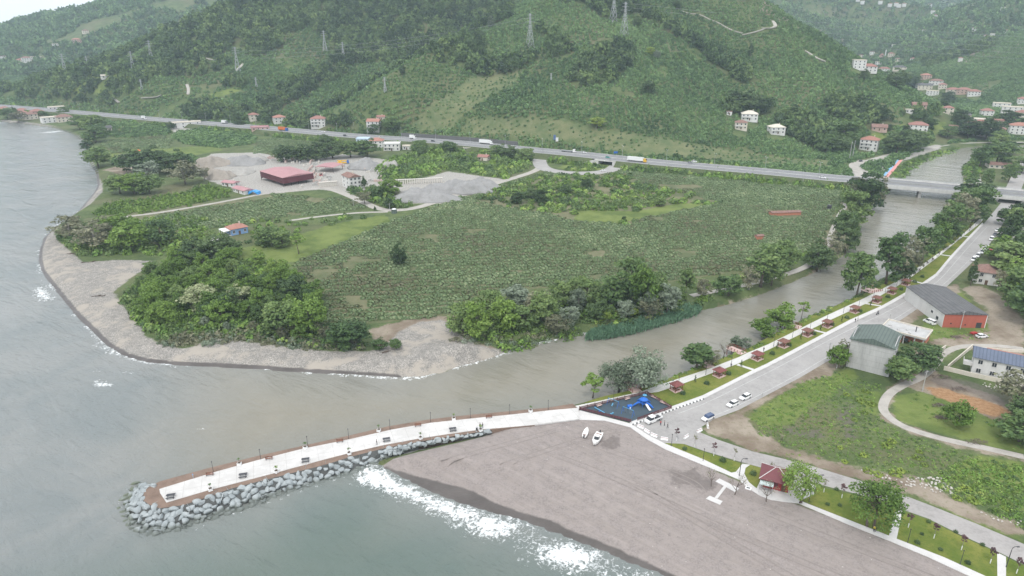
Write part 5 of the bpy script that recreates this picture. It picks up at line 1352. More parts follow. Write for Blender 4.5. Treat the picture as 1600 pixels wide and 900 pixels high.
# dark stone retaining wall on the hill side of the highway
RETM = mat('dark_stone_wall', (0.13, 0.13, 0.13), .9, .25, .3, world_space=True)
k = np.where((p_x := smooth_line(HWY, 2))[:, 0] > -9e9)[0]
pp = smooth_line(HWY, 2); dd = np.gradient(pp, axis=0); dd /= np.linalg.norm(dd, axis=1)[:, None]; nn = np.stack([-dd[:, 1], dd[:, 0]], -1)
for ua, ub, lb in ((405, 440, 'short dark stone retaining wall behind the orange lorry'), (600, 812, 'long dark stone retaining wall on the hill side of the highway')):
    xa, xb = P(ua, 200 if ua < 500 else 212, HWY_Z)[0], P(ub, 201 if ub < 500 else 230, HWY_Z)[0]
    kk = np.where((pp[:, 0] >= xa) & (pp[:, 0] <= xb))[0]
    if len(kk) < 2: continue
    q = pp[kk] + nn[kk] * 15.5; cc = q.mean(0); q = q - cc; n_ = nn[kk]
    o = MB().loft([[(*q[i], 1), (*q[i], HWY_Z + 3.2), (*(q[i] + n_[i] * .8), HWY_Z + 3.2), (*(q[i] + n_[i] * .8), 1)] for i in range(len(q))]).build('retaining_wall', RETM, loc=(*cc, 0))
    tag(o, lb, 'wall')

# ---- yard of the stone works
GRV = [mat('grey_gravel', (0.27, 0.265, 0.258), .95, .2, .25, bmp=.6), mat('tan_gravel', (0.29, 0.258, 0.222), .95, .22, .25, bmp=.6), mat('pale_gravel', (0.34, 0.325, 0.30), .95, .2, .25, bmp=.6)]
def heap(u, v, wp, hp, mi, label, asp=.75):
    p = hit(u, v); m_ = px_m(p); rx = wp * m_ / 2; h = hp * m_ * .95
    n = 44; mb = MB(); secs = []
    for t in np.linspace(0, 1, 17):
        rr = (1 - t) ** .9; ring = []
        for j in range(n):
            an = 2 * math.pi * j / n; k = 1 + .20 * math.sin(an * 2 + u) + .11 * math.sin(an * 3 + v) + .06 * math.sin(an * 7 + u * 2)
            x, y = rx * rr * k * math.cos(an) + rx * .12 * t * math.sin(u), rx * asp * rr * k * math.sin(an)
            f1, f2 = float(fbm(np.array([x / (rx * .42) + u]), np.array([y / (rx * .42) + v]), 4)[0]), float(fbm(np.array([x / 2.2 + u]), np.array([y / 2.2]), 2)[0])
            e = min(t * 4, 1)
            ring.append((x, y, h * (t ** .95) * (1 - .35 * t) * 1.25 + e * ((f1 - .5) * h * .75 + (f2 - .5) * .9) - .15))
        secs.append(ring)
    o = mb.loft(secs).build('gravel_heap', GRV[mi], smooth=True, loc=(p[0], p[1], ZG))
    tag(o, label, 'gravel heap'); clear(p, rx * .9)
heap(333, 258, 62, 17, 1, 'tan gravel heap at the sea end of the stone yard'); heap(378, 256, 62, 15, 0, 'grey gravel heap behind the big works shed'); heap(343, 276, 56, 16, 1, 'tan gravel heap nearest the red-roofed cabins')
heap(398, 250, 40, 10, 2, 'low pale gravel heap at the back of the stone yard'); heap(375, 270, 50, 11, 2, 'low pale heap beside the big works shed')
heap(571, 262, 54, 18, 0, 'grey gravel heap behind the white works house'); heap(610, 260, 34, 11, 2, 'small pale heap next to the scrub')
heap(712, 298, 95, 26, 0, 'tallest grey gravel heap by the farm lane'); heap(752, 291, 66, 17, 0, 'grey heap tapering towards the roundabout'); heap(662, 310, 100, 20, 0, 'broad grey gravel heap nearest the garden trees')
BLK = [mat('pale_blocks', (0.56, 0.53, 0.48), .9, .15, 1.0), mat('grey_blocks', (0.42, 0.41, 0.39), .9, .15, 1.0), mat('pink_blocks', (0.52, 0.40, 0.36), .9, .15, 1.0)]
yard = XY([(400, 296), (440, 296), (500, 290), (525, 290), (520, 276), (495, 268), (500, 255), (540, 258), (600, 262), (590, 278), (570, 285), (575, 292), (600, 280), (560, 266), (480, 248), (420, 244), (410, 250), (470, 258), (492, 276), (490, 288), (444, 296)])
yq = fill(yard, 6.5, .3)
blkm = []
for i in range(3):
    mb = MB()
    for j in range(2 + i):
        x = (j - (1 + i) / 2) * 1.5
        mb.box(x - .65, x + .65, -.6, .6, 0, .12).box(x - .6, x + .6, -.55, .55, .121, 1.3 + .25 * ((j * 7 + i) % 3))
    blkm.append(mb.mesh('block_stack', BLK[i]))
for i, (x, y) in enumerate(yq[:90]):
    o = link_mesh('block_stack', blkm[i % 3], None, (x, y, ZG)); o.rotation_euler = (0, 0, random.choice((.1, 1.67)) + random.uniform(-.1, .1))
    tag(o, ('pale block stack on pallets in the stone yard', 'grey block stack on pallets in the stone yard', 'pinkish block stack on pallets in the stone yard')[i % 3], 'block stack', 'block stacks in the stone yard')
pm = MB().box(-.55, .55, -.9, .9, 0, 3.0).box(-.75, .75, -1.1, 1.1, 3.001, 3.4).mesh('precast_unit', BLK[0])
for i in range(26):
    t = i / 25; p = P(602 + 88 * t, 288 - 3.6 * t + 2 * t * (1 - t))
    tag(link_mesh('precast_unit', pm, None, (p[0], p[1], ZG)), 'upright cream precast concrete unit standing in the row by the heaps', 'precast unit', 'row of precast units').rotation_euler = (0, 0, .1)
for i in range(11):
    t = i / 10; p = P(500 + 26 * t, 292 - 2 * t)
    tag(link_mesh('precast_unit', pm, None, (p[0], p[1], ZG)), 'upright cream precast unit in the short row beside the works house', 'precast unit', 'short row of precast units')
# ---------------------------------------------------------------- planting: cover that nobody could count
def no_clear(xy):
    ok = np.ones(len(xy), bool)
    for x, y, r in CLEAR_XY: ok &= (xy[:, 0] - x) ** 2 + (xy[:, 1] - y) ** 2 > r * r
    return ok
def not_in(xy, polys, pad=0):
    ok = np.ones(len(xy), bool)
    for pl in polys: ok &= ~in_poly(xy[:, 0], xy[:, 1], pl)
    return ok
def off_lines(xy, lines):
    ok = np.ones(len(xy), bool)
    for q, w in lines:
        lo, hi = q.min(0) - w, q.max(0) + w
        k = np.where((xy[:, 0] > lo[0]) & (xy[:, 0] < hi[0]) & (xy[:, 1] > lo[1]) & (xy[:, 1] < hi[1]))[0]
        if len(k): ok[k] &= dist_line(xy[k, 0], xy[k, 1], q, False) > w
    return ok
def fov(xy, z, pad=90):
    """keep what this bay looks at, with a wide margin for a step aside"""
    d = np.c_[xy, z] - np.array([0, 0, CAM_H])
    f = d[:, 1] * CP - d[:, 2] * SP; up = d[:, 1] * SP + d[:, 2] * CP
    u = 800 + FPX * d[:, 0] / f; v = 450 - FPX * up / f
    return (f > 0) & (u > -pad) & (u < 1600 + pad) & (v > -pad) & (v < 960)
hpolys = [HXY(p) for p in FOREST]; opolys = [HXY(p) for p in OPEN]
HW_PTS = smooth_line(HWY, 1)
VLINES = [(q, w * .5 + 1.5) for q, w in trk]
# hill orchards of hazel in loose rows
g = []
for x0, x1, y0, y1, st, st2 in ((-1500, 1500, 520, 1480, 4.7, 4.0),):
    X, Y = np.meshgrid(np.arange(x0, x1, st2), np.arange(y0, y1, st))
    g.append(np.c_[X.ravel() + RNG.uniform(-1.4, 1.4, X.size), Y.ravel() + RNG.uniform(-.9, .9, X.size)])
g = np.concatenate(g)
yh = np.interp(g[:, 0], HW_PTS[:, 0], HW_PTS[:, 1])
g = g[(g[:, 1] > yh + 24) & in_poly(g[:, 0], g[:, 1], LAND_A)]
gz_ = T(g[:, 0], g[:, 1]); k = fov(g, gz_); g = g[k]; gz_ = gz_[k]
lane_pts = [(XY([(1342, 256), (1385, 243), (1420, 235), (1455, 230), (1480, 226)]), 6), (XY([(1455, 232), (1470, 222), (1466, 212), (1474, 206)]), 7), (XY([(1348, 285), (1342, 268), (1330, 257)]), 6)]
k = off_lines(g, VLINES + lane_pts) & no_clear(g) & (dist_line(g[:, 0], g[:, 1], LAND_A) > 12); g = g[k]; gz_ = gz_[k]
inf = ~not_in(g, hpolys); ino = ~not_in(g, opolys)
bare = fbm(g[:, 0] / 55., g[:, 1] / 55., 3)
gully = fbm(g[:, 0] / 120. + 40, g[:, 1] / 120., 3)
wood = inf | ((gully > .635) & (gz_ > 12))
hz_k = ~wood & ~(ino & ((RNG.random(len(g)) > .6))) & ~((bare > .70) & (RNG.random(len(g)) > .3))
hz_xy = g[hz_k]; sml = np.where(ino[hz_k], .55, 1.0)
z = gz_[hz_k] - .2; n_ = len(hz_xy); s = RNG.uniform(.7, 1.25, n_) * sml * (.62 + .76 * fbm(hz_xy[:, 0] / 48. + 9, hz_xy[:, 1] / 48., 3))
scatter('hazel_orchard', np.c_[hz_xy, z], np.c_[s * 2.05, s * 2.05, s * 2.5 * RNG.uniform(.8, 1.2, n_)], RNG.uniform(0, 6.28, n_), RNG.integers(0, 3, n_), HAZ, 'dark green hazel orchards covering the hillsides')
print('hazel', n_)
wx = g[wood]; wzv = gz_[wood]; k = RNG.random(len(wx)) < .42; wx = wx[k]; wzv = wzv[k]; n_ = len(wx); s = RNG.uniform(.6, 1.45, n_)
scatter('hill_forest', np.c_[wx, wzv - .5], np.c_[s * 4.6, s * 4.6, s * 5.6], RNG.uniform(0, 6.28, n_), RNG.integers(0, 4, n_), FOR, 'dark wild forest in the gullies and ridges of the hill')
print('forest', n_)
# far mountains
def farfill(y0, y1, st, r, h, nm, lb, srcs):
    X, Y = np.meshgrid(np.arange(-.9 * y1, .9 * y1, st), np.arange(y0, y1, st))
    q = np.c_[X.ravel() + RNG.uniform(-.5, .5, X.size) * st, Y.ravel() + RNG.uniform(-.5, .5, X.size) * st]
    q = q[(np.abs(q[:, 0]) < .92 * q[:, 1] + 150)]
    zz = T(q[:, 0], q[:, 1]); k = (zz > 1.5) & fov(q, zz, 60) & no_clear(q); q = q[k]; zz = zz[k]
    k = fbm(q[:, 0] / 170., q[:, 1] / 170., 3) < np.where(zz > 30, .66, .56); q = q[k]; zz = zz[k]
    n_ = len(q); s = RNG.uniform(.55, 1.35, n_)
    scatter(nm, np.c_[q, zz - .4], np.c_[s * r, s * r, s * h], RNG.uniform(0, 6.28, n_), RNG.integers(0, len(srcs), n_), srcs, lb); print(nm, n_)
farfill(1480, 2700, 11, 6.0, 7.0, 'far_forest', 'hazy woods and orchards on the slopes behind the spur', FARM)
farfill(2700, 4200, 24, 13, 12, 'far_forest', 'blue hazy woods on the farthest mountains', FARM)
# big vine field of the plain and the smaller fields
def field(px, ang_a, ang_b, step, step2, r, h, srcs, nm, lb, holes=(), keep=.97, jit=.25):
    poly = XY(px); a, b_ = XY([ang_a, ang_b]); ang = math.atan2(b_[1] - a[1], b_[0] - a[0])
    q = fill(poly, step, jit, ang, step2)
    q = q[not_in(q, [XY(h_) for h_ in holes]) & no_clear(q) & (RNG.random(len(q)) < keep)]
    q = q[(dist_line(q[:, 0], q[:, 1], LAND_A) > 6)]
    k = fbm(q[:, 0] / 22., q[:, 1] / 22., 3) < .72; q = q[k]
    put(nm, q, r, h, srcs, lb, .25, ang=ang); print(nm, len(q))
S1 = [(745,308),(790,290),(850,275),(985,272),(1000,285),(1060,300),(1115,310),(1128,318),(1060,330),(1010,338),(985,352),(900,346),(860,335),(790,325)]
BALD = [[(648,375),(662,364),(690,368),(684,378)], [(725,362),(760,357),(764,360),(730,366)], [(925,432),(950,427),(955,431),(930,437)]]
field(M_SOIL[0], (500,500), (700,494), 4.5, 1.9, 1.62, 2.2, KIW, 'vine_field', 'wide grey-green field of trellised vines on the plain', [S1] + BALD)
field([(430,310),(425,303),(560,313),(572,327),(520,333),(430,342),(330,358),(250,362),(205,352),(240,340),(330,322)], (330,355), (560,325), 4.2, 2.4, 1.8, 2.1, KIW, 'vine_field', 'smaller field of trellised vines below the stone yard')
field([(160,222),(250,212),(268,220),(262,232),(175,240)], (160,230), (260,220), 5, 3, 2.0, 2.4, KIW, 'vine_field', 'far field of trellised vines near the cape')
field([(400,222),(470,208),(560,212),(610,222),(560,232),(480,240),(400,240)], (400,232), (560,215), 5, 3, 1.9, 2.0, KIW, 'vine_field', 'vine rows below the highway')
field([(1000,272),(1110,279),(1200,286),(1325,302),(1300,318),(1200,322),(1130,318),(1060,300)], (1000,285), (1300,310), 4, 2.4, 1.9, 2.3, KIW, 'vine_field', 'vines beneath the highway bank')
field([(280,208),(345,200),(400,212),(395,225),(345,232),(290,225),(270,215)], (280,215), (400,215), 5.5, 3.5, 2.4, 3.0, HAZ, 'hazel_plot', 'dark hazel plots near the roadside building')
field([(175,245),(230,240),(300,243),(310,250),(260,262),(180,258)], (175,255), (300,250), 6, 3.5, 2.4, 2.6, HAZ, 'hazel_plot', 'hazel plot by the orange tent lawn', keep=.7)
field([(135,185),(200,192),(268,200),(265,212),(170,216),(140,205)], (140,195), (265,205), 6, 4, 2.5, 3.2, HAZ, 'hazel_plot', 'dark hazel plot behind the cape shore', keep=.8)
# scrub
def scrub(px, step, r, h, srcs, nm, lb, keep=.8, th=.75, holes=(), hill=False):
    q = fill(HXY(px) if hill else XY(px), step, .5)
    if len(q) == 0: return
    q = q[not_in(q, [XY(h_) for h_ in holes]) & no_clear(q) & (RNG.random(len(q)) < keep)]
    k = fbm(q[:, 0] / 16., q[:, 1] / 16., 3) < th; q = q[k]
    put(nm, q, r, h, srcs, lb, .45); print(nm, len(q))
scrub(S1, 4.2, 2.3, 2.2, SCR, 'scrub', 'green bramble scrub in the middle of the plain', .8, .62, [M_GRASS[1]])
scrub([(590,262),(640,240),(700,232),(800,240),(830,248),(825,265),(790,280),(700,266),(625,285),(590,282)], 4.6, 2.6, 3.0, SCR, 'scrub', 'overgrown scrub between the stone works and the highway', .9, .8)
scrub([(515,300),(560,292),(600,296),(650,318),(640,326),(610,327),(575,318)], 3.5, 2.0, 2.4, SCR, 'scrub', 'garden thicket inside the bend of the farm lane', .9, .8)
scrub([(990,262),(1100,268),(1200,277),(1340,292),(1330,300),(1200,285),(1100,278),(990,268)], 3.5, 2.2, 2.8, SCR, 'scrub', 'bramble hedge below the highway bank', .95, .9)
scrub([(875,268),(905,254),(960,256),(975,262),(930,270)], 3.8, 1.8, 1.5, SCR, 'scrub', 'low scrub on the roundabout island', .6, .7)
scrub([(90,372),(140,352),(250,352),(320,356),(330,372),(300,390),(245,404),(180,402),(120,398)], 3.4, 1.9, 2.2, SCR, 'scrub', 'rough scrub behind the top of the pebble beach', .7, .66)
scrub([(300,345),(470,345),(560,335),(580,345),(480,365),(400,395),(340,392)], 4.2, 1.7, 1.8, SCR, 'scrub', 'patchy bushes around the blue cottage', .5, .55)
scrub([(190,470),(240,420),(330,400),(430,412),(480,450),(500,500),(572,528),(570,546),(500,546),(440,536),(330,526),(255,534),(215,505)], 2.6, 1.7, 1.9, SCR, 'undergrowth', 'undergrowth beneath the coastal grove', .85, .8)
scrub([(705,498),(760,470),(850,468),(960,468),(1060,462),(1085,484),(1040,498),(950,515),(860,528),(800,545),(740,530)], 2.6, 1.6, 1.7, SCR, 'undergrowth', 'undergrowth beneath the trees of the left river bank', .8, .75)
scrub([(1085,484),(1180,440),(1290,405),(1340,350),(1352,320),(1340,318),(1290,385),(1180,425),(1090,450)], 2.8, 1.5, 1.5, SCR, 'undergrowth', 'undergrowth along the upper left river bank', .6, .7)
scrub([(1168,650),(1250,596),(1320,578),(1395,602),(1370,640),(1392,668),(1500,705),(1600,728),(1600,830),(1500,770),(1400,745),(1330,722),(1235,700),(1185,680)], 1.0, .5, .38, WEE, 'tall_weeds', 'tall green weeds on the waste ground beside the beach road', .8, .72)
scrub([(1400,625),(1440,614),(1520,640),(1600,682),(1600,708),(1480,680),(1402,652)], 1.5, .6, .45, WEE, 'tall_weeds', 'weeds inside the loop of the yard track', .45, .55)
scrub([(1470,735),(1520,715),(1600,728),(1600,830),(1530,790),(1470,765)], 1.2, .8, .8, WEE, 'tall_weeds', 'dense tall green weeds beside the pale rubble', .8, .75)
scrub([(1452,500),(1470,515),(1540,516),(1560,530),(1500,534),(1452,520)], 1.6, .6, .5, WEE, 'tall_weeds', 'weeds around the foot of the warehouse', .55, .6)
scrub([(1105,684),(1180,706),(1300,738),(1400,765),(1410,758),(1330,728),(1230,702)], 1.8, .45, .35, WEE, 'tall_weeds', 'thin weeds on the verge of the beach road', .35, .5)
for off, lb in ((21.5, 'ragged shrubs along the hill side of the highway'), (-22, 'ragged shrubs along the sea side of the highway'), (-25.5, 'second line of shrubs below the highway')):
    hp = resample(smooth_line(HWY, 2), 2.6); dd_ = np.gradient(hp, axis=0); dd_ /= np.linalg.norm(dd_, axis=1)[:, None]
    q = hp + np.stack([-dd_[:, 1], dd_[:, 0]], -1) * off + RNG.uniform(-1.6, 1.6, hp.shape)
    q = q[(q[:, 0] > -900) & (q[:, 0] < BR_X0 - 8) & (fbm(q[:, 0] / 40. + off, q[:, 1] / 40., 3) < .56) & no_clear(q)]
    put('roadside_shrubs', q, 2.3, 3.6, SCR, lb, .5)
scrub([(240,536),(300,520),(380,520),(470,530),(560,535),(572,546),(500,549),(440,543),(380,536),(310,540),(260,543)], 2.0, 1.5, 1.6, DUL, 'dry_scrub', 'grey dry scrub along the seaward fringe of the grove', .9, .85)
scrub([(700,535),(760,540),(830,535),(900,520),(900,505),(800,528),(720,520)], 2.2, 1.2, 1.2, DUL, 'dry_scrub', 'brownish dry scrub on the river bank beside the spit', .8, .75)
rd = XY([(915,531),(950,529),(990,521),(1040,507),(1080,495),(1098,486),(1085,478),(1040,492),(990,506),(945,514),(918,522)], .5)
q = fill(rd, .9, .5); n_ = len(q); s = RNG.uniform(.75, 1.25, n_)
scatter('reed_bed', np.c_[q, np.zeros(n_) - .1], np.c_[s * 1.0, s * 1.0, s * 2.4], RNG.uniform(0, 6.28, n_), RNG.integers(0, 2, n_), REED, 'dense dark green reed bed along the left river bank')
scrub([(1395,272),(1412,256),(1440,243),(1480,232),(1500,228),(1497,234),(1455,247),(1425,262),(1412,280),(1405,283)], 2.6, 1.6, 1.5, SCR, 'bank_scrub', 'yellow-green scrub on the river bank above the bridge', .9, .85)
scrub([(1510,286),(1505,262),(1522,243),(1545,238),(1552,245),(1535,258),(1530,285)], 2.6, 1.6, 1.5, SCR, 'bank_scrub', 'yellow-green scrub on the right bank above the bridge', .9, .85)
scrub([(1000,604),(1081,576),(1167,544.5),(1255,498),(1330,466),(1400,428),(1450,396),(1480,368),(1485,374),(1452,402),(1404,432),(1333,469),(1257,502),(1170,548),(1083,580),(1002,608)], 1.3, .8, .8, SCR, 'bank_scrub', 'low green growth at the water edge below the promenade', .7, .75)

# ---------------------------------------------------------------- trees one can tell apart
def zone(px, step, kinds, hrange, label, group, keep=1.0, hill=False, wide=1.0, mx=999):
    q = fill(HXY(px) if hill else XY(px), step, .38)
    q = q[RNG.random(len(q)) < keep]; q = q[no_clear(q)][:mx]
    c_ = GROVE_C
    for x, y in q:
        kd = random.choice(kinds); h = random.uniform(*hrange); k = (h - hrange[0]) / (hrange[1] - hrange[0])
        d_ = dist_line(np.array([x]), np.array([y]), XY(COAST_A, 0), False)[0]
        where = 'near the pebbles' if d_ < 34 else ('on the orchard side' if x > c_[0] + 22 else ('on the landward side' if y > c_[1] + 16 else ('towards the river mouth' if x > c_[0] + 2 else 'in its thick middle')))
        GT.append(tree_at((x, y, zat(x, y)), h, kd, '%s %s, %s' % ('low' if k < .3 else ('tall' if k > .7 else 'middling'), label[kd], where), group, wide * random.uniform(.9, 1.2)))
GT = []
GROVE_C = P(370, 470)[:2]
GV = dict(broad='fresh green broadleaf tree in the coastal grove', mid='mid-green tree in the coastal grove', dark='dark-crowned tree in the coastal grove', dull='grey-brown half-bare tree on the seaward fringe of the grove', silver='silvery tree on the seaward fringe of the grove')
zone([(200,452),(240,418),(290,402),(370,405),(430,418),(455,440),(400,450),(300,455),(240,470),(212,480)], 8.5, ['broad', 'broad', 'mid'], (6.5, 9), GV, 'trees of the coastal grove', .78)
zone([(215,482),(300,455),(400,450),(460,440),(490,470),(500,500),(480,520),(420,515),(330,505),(260,515),(228,505)], 8.0, ['broad', 'broad', 'broad', 'mid'], (7, 10.5), GV, 'trees of the coastal grove', .8)
zone([(255,530),(330,508),(420,517),(500,520),(572,530),(565,544),(500,545),(440,533),(380,528),(320,524)], 6.5, ['dull', 'silver', 'dull', 'broad'], (4, 6.5), GV, 'trees on the seaward fringe of the grove', .8)
_by = {}
for o in GT: _by.setdefault(o['label'], []).append(o)
for lb_, os_ in _by.items():
    if len(os_) > 1:
        os_.sort(key=lambda o: o.location.x)
        for i, o in enumerate(os_): o['label'] = lb_.replace(' in the coastal grove', ' of the grove').replace(' on the seaward fringe of the grove', ' of the grove fringe') + ', %s from the sea' % ORD[i]
for u, v, w, h, kd, lb in [(305,408,42,30,'dark','blackish evergreen at the landward tip of the grove, seaward one of the three'),(332,406,46,34,'dark','blackish evergreen at the landward tip of the grove, middle of the three'),(356,402,40,28,'dark','blackish evergreen at the landward tip of the grove, nearest the cottage'),
 (313,488,46,44,'blossom','cream-blossomed tree standing out in the green grove'),(372,478,30,36,'blossom','smaller cream-blossomed tree inside the grove'),
 (485,520,48,58,'broad','large bright green tree at the river end of the grove'),(440,520,50,56,'mid','big rounded tree near the river end of the grove'),(460,470,42,42,'dark','dark tree at the orchard side of the grove'),
 (545,542,58,34,'mid','spreading low tree ending the grove beside the bare earth'),(595,546,22,20,'mid','small round tree on the bare earth, nearer the grove'),(619,545,20,18,'mid','small round tree on the bare earth, nearer the gravel spit'),
 (624,416,25,36,'dark','lone tree in the middle of the vine field'),(467,397,20,34,'slim','slim lone tree on the bright grass slope'),
 (254,383,42,40,'mid','round green tree above the pebble beach'),(205,390,52,34,'broad','spreading pale green tree above the pebble beach'),(150,388,52,34,'dull','olive shrubby tree at the top of the beach'),(180,372,40,24,'broad','low green tree behind the olive shrubby tree'),(110,372,40,28,'dull','olive tree nearest the sea above the beach'),
 (420,383,38,30,'mid','dark leafy tree between cottage and grass slope'),(442,385,30,28,'mid','leafy tree beside the slim lone tree'),
 (154,262,36,26,'mid','round tree on the shore lawn'),(192,252,14,12,'dull','small tree on the shore lawn'),(137,235,16,14,'dark','dark tree on the shore path'),(150,222,30,22,'mid','tree by the shore north of the lawn'),(147,210,34,20,'mid','tree by the shore near the grey-roofed barn'),(125,202,24,16,'mid','tree by the shore nearest the cape houses'),
 (210,270,38,24,'dark','dark tree of the clump by the tan heap, seaward one'),(238,268,42,30,'dark','dark tree of the clump by the tan heap, tallest'),(262,270,34,26,'dark','dark tree of the clump by the tan heap, third along'),(284,270,34,32,'dark','dark tree of the clump by the tan heap, nearest the yard'),(232,278,30,18,'silver','silvery tree in front of the dark clump'),(320,282,18,22,'dull','lone grey-green tree beside the red-roofed cabins'),
 (188,302,34,24,'mid','thicket tree above the shore vines, seaward one'),(210,303,36,28,'broad','thicket tree above the shore vines, middle one'),(234,302,34,24,'mid','thicket tree above the shore vines, landward one'),(290,288,44,16,'dull','pale low tree beside the thicket'),
 (447,252,30,20,'dark','dark tree behind the stone works, first of the belt'),(470,252,32,22,'dark','dark tree behind the stone works, second of the belt'),(495,250,32,24,'dark','dark tree behind the stone works, third of the belt'),(520,247,34,24,'dark','dark tree behind the stone works, fourth of the belt'),(548,246,34,22,'mid','green tree behind the stone works, fifth of the belt'),(575,245,34,20,'mid','green tree behind the stone works, sixth of the belt'),(510,228,22,14,'dark','dark tree in the vine rows below the highway'),(430,247,10,12,'mid','little tree at the seaward end of the belt'),
 (569,294,10,18,'conifer','small dark conifer beside the works house'),(611,303,30,26,'broad','rounded bright tree in the lane-bend garden'),(570,318,24,22,'dull','dull purple-grey tree in the lane-bend garden'),(609,325,18,14,'dark','dark bush-like tree at the tip of the lane-bend garden'),(586,330,5,8,'conifer','tiny dark conifer by the farm lane'),(590,308,24,16,'mid','tree in the middle of the lane-bend garden'),
 (660,243,16,12,'dark','round dark tree beside the highway villa'),(655,238,24,16,'mid','tree below the white annex'),(700,240,26,16,'mid','tree below the highway, between villa and depot'),(780,246,26,16,'mid','tree beside the red-roofed highway house'),(800,248,26,14,'dark','tree near the slip road'),(820,252,26,14,'mid','tree at the slip road fork'),
 (808,318,22,20,'dark','dark tree in the plain scrub, nearest the gravel heaps'),(830,312,22,20,'dark','dark tree in the plain scrub, second from the heaps'),(846,318,24,24,'dark','dark tree in the plain scrub, third from the heaps'),(884,305,20,18,'dark','dark tree in the plain scrub, near the bright clearing'),(916,294,18,16,'dark','dark tree in the plain scrub, towards the roundabout'),(975,347,8,10,'dark','tiny dark tree at the foot of the bright clearing'),(1030,322,18,14,'mid','round tree at the far end of the plain scrub'),
 ]:
    tree(u, v, w, h, kd, lb)
# left bank of the river
LB = [(722,520,44,52,'mid'),(745,530,40,62,'broad'),(762,500,44,52,'mid'),(790,520,46,60,'broad'),(815,515,40,44,'mid'),(848,505,46,56,'mid'),(838,498,40,50,'dull'),(880,478,42,46,'mid'),(915,480,40,52,'mid'),(955,482,40,56,'poplar'),(985,474,56,78,'mid'),(1005,486,46,74,'broad'),(1020,482,40,60,'mid'),(950,474,36,40,'mid'),(870,520,40,30,'dull'),(935,500,38,34,'dark'),(1012,500,36,40,'dull')]
for i, (u, v, w, h, kd) in enumerate(LB):
    tree(u, v, w, h, kd, {'mid': 'leafy mid-green tree in the wood on the left river bank', 'broad': 'bright green tree in the wood on the left river bank', 'dull': 'olive tree at the edge of the left river bank wood', 'poplar': 'slender tree in the left river bank wood', 'dark': 'dark tree behind the reeds'}[kd], 'trees of the left river bank wood')
for u, v, w, h, kd, lb in [(808,478,44,34,'silver','silver-grey tree at the landward end of the river wood'),(890,506,30,32,'silver','small round silver tree at the front of the river wood'),(902,488,28,40,'silver','slim silver tree in the middle of the river wood'),(978,498,26,32,'silver','silver tree just behind the reeds'),(1042,488,38,50,'silver','tall silver tree at the upstream end of the reeds'),(1012,494,28,40,'silver','silver tree next to the tall one above the reeds'),
 (943,502,26,24,'lime','lime green bush-tree at the water behind the reeds'),(988,496,18,18,'lime','small lime green tree among the reeds'),
 (1071,470,24,52,'poplar','dark poplar upstream of the reeds'),(1098,466,26,34,'dull','thin olive tree beside the dark poplar'),(1138,462,40,36,'mid','low spreading tree on the bare left bank'),(1188,448,44,62,'poplar','tall twin poplar on the left bank, downstream one'),(1222,424,40,52,'mid','full green tree on the left bank by the farm track'),(1170,452,26,40,'dull','thin tree below the twin poplars'),(1205,446,34,44,'mid','bushy tree at the water below the full green tree'),
 (1276,424,40,46,'dark','dark tree leaning over the river where the track bends'),(1296,408,36,44,'dull','grey tree at the river bend'),(1320,396,34,54,'dark','dark tree on the inner bend of the river'),(1318,378,36,50,'mid','green tree at the inner bend of the river'),(1330,356,38,60,'mid','green tree between track and river'),(1350,330,46,56,'dark','big dark tree in front of the bridge, left bank'),(1338,318,36,40,'dull','grey-green tree at the bridge end, left bank'),(1366,322,28,48,'dull','tall olive tree at the first bridge pier'),(1312,390,26,36,'dull','bare-ish tree by the inner bend')]:
    tree(u, v, w, h, kd, lb)
# right bank
for u, v, w, h, kd, lb in [(926,622,31,40,'slim','slender twin-stemmed tree on the bank above the playground'),(968,612,52,52,'willow','silvery willow by the first wooden deck'),(1006,606,70,62,'willow','large silvery willow spreading over the bank by the first deck'),
 (1089,576,44,46,'poplar','leafy pointed tree beside the second deck'),(1112,571,24,28,'dull','thin grey tree beside the second deck'),(1150,548,22,24,'silver','crooked leaning tree at the third deck'),(1166,546,12,20,'silver','small leaning tree just beyond the third deck'),
 (1192,528,36,34,'broad','light green tree downstream of the fourth deck'),(1219,513,40,38,'broad','light green tree at the fourth deck'),(1251,502,16,32,'slim','young thin tree on the bank past the fourth deck'),
 (1338,464,44,72,'mid','tall full tree on the bank by the fifth deck'),(1384,444,36,74,'poplar','tall tree upstream of the fifth deck'),(1402,436,34,50,'dull','grey-green tree in the right bank row'),(1420,424,36,54,'dull','grey tree in the right bank row, farther upstream'),(1440,410,34,56,'mid','dark full tree in the right bank row'),(1412,440,22,34,'dark','low dark tree in the right bank row'),
 (1466,386,28,34,'broad','fresh green tree near the end of the promenade'),(1478,372,36,54,'mid','tall green tree near the end of the promenade'),(1498,356,38,50,'dull','olive tree below the bridge, right bank'),(1520,345,40,50,'mid','tree before the bridge, right bank'),(1518,322,44,36,'dark','broad dark tree in front of the bridge, right bank'),(1505,330,24,30,'mid','tree at the river pier of the bridge'),
 (1558,228,22,22,'mid','tree at the river bend above the bridge'),(1575,240,20,16,'dark','dark tree behind the riverside restaurant'),(1530,262,24,32,'mid','tree beside the riverside restaurant'),(1556,258,40,24,'mid','spreading tree before the riverside restaurant'),(1575,285,18,26,'mid','tree at the restaurant car park'),(1596,270,24,22,'mid','tree by the east lane'),(1540,292,16,26,'mid','tree below the restaurant car park')]:
    tree(u, v, w, h, kd, lb)
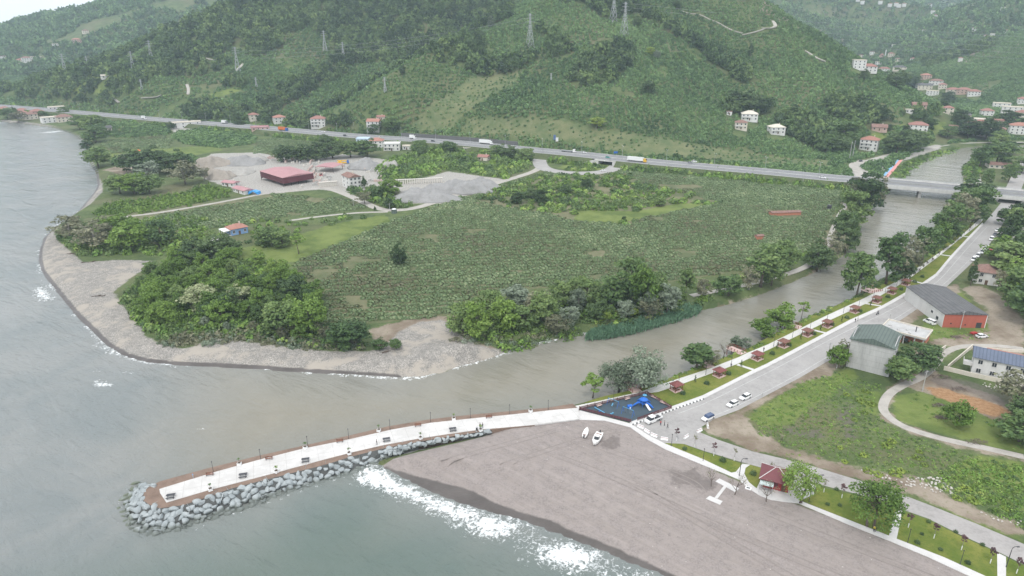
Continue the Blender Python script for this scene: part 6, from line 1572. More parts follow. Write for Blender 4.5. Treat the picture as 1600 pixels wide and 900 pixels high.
# trees at the right edge and around the buildings
for u, v, w, h, kd, lb in [(1575,390,30,54,'conifer','dark conifer by the parked pickups'),(1590,368,34,40,'mid','rounded tree behind the conifer'),(1600,352,30,36,'dark','dark tree at the top of the car park'),(1570,352,24,24,'mid','low tree beside the road below the bridge'),
 (1578,440,56,56,'mid','full tree behind the farmhouse'),(1600,430,54,60,'dark','dark tree behind the farmhouse, higher up'),(1590,480,50,56,'mid','full tree beyond the warehouse yard'),(1608,505,56,60,'mid','tree in the wood beyond the warehouse yard'),(1596,455,40,44,'broad','bright tree in the wood beyond the warehouse yard'),(1575,418,44,36,'dull','olive tree above the farmhouse roof'),(1560,405,36,28,'broad','low bright tree between car park and farmhouse'),
 (1516,446,12,34,'conifer','narrow dark evergreen against the farmhouse wall'),(1558,455,14,34,'dull','bare tree in front of the farmhouse'),
 (1307,573,30,34,'broad','bushy tree at the road side of the concrete block'),(1318,566,24,34,'dull','grey bush-tree against the concrete block'),(1405,594,44,30,'mid','dense bush-tree at the foot of the concrete block'),(1432,578,48,38,'mid','leafy tree between concrete block and muddy track'),(1450,568,30,24,'dull','brown-green bush-tree beside the short pale wall'),
 (1586,632,54,50,'dull','olive tree at the villa end of the rubble'),(1600,660,44,36,'dark','dark bush-tree below the olive tree'),(1592,690,50,40,'mid','green bush-tree at the edge of the yard track'),(1495,665,36,36,'broad','fresh green bush-tree inside the loop of the yard track'),
 (1362,829,72,72,'airy','big spreading fresh green tree on the lawn by the beach walk'),(1246,785,48,60,'airy','leafy tree growing from the sand beside the kiosk plaza')]:
    tree(u, v, w, h, kd, lb)
# single trees on the slopes
for u, v, w, h, kd, lb in [(1012,147,22,20,'dark','round dark tree alone on the hill face'),(933,200,22,16,'lime','yellow-green round tree at the foot of the hill'),(1016,88,12,14,'lime','pale lime tree high on the spur'),(1026,92,12,12,'silver','grey tree high on the spur'),(994,42,14,18,'dark','dark tree beside the big pylon'),(629,118,10,16,'dark','lone dark tree on the left ridge'),(767,45,12,18,'silver','pale tree on the ridge crest'),(1057,14,14,14,'dark','dark tree at the top of the hill'),(1172,88,8,18,'conifer','dark conifer on the far slope'),
 (1150,172,36,24,'dark','dark tree above the white hillside houses, seaward one'),(1168,174,36,26,'dark','dark tree above the white hillside houses, middle one'),(1186,176,30,22,'dark','dark tree above the white hillside houses, last one'),(1226,190,22,20,'mid','tree beside the lone pale-roofed house'),(1240,186,24,20,'dark','dark tree beyond the lone pale-roofed house'),
 (1318,222,40,26,'mid','big round tree behind the river lane house'),(1293,232,26,20,'mid','tree at the end of the terraces'),(1310,238,30,18,'dark','dark tree at the end of the terraces'),(1400,240,40,22,'dark','dark tree of the river lane clump, nearest the house'),(1418,236,36,20,'dark','dark tree of the river lane clump, second'),(1436,232,30,18,'mid','green tree of the river lane clump, last'),
 (1374,190,20,22,'dark','dark tree left of the salmon barn'),(1390,205,10,10,'dark','dark tree between barn and red-roofed house'),(1416,206,8,10,'dark','small dark tree beside the red-roofed house'),(1452,200,18,14,'mid','tree beside the meadow house'),(1500,195,22,20,'dark','tall dark tree in the village'),(1512,215,30,18,'dark','dark tree at the river end of the village'),(1540,218,36,16,'dark','dark tree row at the river bend'),(1575,198,26,18,'dark','dark tree between the village blocks'),(1598,205,14,18,'dark','dark tree before the last white house'),(1560,232,20,20,'mid','tree above the river bend'),(1480,215,20,14,'mid','tree beside the pale lane'),
 (1400,138,30,14,'dark','dark tree belt in the valley, lower end'),(1420,139,26,14,'dark','dark tree belt in the valley, upper end'),(1480,160,18,14,'dark','dark tree below the valley hall'),(1350,125,14,14,'dark','dark tree before the tall far block'),
 (298,197,9,10,'conifer','dark conifer before the long roadside building'),(318,195,8,8,'dark','small dark shrub-tree before the long roadside building'),(268,202,12,10,'dark','dark shrub-tree at the end of the long roadside building'),(22,182,10,12,'dark','dark tree among the cape houses'),(68,184,12,10,'mid','tree among the cape houses'),(100,180,14,8,'mid','tree by the roadside block of the cape'),(12,186,18,12,'mid','tree at the far end of the cape'),(30,192,20,10,'dull','tree on the cape beach'),
 (165,117,14,10,'dark','dark tree behind the white farmhouse of the meadow'),(176,115,8,9,'dark','dark tree above the white farmhouse of the meadow'),(180,134,8,8,'dark','dark tree at the meadow foot'),
 (585,208,20,12,'mid','tree below the white gabled house'),(612,206,30,16,'mid','tree beside the white gabled house'),(480,205,16,12,'mid','tree beside the white balconied house'),(455,198,14,14,'dark','dark tree by the highway near the lorry'),(375,200,16,12,'dark','dark tree seaward of the highway'),(475,192,22,18,'dark','tree uphill of the balconied house')]:
    tree(u, v, w, h, kd, lb)
# young rows of hazel by the shore: bushes one can count
hb = [bush_mesh('hazel_bush', s, 1.0, 1.0, 90, .26, L_GREEN) for s in (31, 32, 33)]
def rows(px, a, b_, step, step2, r, h, lb, grp, mx):
    poly = XY(px); A, B = XY([a, b_]); q = fill(poly, step, .16, math.atan2(B[1] - A[1], B[0] - A[0]), step2); q = q[no_clear(q)][:mx]
    for x, y in q:
        s = random.uniform(.8, 1.2); o = link_mesh('hazel_bush', random.choice(hb), None, (x, y, ZG - .1)); o.scale = (s * r, s * r, s * h); o.rotation_euler = (0, 0, random.uniform(0, 6))
        tag(o, lb, 'bush', grp)
rows([(135,350),(165,342),(300,338),(330,345),(300,356),(250,362),(150,362)], (150,358), (300,345), 6.2, 4.4, 1.9, 2.2, 'rounded hazel bush in the rows above the pebble beach', 'hazel rows above the pebble beach', 130)
rows([(140,338),(165,318),(250,308),(330,290),(360,300),(355,310),(300,322),(220,334)], (230,330), (360,305), 6.4, 4.6, 2.1, 2.4, 'bright rounded hazel bush in the plot seaward of the cabins', 'hazel plot seaward of the cabins', 150)
# ---------------------------------------------------------------- breakwater
PZ = 2.55
PIER_N = [(905,640),(895,630.5),(856,637),(795,642.5),(735,648),(672,655),(607,666),(545,680.5),(475,696),(400,713),(325,731.5),(250,752),(232,761)]
PIER_S = [(225,768),(223,781),(234,789),(250,794),(287,789),(362,763),(425,747),(512,725),(550,713),(600,700.5),(655,690),(725,679),(770,671),(832,664.5),(900,655)]
bwt = thing('breakwater', 'long curved breakwater of brown earth topped by a white concrete walk', 'breakwater', (*P(520, 705, 0)[:2], 0))
o0 = np.array(bwt.location[:2])
EARTH = mat('brown_earth', (0.205, 0.145, 0.112), .95, .25, .35, world_space=True, bmp=.3)
def local(px, z): return [tuple(q - o0) for q in XY(px, z)]
MB().prism(local(PIER_N + PIER_S, PZ), -3, PZ).build('earth_core', EARTH, bwt)
W_N = [(904,637),(860,641),(795,648),(735,654),(673,660.5),(610,671.5),(545,686.5),(475,700.5),(400,719.5),(332,738.5),(249,764)]
W_S = [(250,770),(260,785),(325,766),(425,740),(500,719.5),(550,706.5),(600,695),(655,685),(700,678),(750,671),(832,664),(905,654.5)]
WK, n, l, b = new_mat('white_concrete_walk')
pos = nd(n, 'ShaderNodeTexCoord').outputs['Object']
a1 = noise(n, l, pos, .22, 5, .65); a2 = noise(n, l, pos, .05, 3, .6)
c = mix(n, l, mrange(n, l, a1, .35, .7), (.50, .485, .465), (.62, .605, .585)); c = mix(n, l, mth(n, l, 'MULTIPLY', mrange(n, l, a2, .60, .70), .5), c, (.50, .45, .40))
bk = nd(n, 'ShaderNodeTexBrick'); mp = nd(n, 'ShaderNodeMapping'); l.new(pos, mp.inputs['Vector']); mp.inputs['Rotation'].default_value = (0, 0, R(-20)); l.new(mp.outputs[0], bk.inputs['Vector'])
for k_, v_ in (('Scale', .22), ('Mortar Size', .012), ('Brick Width', .9), ('Row Height', .9), ('Mortar Smooth', .3)): bk.inputs[k_].default_value = v_
bk.offset = 0; c = mix(n, l, mth(n, l, 'MULTIPLY', bk.outputs['Fac'], .55), c, (.30, .28, .26))
a3 = noise(n, l, pos, 1.1, 4, .7); c = mix(n, l, mth(n, l, 'MULTIPLY', mrange(n, l, a3, .56, .72), .35), c, (.36, .32, .28))
l.new(c, b.inputs['Base Color']); b.inputs['Roughness'].default_value = .85
MB().prism(local(W_N + W_S, PZ + .1), PZ - .3, PZ + .1).build('walkway', WK, bwt)
# boulders, each one its own stone
BOUL, n, l, b = new_mat('boulder_stone')
g = nd(n, 'ShaderNodeNewGeometry'); oi = nd(n, 'ShaderNodeObjectInfo'); to = nd(n, 'ShaderNodeTexCoord').outputs['Object']
a1 = noise(n, l, to, 1.6, 5, .65)
c = mix(n, l, a1, (.19, .215, .22), (.50, .53, .53)); c = mix(n, l, mth(n, l, 'MULTIPLY', oi.outputs['Random'], .45), c, (.22, .25, .26))
sx = nd(n, 'ShaderNodeSeparateXYZ'); l.new(g.outputs['Position'], sx.inputs[0])
wt = mrange(n, l, mth(n, l, 'ADD', sx.outputs[2], mth(n, l, 'MULTIPLY', a1, .6)), .55, 1.35, 1, 0)
alg = mrange(n, l, sx.outputs[0], -100, -84, 1, .25)
wc = mix(n, l, mth(n, l, 'MULTIPLY', alg, .75), (.085, .095, .09), (.095, .115, .04))
l.new(mix(n, l, mth(n, l, 'MULTIPLY', wt, .85), c, wc), b.inputs['Base Color']); b.inputs['Roughness'].default_value = .8; bump(n, l, b, a1, .4, .15)
def boulder(seed):
    rng = np.random.default_rng(seed); bm = bmesh.new()
    u = unit(rng, 16) * np.array([1.0, .85, .72]) * rng.uniform(.82, 1.0, (16, 1))
    for q in u: bm.verts.new(q)
    r_ = bmesh.ops.convex_hull(bm, input=bm.verts)
    bmesh.ops.delete(bm, geom=[x for x in r_['geom_interior'] if isinstance(x, bmesh.types.BMVert)], context='VERTS')
    bmesh.ops.bevel(bm, geom=list(bm.edges), offset=.09, segments=1, affect='EDGES')
    me = bpy.data.meshes.new('boulder'); bm.to_mesh(me); bm.free(); me.materials.append(BOUL); return me
BM_ = [boulder(s) for s in range(14)]
PAIRS = [((236,759),(214,757)),((228,766),(196,778)),((223,775),(190,792)),((225,783),(196,812)),((236,790),(214,827)),((252,794),(243,833)),((287,789),(285,824)),((325,775),(327,808)),((362,763),(367,796)),((425,747),(433,775)),((512,725),(516,749)),((550,713),(553,737)),((600,700.5),(601,716)),((655,690),(656,702)),((725,679),(726,687)),((768,671.5),(768,677))]
tops = np.array([P(*a, PZ)[:2] for a, _ in PAIRS]); bots = np.array([P(*b_, 0)[:2] for _, b_ in PAIRS])
sl = np.r_[0, np.cumsum(np.linalg.norm(np.diff((tops + bots) / 2, axis=0), axis=1))]
MB().loft([[(tops[i][0] - o0[0], tops[i][1] - o0[1], PZ - .02), (tops[i][0] - o0[0], tops[i][1] - o0[1], -2), (bots[i][0] - o0[0], bots[i][1] - o0[1], -2), (bots[i][0] - o0[0], bots[i][1] - o0[1], -.9)] for i in range(len(PAIRS))]).build('rubble_bed', mat('wet_rubble', (.085, .088, .085), .9, .25, .8), bwt)
nb = 0; s_ = 0.0; jrow = 0
def put_boulder(x, y, z, r, lb, grp):
    o = link_mesh('boulder', random.choice(BM_), None, (x, y, z)); o.scale = (r * random.uniform(.85, 1.25), r * random.uniform(.85, 1.15), r * random.uniform(.75, 1.05))
    o.rotation_euler = (random.uniform(-.5, .5), random.uniform(-.5, .5), random.uniform(0, 6.28)); tag(o, lb, 'boulder', grp)
while s_ < sl[-1]:
    t = np.array([np.interp(s_, sl, tops[:, i]) for i in (0, 1)]); b_ = np.array([np.interp(s_, sl, bots[:, i]) for i in (0, 1)])
    wdt = np.linalg.norm(b_ - t); end = s_ / sl[-1]
    rows_ = max(2, int(round(wdt / 1.5)))
    for k in range(rows_ + (1 if end < .75 else 0)):
        f = min((k + (.5 if jrow % 2 else .15)) / rows_ + random.uniform(-.06, .06), 1.1)
        q = t + (b_ - t) * f
        zz = max(PZ - .35 - f * (PZ + .05), -.25) if end < .72 else max(PZ - .4 - f * .9, zat(*q) + .1)
        put_boulder(q[0] + random.uniform(-.25, .25), q[1] + random.uniform(-.25, .25), zz, random.uniform(1.2, 1.5) * (1 if end < .7 else .9),
                    'angular grey boulder of the armour along the breakwater' if end > .16 else 'green-stained wet boulder at the tip of the breakwater', 'armour boulders of the breakwater' if end > .16 else 'boulders at the breakwater tip'); nb += 1
    s_ += 1.36; jrow += 1
pn = np.array([P(*q, PZ)[:2] for q in PIER_N[2:]])
for q in resample(pn, 4.4):
    put_boulder(q[0] + random.uniform(-.4, .4), q[1] + .9 + random.uniform(-.3, .4), .1, random.uniform(.8, 1.1), 'low dark boulder on the river side of the breakwater', 'boulders on the river side of the breakwater'); nb += 1
print('boulders', nb)

# ---- furniture of pier and promenade
M_WOOD = mat('brown_wood', (0.22, 0.10, 0.065), .7, .2, 2.0)
M_REDWOOD = mat('red_brown_stain', (0.23, 0.075, 0.055), .65, .2, 2.0)
M_PINKWOOD = mat('weathered_pink_deck', (0.56, 0.42, 0.38), .85, .15, 1.2)
def lamp(p, label, h=3.0, arm=False, group=None):
    r = thing('lamp_post', label, 'lamp', p, random.uniform(-.1, .1), group)
    if not arm:
        MB().tube([(0, 0, 0), (0, 0, .3), (0, 0, h)], [.11, .065, .05], 6).build('pole', M_DARKM, r)
        MB().tube([(0, 0, h), (0, 0, h + .12), (0, 0, h + .3)], [.09, .16, .05], 8).build('lantern', M_DARKM, r)
    else:
        MB().tube([(0, 0, 0), (0, 0, h * .85), (.12, 0, h * .95), (.5, 0, h), (1.1, 0, h)], [.1, .075, .07, .06, .05], 6).build('pole', M_DARKM, r)
        MB().box(.9, 1.5, -.12, .12, h - .1, h + .03).build('lantern', M_DARKM, r)
    return r
PL = [(333.5,737.5),(407.5,718),(481,697.5),(545,685.3),(609.5,671),(673,659.5),(735,653),(796.5,647),(856.5,640)]
for i, (u, v) in enumerate(PL): lamp(P(u, v, PZ), 'slim dark lamp post on the river edge of the breakwater, %s from the tip' % ORD[i])
pr = resample(XY(PR_R[1:], ZG + .12), 11.6)
for i, (x, y) in enumerate(pr[:30]): lamp((x - .25, y + .25, ZG + .12), 'slim dark lamp post along the promenade, %s from the playground corner' % ORD[i])
for u, v, h, arm, lb in [(1049,697,3.6,0,'dark lamp post on the beach lawn nearest the barriers'),(1098.5,720,3.6,0,'dark lamp post on the narrow beach lawn'),(1155,744,5.4,1,'tall lamp with a curved arm by the kiosk path'),(1273,771,5.4,1,'tall lamp with a curved arm at the round end of the kiosk plaza'),(1264,784,3.6,0,'dark lamp post on the lawn edge past the kiosk plaza'),(1418,848,3.6,0,'dark lamp post on the lawn beside the crossing path'),(1500,882,3.6,0,'dark lamp post in the middle of the last full lawn'),(1572,886,5.4,1,'tall lamp with a curved arm at the corner of the picture')]:
    lamp(P(u, v, ZG + .06), lb, h, bool(arm))
# planters with a little palm
pal = []
for s in (1, 2, 3):
    rg = np.random.default_rng(s); V = []
    for k in range(9):
        an = k / 9 * 6.28 + rg.uniform(-.3, .3); el = rg.uniform(.2, 1.1)
        for t in np.linspace(.15, 1, 5):
            c_ = np.array([[math.cos(an) * t * .55 * math.cos(el), math.sin(an) * t * .55 * math.cos(el), 1.75 + .5 * t * math.sin(el) - .3 * t * t]])
            V.append(leaf_quads(c_, unit(rg, 1) * .5 + np.array([[0, 0, .8]]), .16, rg))
    pal.append(quads_mesh('palm_leaves', np.concatenate(V), L_MID))
pbx = MB().box(-.5, .5, -.5, .5, 0, .12).box(-.42, .42, -.42, .42, .121, .6, tx=-.06, ty=-.06).mesh('planter_box', M_WHITEP)
pso = MB().box(-.38, .38, -.38, .38, .601, .64).mesh('planter_soil', mat('planter_soil', (.10, .075, .055), .95, .2, 2))
pst = MB().tube([(0, 0, .62), (.03, 0, 1.2), (0, .02, 1.8)], [.05, .04, .03], 6).mesh('planter_stem', BARK)
def planter(p, lb, i):
    r = thing('planter', lb, 'planter', p, random.uniform(0, 1.5)); link_mesh('planter_box', pbx, r); link_mesh('soil', pso, r); link_mesh('stem', pst, r); link_mesh('leaves', pal[i % 3], r)
for i, (u, v) in enumerate([(329,766),(432,738),(545.5,709.5),(657,685.5),(751,673)]): planter(P(u, v, PZ + .1), 'white palm planter on the seaward edge of the breakwater, %s from the tip' % ORD[i], i)
for i, (u, v) in enumerate([(374,726),(477,700.5),(592,673.5),(709,655.5),(829,643)]): planter(P(u, v, PZ + .1), 'white palm planter on the river edge of the breakwater, %s from the tip' % ORD[i], i)
def bench(p, rz, label, m=M_WOOD, group=None):
    r = thing('bench', label, 'bench', p, rz, group)
    MB().box(-.95, .95, -.24, -.04, .42, .47).box(-.95, .95, .0, .2, .42, .47).build('seat', m, r)
    MB().box(-.95, .95, .24, .29, .55, .68).box(-.95, .95, .26, .31, .72, .86).build('backrest', m, r)
    for x in (-.75, .75): MB().box(x - .05, x + .05, -.22, .2, 0, .418).box(x - .05, x + .05, .2, .24, 0, .86).build('leg', M_DARKM, r)
for i, (u, v) in enumerate([(328,743),(420.5,718),(531,691),(653,666),(764,653)]):
    bench(P(u, v, PZ + .1), .22, 'brown wooden bench on the river side of the breakwater walk, %s from the tip' % ORD[i])
def picnic(p, rz, label):
    r = thing('picnic_bench', label, 'picnic bench', p, rz)
    MB().box(-1, 1, -.32, .32, .70, .76).build('table_top', M_DARKM, r)
    for y in (-.8, .8): MB().box(-1, 1, y - .17, y + .17, .40, .45).build('seat', M_DARKM, r)
    for x in (-.7, .7): MB().box(x - .05, x + .05, -.85, .85, .33, .398).box(x - .05, x + .05, -.1, .1, .4, .698).box(x - .05, x + .05, -.75, -.6, 0, .328).box(x - .05, x + .05, .6, .75, 0, .328).build('leg', M_DARKM, r)
for i, (u, v) in enumerate([(267,777),(380,744.5),(477.5,720.5),(604,688.5),(707.5,672.5)]):
    picnic(P(u, v, PZ + .1), .25, 'dark picnic bench in the middle of the breakwater walk, %s from the tip' % ORD[i])
p = P(745, 672, PZ + .1); r = thing('litter_bin', 'dark litter bin beside the planter at the root of the breakwater', 'bin', p)
MB().tube([(0, 0, .1), (0, 0, .95)], .28, 10).build('body', M_DARKM, r); MB().tube([(0, 0, .951), (0, 0, 1.05)], [.31, .2], 10).build('lid', M_STEEL, r)
p = P(302, 747, PZ); r = thing('marker_post', 'short pale marker post at the river edge near the breakwater tip', 'post', p)
MB().tube([(0, 0, 0), (0, 0, 1.0)], .12, 8).build('post', M_STEEL, r); MB().tube([(0, 0, 1.001), (0, 0, 1.25)], [.16, .1], 8).build('cap', M_WALLB, r)

# gazebos on the lawn
GZ = [(1056.5,609.5),(1123.5,587),(1183,561),(1224,541),(1261,524),(1292,510),(1335,487.5),(1369.5,472),(1393,458),(1415,445)]
def along(i, pts): a, c_ = P(*pts[max(i - 1, 0)]), P(*pts[min(i + 1, len(pts) - 1)]); return math.atan2(c_[1] - a[1], c_[0] - a[0])
GR = mat('gazebo_roof', (0.19, 0.065, 0.06), .7, .2, 1.4); GR2 = mat('gazebo_roof_brown', (0.18, 0.088, 0.068), .75, .2, 1.4)
gm = []
for m_ in (GR, GR2):
    gm.append(dict(roof=MB().hip(-1.6, 1.6, -1.35, 1.35, 2.25, .75, .3, th=.1).mesh('gazebo_roof', m_)))
gfl = MB().box(-1.75, 1.75, -1.5, 1.5, 0, .14).mesh('gazebo_floor', M_PINKWOOD)
gpo = MB().box(-.07, .07, -.07, .07, .141, 2.16).mesh('gazebo_post', M_REDWOOD)
grl = MB().box(-1.4, 1.4, 1.2, 1.25, .95, 1.05).box(-1.4, 1.4, 1.2, 1.25, .45, .55).box(-1.5, -1.45, -1.1, 1.1, .95, 1.05).box(-1.5, -1.45, -1.1, 1.1, .45, .55).box(1.45, 1.5, -1.1, 1.1, .95, 1.05).box(1.45, 1.5, -1.1, 1.1, .45, .55).mesh('gazebo_rail', M_REDWOOD)
gtb = MB().box(-.75, .75, -.4, .4, .78, .84).box(-.1, .1, -.1, .1, .141, .779).mesh('gazebo_table', M_WOOD)
gbn = MB().box(-.8, .8, -.16, .16, .5, .56).box(-.6, -.5, -.12, .12, .141, .499).box(.5, .6, -.12, .12, .141, .499).mesh('gazebo_bench', M_WOOD)
for i, (u, v) in enumerate(GZ):
    rz = along(i, GZ); r = thing('gazebo', '%s timber gazebo on the lawn, %s from the playground' % ('red-roofed' if i < 3 else 'brown-roofed', ORD[i]), 'gazebo', P(u, v, ZG + .06), rz)
    link_mesh('roof', gm[0 if i < 3 else 1]['roof'], r); link_mesh('floor', gfl, r); link_mesh('railing', grl, r); link_mesh('table', gtb, r)
    for x in (-1.45, 1.45):
        for y in (-1.2, 1.2): link_mesh('post', gpo, r, (x, y, 0))
    for y in (-.75, .75): link_mesh('bench', gbn, r, (0, y, 0))
    a = np.array([math.cos(rz + 2.2), math.sin(rz + 2.2)])
# ball shrubs, small cypresses and saplings
bal = [bush_mesh('ball_shrub', s, 1, 1.25, 160, .2, L_DARK) for s in (41, 42)]
def shrub(u, v, r_, lb, grp, k=0, z=.06):
    o = link_mesh('shrub', bal[k % 2], None, tuple(P(u, v, ZG + z))); o.scale = (r_, r_, r_); tag(o, lb, 'shrub', grp); return o
SHB = [(1067,615.5),(1104,599.5),(1138.5,585),(1206.5,553),(1233,540),(1271,522),(1300,508),(1323,497),(1344,487),(1387,464.5),(1408,453),(1429,441),(1441,433)]
for i, (u, v) in enumerate(SHB): shrub(u, v, .95, 'clipped dark ball shrub on the gazebo lawn, %s from the playground' % ORD[i], 'ball shrubs on the gazebo lawn', i)
for i, (u, v, r_, lb) in enumerate([(1451,816,.55,'small dark shrub at the road edge of the last full lawn, first one'),(1493,831.5,.5,'small dark shrub at the road edge of the last full lawn, middle one'),(1535,852,.55,'small dark shrub at the road edge of the last full lawn, end one'),(1433,848,.6,'low green shrub near the lawn lamp by the crossing path'),(1440.5,835,.45,'tiny green shrub in the last full lawn, nearest the crossing path'),(1469.5,859,.5,'tiny green shrub in the middle of the last full lawn'),(1512,880,.65,'loose green shrub near the lower edge of the last full lawn'),(1307,765,.55,'small dark shrub at the road edge of the tree lawn'),(1293,788.5,.55,'yellow-green shrub on the tree lawn near the plaza'),(1312,790,.5,'dark shrub in the middle of the tree lawn'),(1070,702,.7,'dark shrub on the narrow lawn near its tip'),(1129,720,.9,'bigger brown-green shrub on the narrow lawn'),(1177,741,.9,'brown-green shrub in the half-round lawn by the kiosk')]):
    shrub(u, v, r_, lb, 'small shrubs of the beach lawns', i)
cyp = quads_mesh('cypress_crown', crown_pts(91, .45, 1.3, 1.35, 18, 240, .16, 'cone', -.3)[0], L_DARK)
ctr = MB().tube([(0, 0, -.1), (0, 0, 1.2)], [.06, .03], 5).mesh('cypress_trunk', BARK)
for i, (u, v) in enumerate([(1086,597),(1158,573),(1214,545),(1251,530),(1282,517),(1315,503),(1360,479)]):
    r = thing('cypress', 'small dark cypress on the lawn beside the promenade, %s from the playground' % ORD[i], 'cypress', P(u, v, ZG + .06)); link_mesh('crown', cyp, r); link_mesh('trunk', ctr, r)
SAP = [(1419,824,'plum','first plum-leaved sapling of the last full lawn, nearest the crossing path'),(1459,841,'plum','second plum-leaved sapling of the last full lawn'),(1502,859,'plum','third plum-leaved sapling of the last full lawn'),(1547,880,'plum','fourth plum-leaved sapling of the last full lawn'),(1588,896,'plum','plum-leaved sapling in the corner lawn'),(1287,769,'dull','grey sapling at the road edge of the tree lawn'),(1315,778,'plum','plum-leaved sapling beside the big spreading tree'),
       (1057,689,'plum','dark sapling standing by the road barriers'),(1085,699,'dull','grey sapling at the road edge of the narrow lawn'),(1115,712,'plum','plum-leaved sapling in the middle of the narrow lawn'),(1147,720,'dull','bare grey sapling near the kiosk path'),(1204,743,'dull','thin sapling beside the kiosk')]
spc = dict(plum=quads_mesh('sapling_crown', crown_pts(95, .75, .8, 3.0, 12, 260, .15)[0], L_PLUM), dull=quads_mesh('sapling_crown', crown_pts(96, .7, .8, 3.0, 10, 130, .13)[0], L_DULL))
spt = MB().tube([(0, 0, -.1), (.02, 0, 2.4), (0, 0, 3.4)], [.05, .04, .02], 5).mesh('sapling_trunk', BARK2)
spg = MB().tube([(0, 0, 0), (0, 0, 1.1)], .09, 6).mesh('sapling_guard', M_WHITEP)
for u, v, k, lb in SAP:
    r = thing('sapling', lb, 'sapling', P(u, v, ZG + .06), random.uniform(0, 6)); link_mesh('crown', spc[k], r); link_mesh('trunk', spt, r); link_mesh('guard', spg, r)
fr = resample(XY([(1420,441),(1452,415),(1474,396),(1500,373),(1530,346)]), 6.5)
for i, (x, y) in enumerate(fr):
    r = thing('sapling', 'thin young sapling in the row along the far promenade lawn', 'sapling', (x + random.uniform(-.6, .6), y, ZG + .06), random.uniform(0, 6), 'saplings of the far promenade lawn'); r.scale = (.75, .75, .75); link_mesh('crown', spc['plum' if i % 3 else 'dull'], r); link_mesh('trunk', spt, r)
# leafless trees on the sand and the bank
for i, (u, v, h, lb) in enumerate([(1111.4,760,5.6,'small leafless tree on the sand beside the slab walk'),(1148,773,7.4,'larger leafless dark tree rooted at the seaward end of the slab walk'),(1197.4,784,6.6,'thin grey tree on the sand in front of the kiosk'),(1130.5,561,8.0,'leafless tree on the bank between the second and third deck'),(1221,690,2.6,'small bare bush-tree on the dirt bank across the beach road'),(1282,424,8.5,'bare tree at the water below the track bend')]):
    p = hit(u, v); r = thing('bare_tree', lb, 'tree', (p[0], p[1], p[2] - .05), i * 1.3)
    bare_mesh(i + 3, h, BARK).build('trunk', BARK, r)
    v_, _ = crown_pts(120 + i, h * .3, h * .28, h * .68, 14, 90 if i in (0, 1) else 150, .12); link_mesh('twigs', quads_mesh('twigs', v_, L_DULL), r)
# fishing decks over the river
def deck(a, c_, w, lb):
    A, B = P(*a)[:2], P(*c_)[:2]; ax = B - A; L_ = np.linalg.norm(ax); rz = math.atan2(ax[1], ax[0])
    r = thing('river_deck', lb, 'deck', (*A, ZG + .13), rz)
    MB().box(0, L_, -w / 2, w / 2, -.12, .04).build('planking', M_PINKWOOD, r)
    rl = MB()
    for y in (-w / 2 + .06, w / 2 - .06):
        for z in (.5, .95): rl.box(.2, L_, y - .04, y + .04, z, z + .08)
    for z in (.5, .95): rl.box(L_ - .1, L_ - .02, -w / 2 + .1, w / 2 - .1, z, z + .08)
    for x in np.arange(.3, L_ + .01, 1.25):
        for y in (-w / 2 + .06, w / 2 - .06): rl.box(x - .06, x + .06, y - .06, y + .06, .041, 1.1)
    rl.build('railing', M_REDWOOD, r)
    for x in (L_ * .45, L_ - .4):
        for y in (-w / 2 + .3, w / 2 - .3): MB().tube([(x, y, -3.5), (x, y, -.12)], .14, 6).build('pile', M_REDWOOD, r)
deck((996, 613), (976, 598), 3.4, 'pink timber deck over the river, nearest the playground')
deck((1110, 574.5), (1093, 563), 3.2, 'pink timber deck over the river, second from the playground')
deck((1162, 553), (1139, 543), 3.4, 'pink timber deck over the river, third from the playground')
deck((1251, 512.5), (1227, 506), 3.4, 'pink timber deck over the river, fourth from the playground')
deck((1372, 452), (1352, 456), 5.0, 'wide pink timber deck over the river, fifth from the playground')

# ---------------------------------------------------------------- playground
PGM = mat('rubber_paving', (0.060, 0.085, 0.105), .9, .12, .5, world_space=True)
PG = [(904.5,640),(1010.5,615.2),(1049.5,638.2),(987,660.2)]
sheet('playground_floor', PG, 0.13, PGM)
pgw = XY(PG, ZG + .13)
def fence(a, c_, lb, zbase=ZG + .13):
    ax = c_ - a; L_ = np.linalg.norm(ax); r = thing('picket_fence', lb, 'fence', (*a, zbase), math.atan2(ax[1], ax[0]))
    MB().box(0, L_, -.03, .03, .25, .36).box(0, L_, -.03, .03, .72, .83).build('rail', M_DKRED, r)
    pk = MB()
    for x in np.arange(.1, L_, .24): pk.box(x - .075, x + .075, -.055, -.031, .05, 1.0)
    pk.build('pickets', M_DKRED, r)
    ps = MB()
    for x in np.arange(0, L_ + .01, L_ / round(L_ / 2.6)): ps.box(x - .07, x + .07, -.03, .11, 0, 1.12)
    ps.build('posts', M_DOOR, r)
ed = ['promenade side', 'lawn side', 'road side', 'beach side']
for i in range(4):
    a, c_ = pgw[i], pgw[(i + 1) % 4]
    d_ = (c_ - a) / np.linalg.norm(c_ - a)
    fence(a + d_ * .2, c_ - d_ * (2.2 if i == 2 else .2), 'dark red picket fence on the %s of the playground' % ed[i])
BLU = mat('play_blue', (0.025, 0.14, 0.52), .4, .1, 1); LBL = mat('play_sky_blue', (0.12, 0.36, 0.56), .45, .1, 1); WHT = M_WHITEP
p = P(1005, 634, ZG + .13); r = thing('play_tower', 'big blue climbing tower with white slides in the playground', 'play structure', p, .4); r.scale = (.8, .8, .72)
MB().box(-1.2, 1.2, -1.2, 1.2, 1.4, 1.55).build('platform', BLU, r)
for x in (-1.1, 1.1):
    for y in (-1.1, 1.1): MB().tube([(x, y, 0), (x, y, 3.2)], .09, 6).build('post', BLU, r)
MB().box(-1.15, 1.15, 1.1, 1.18, 1.56, 2.4).box(-1.18, -1.1, -1.09, 1.09, 1.56, 2.4).build('side_panel', BLU, r)
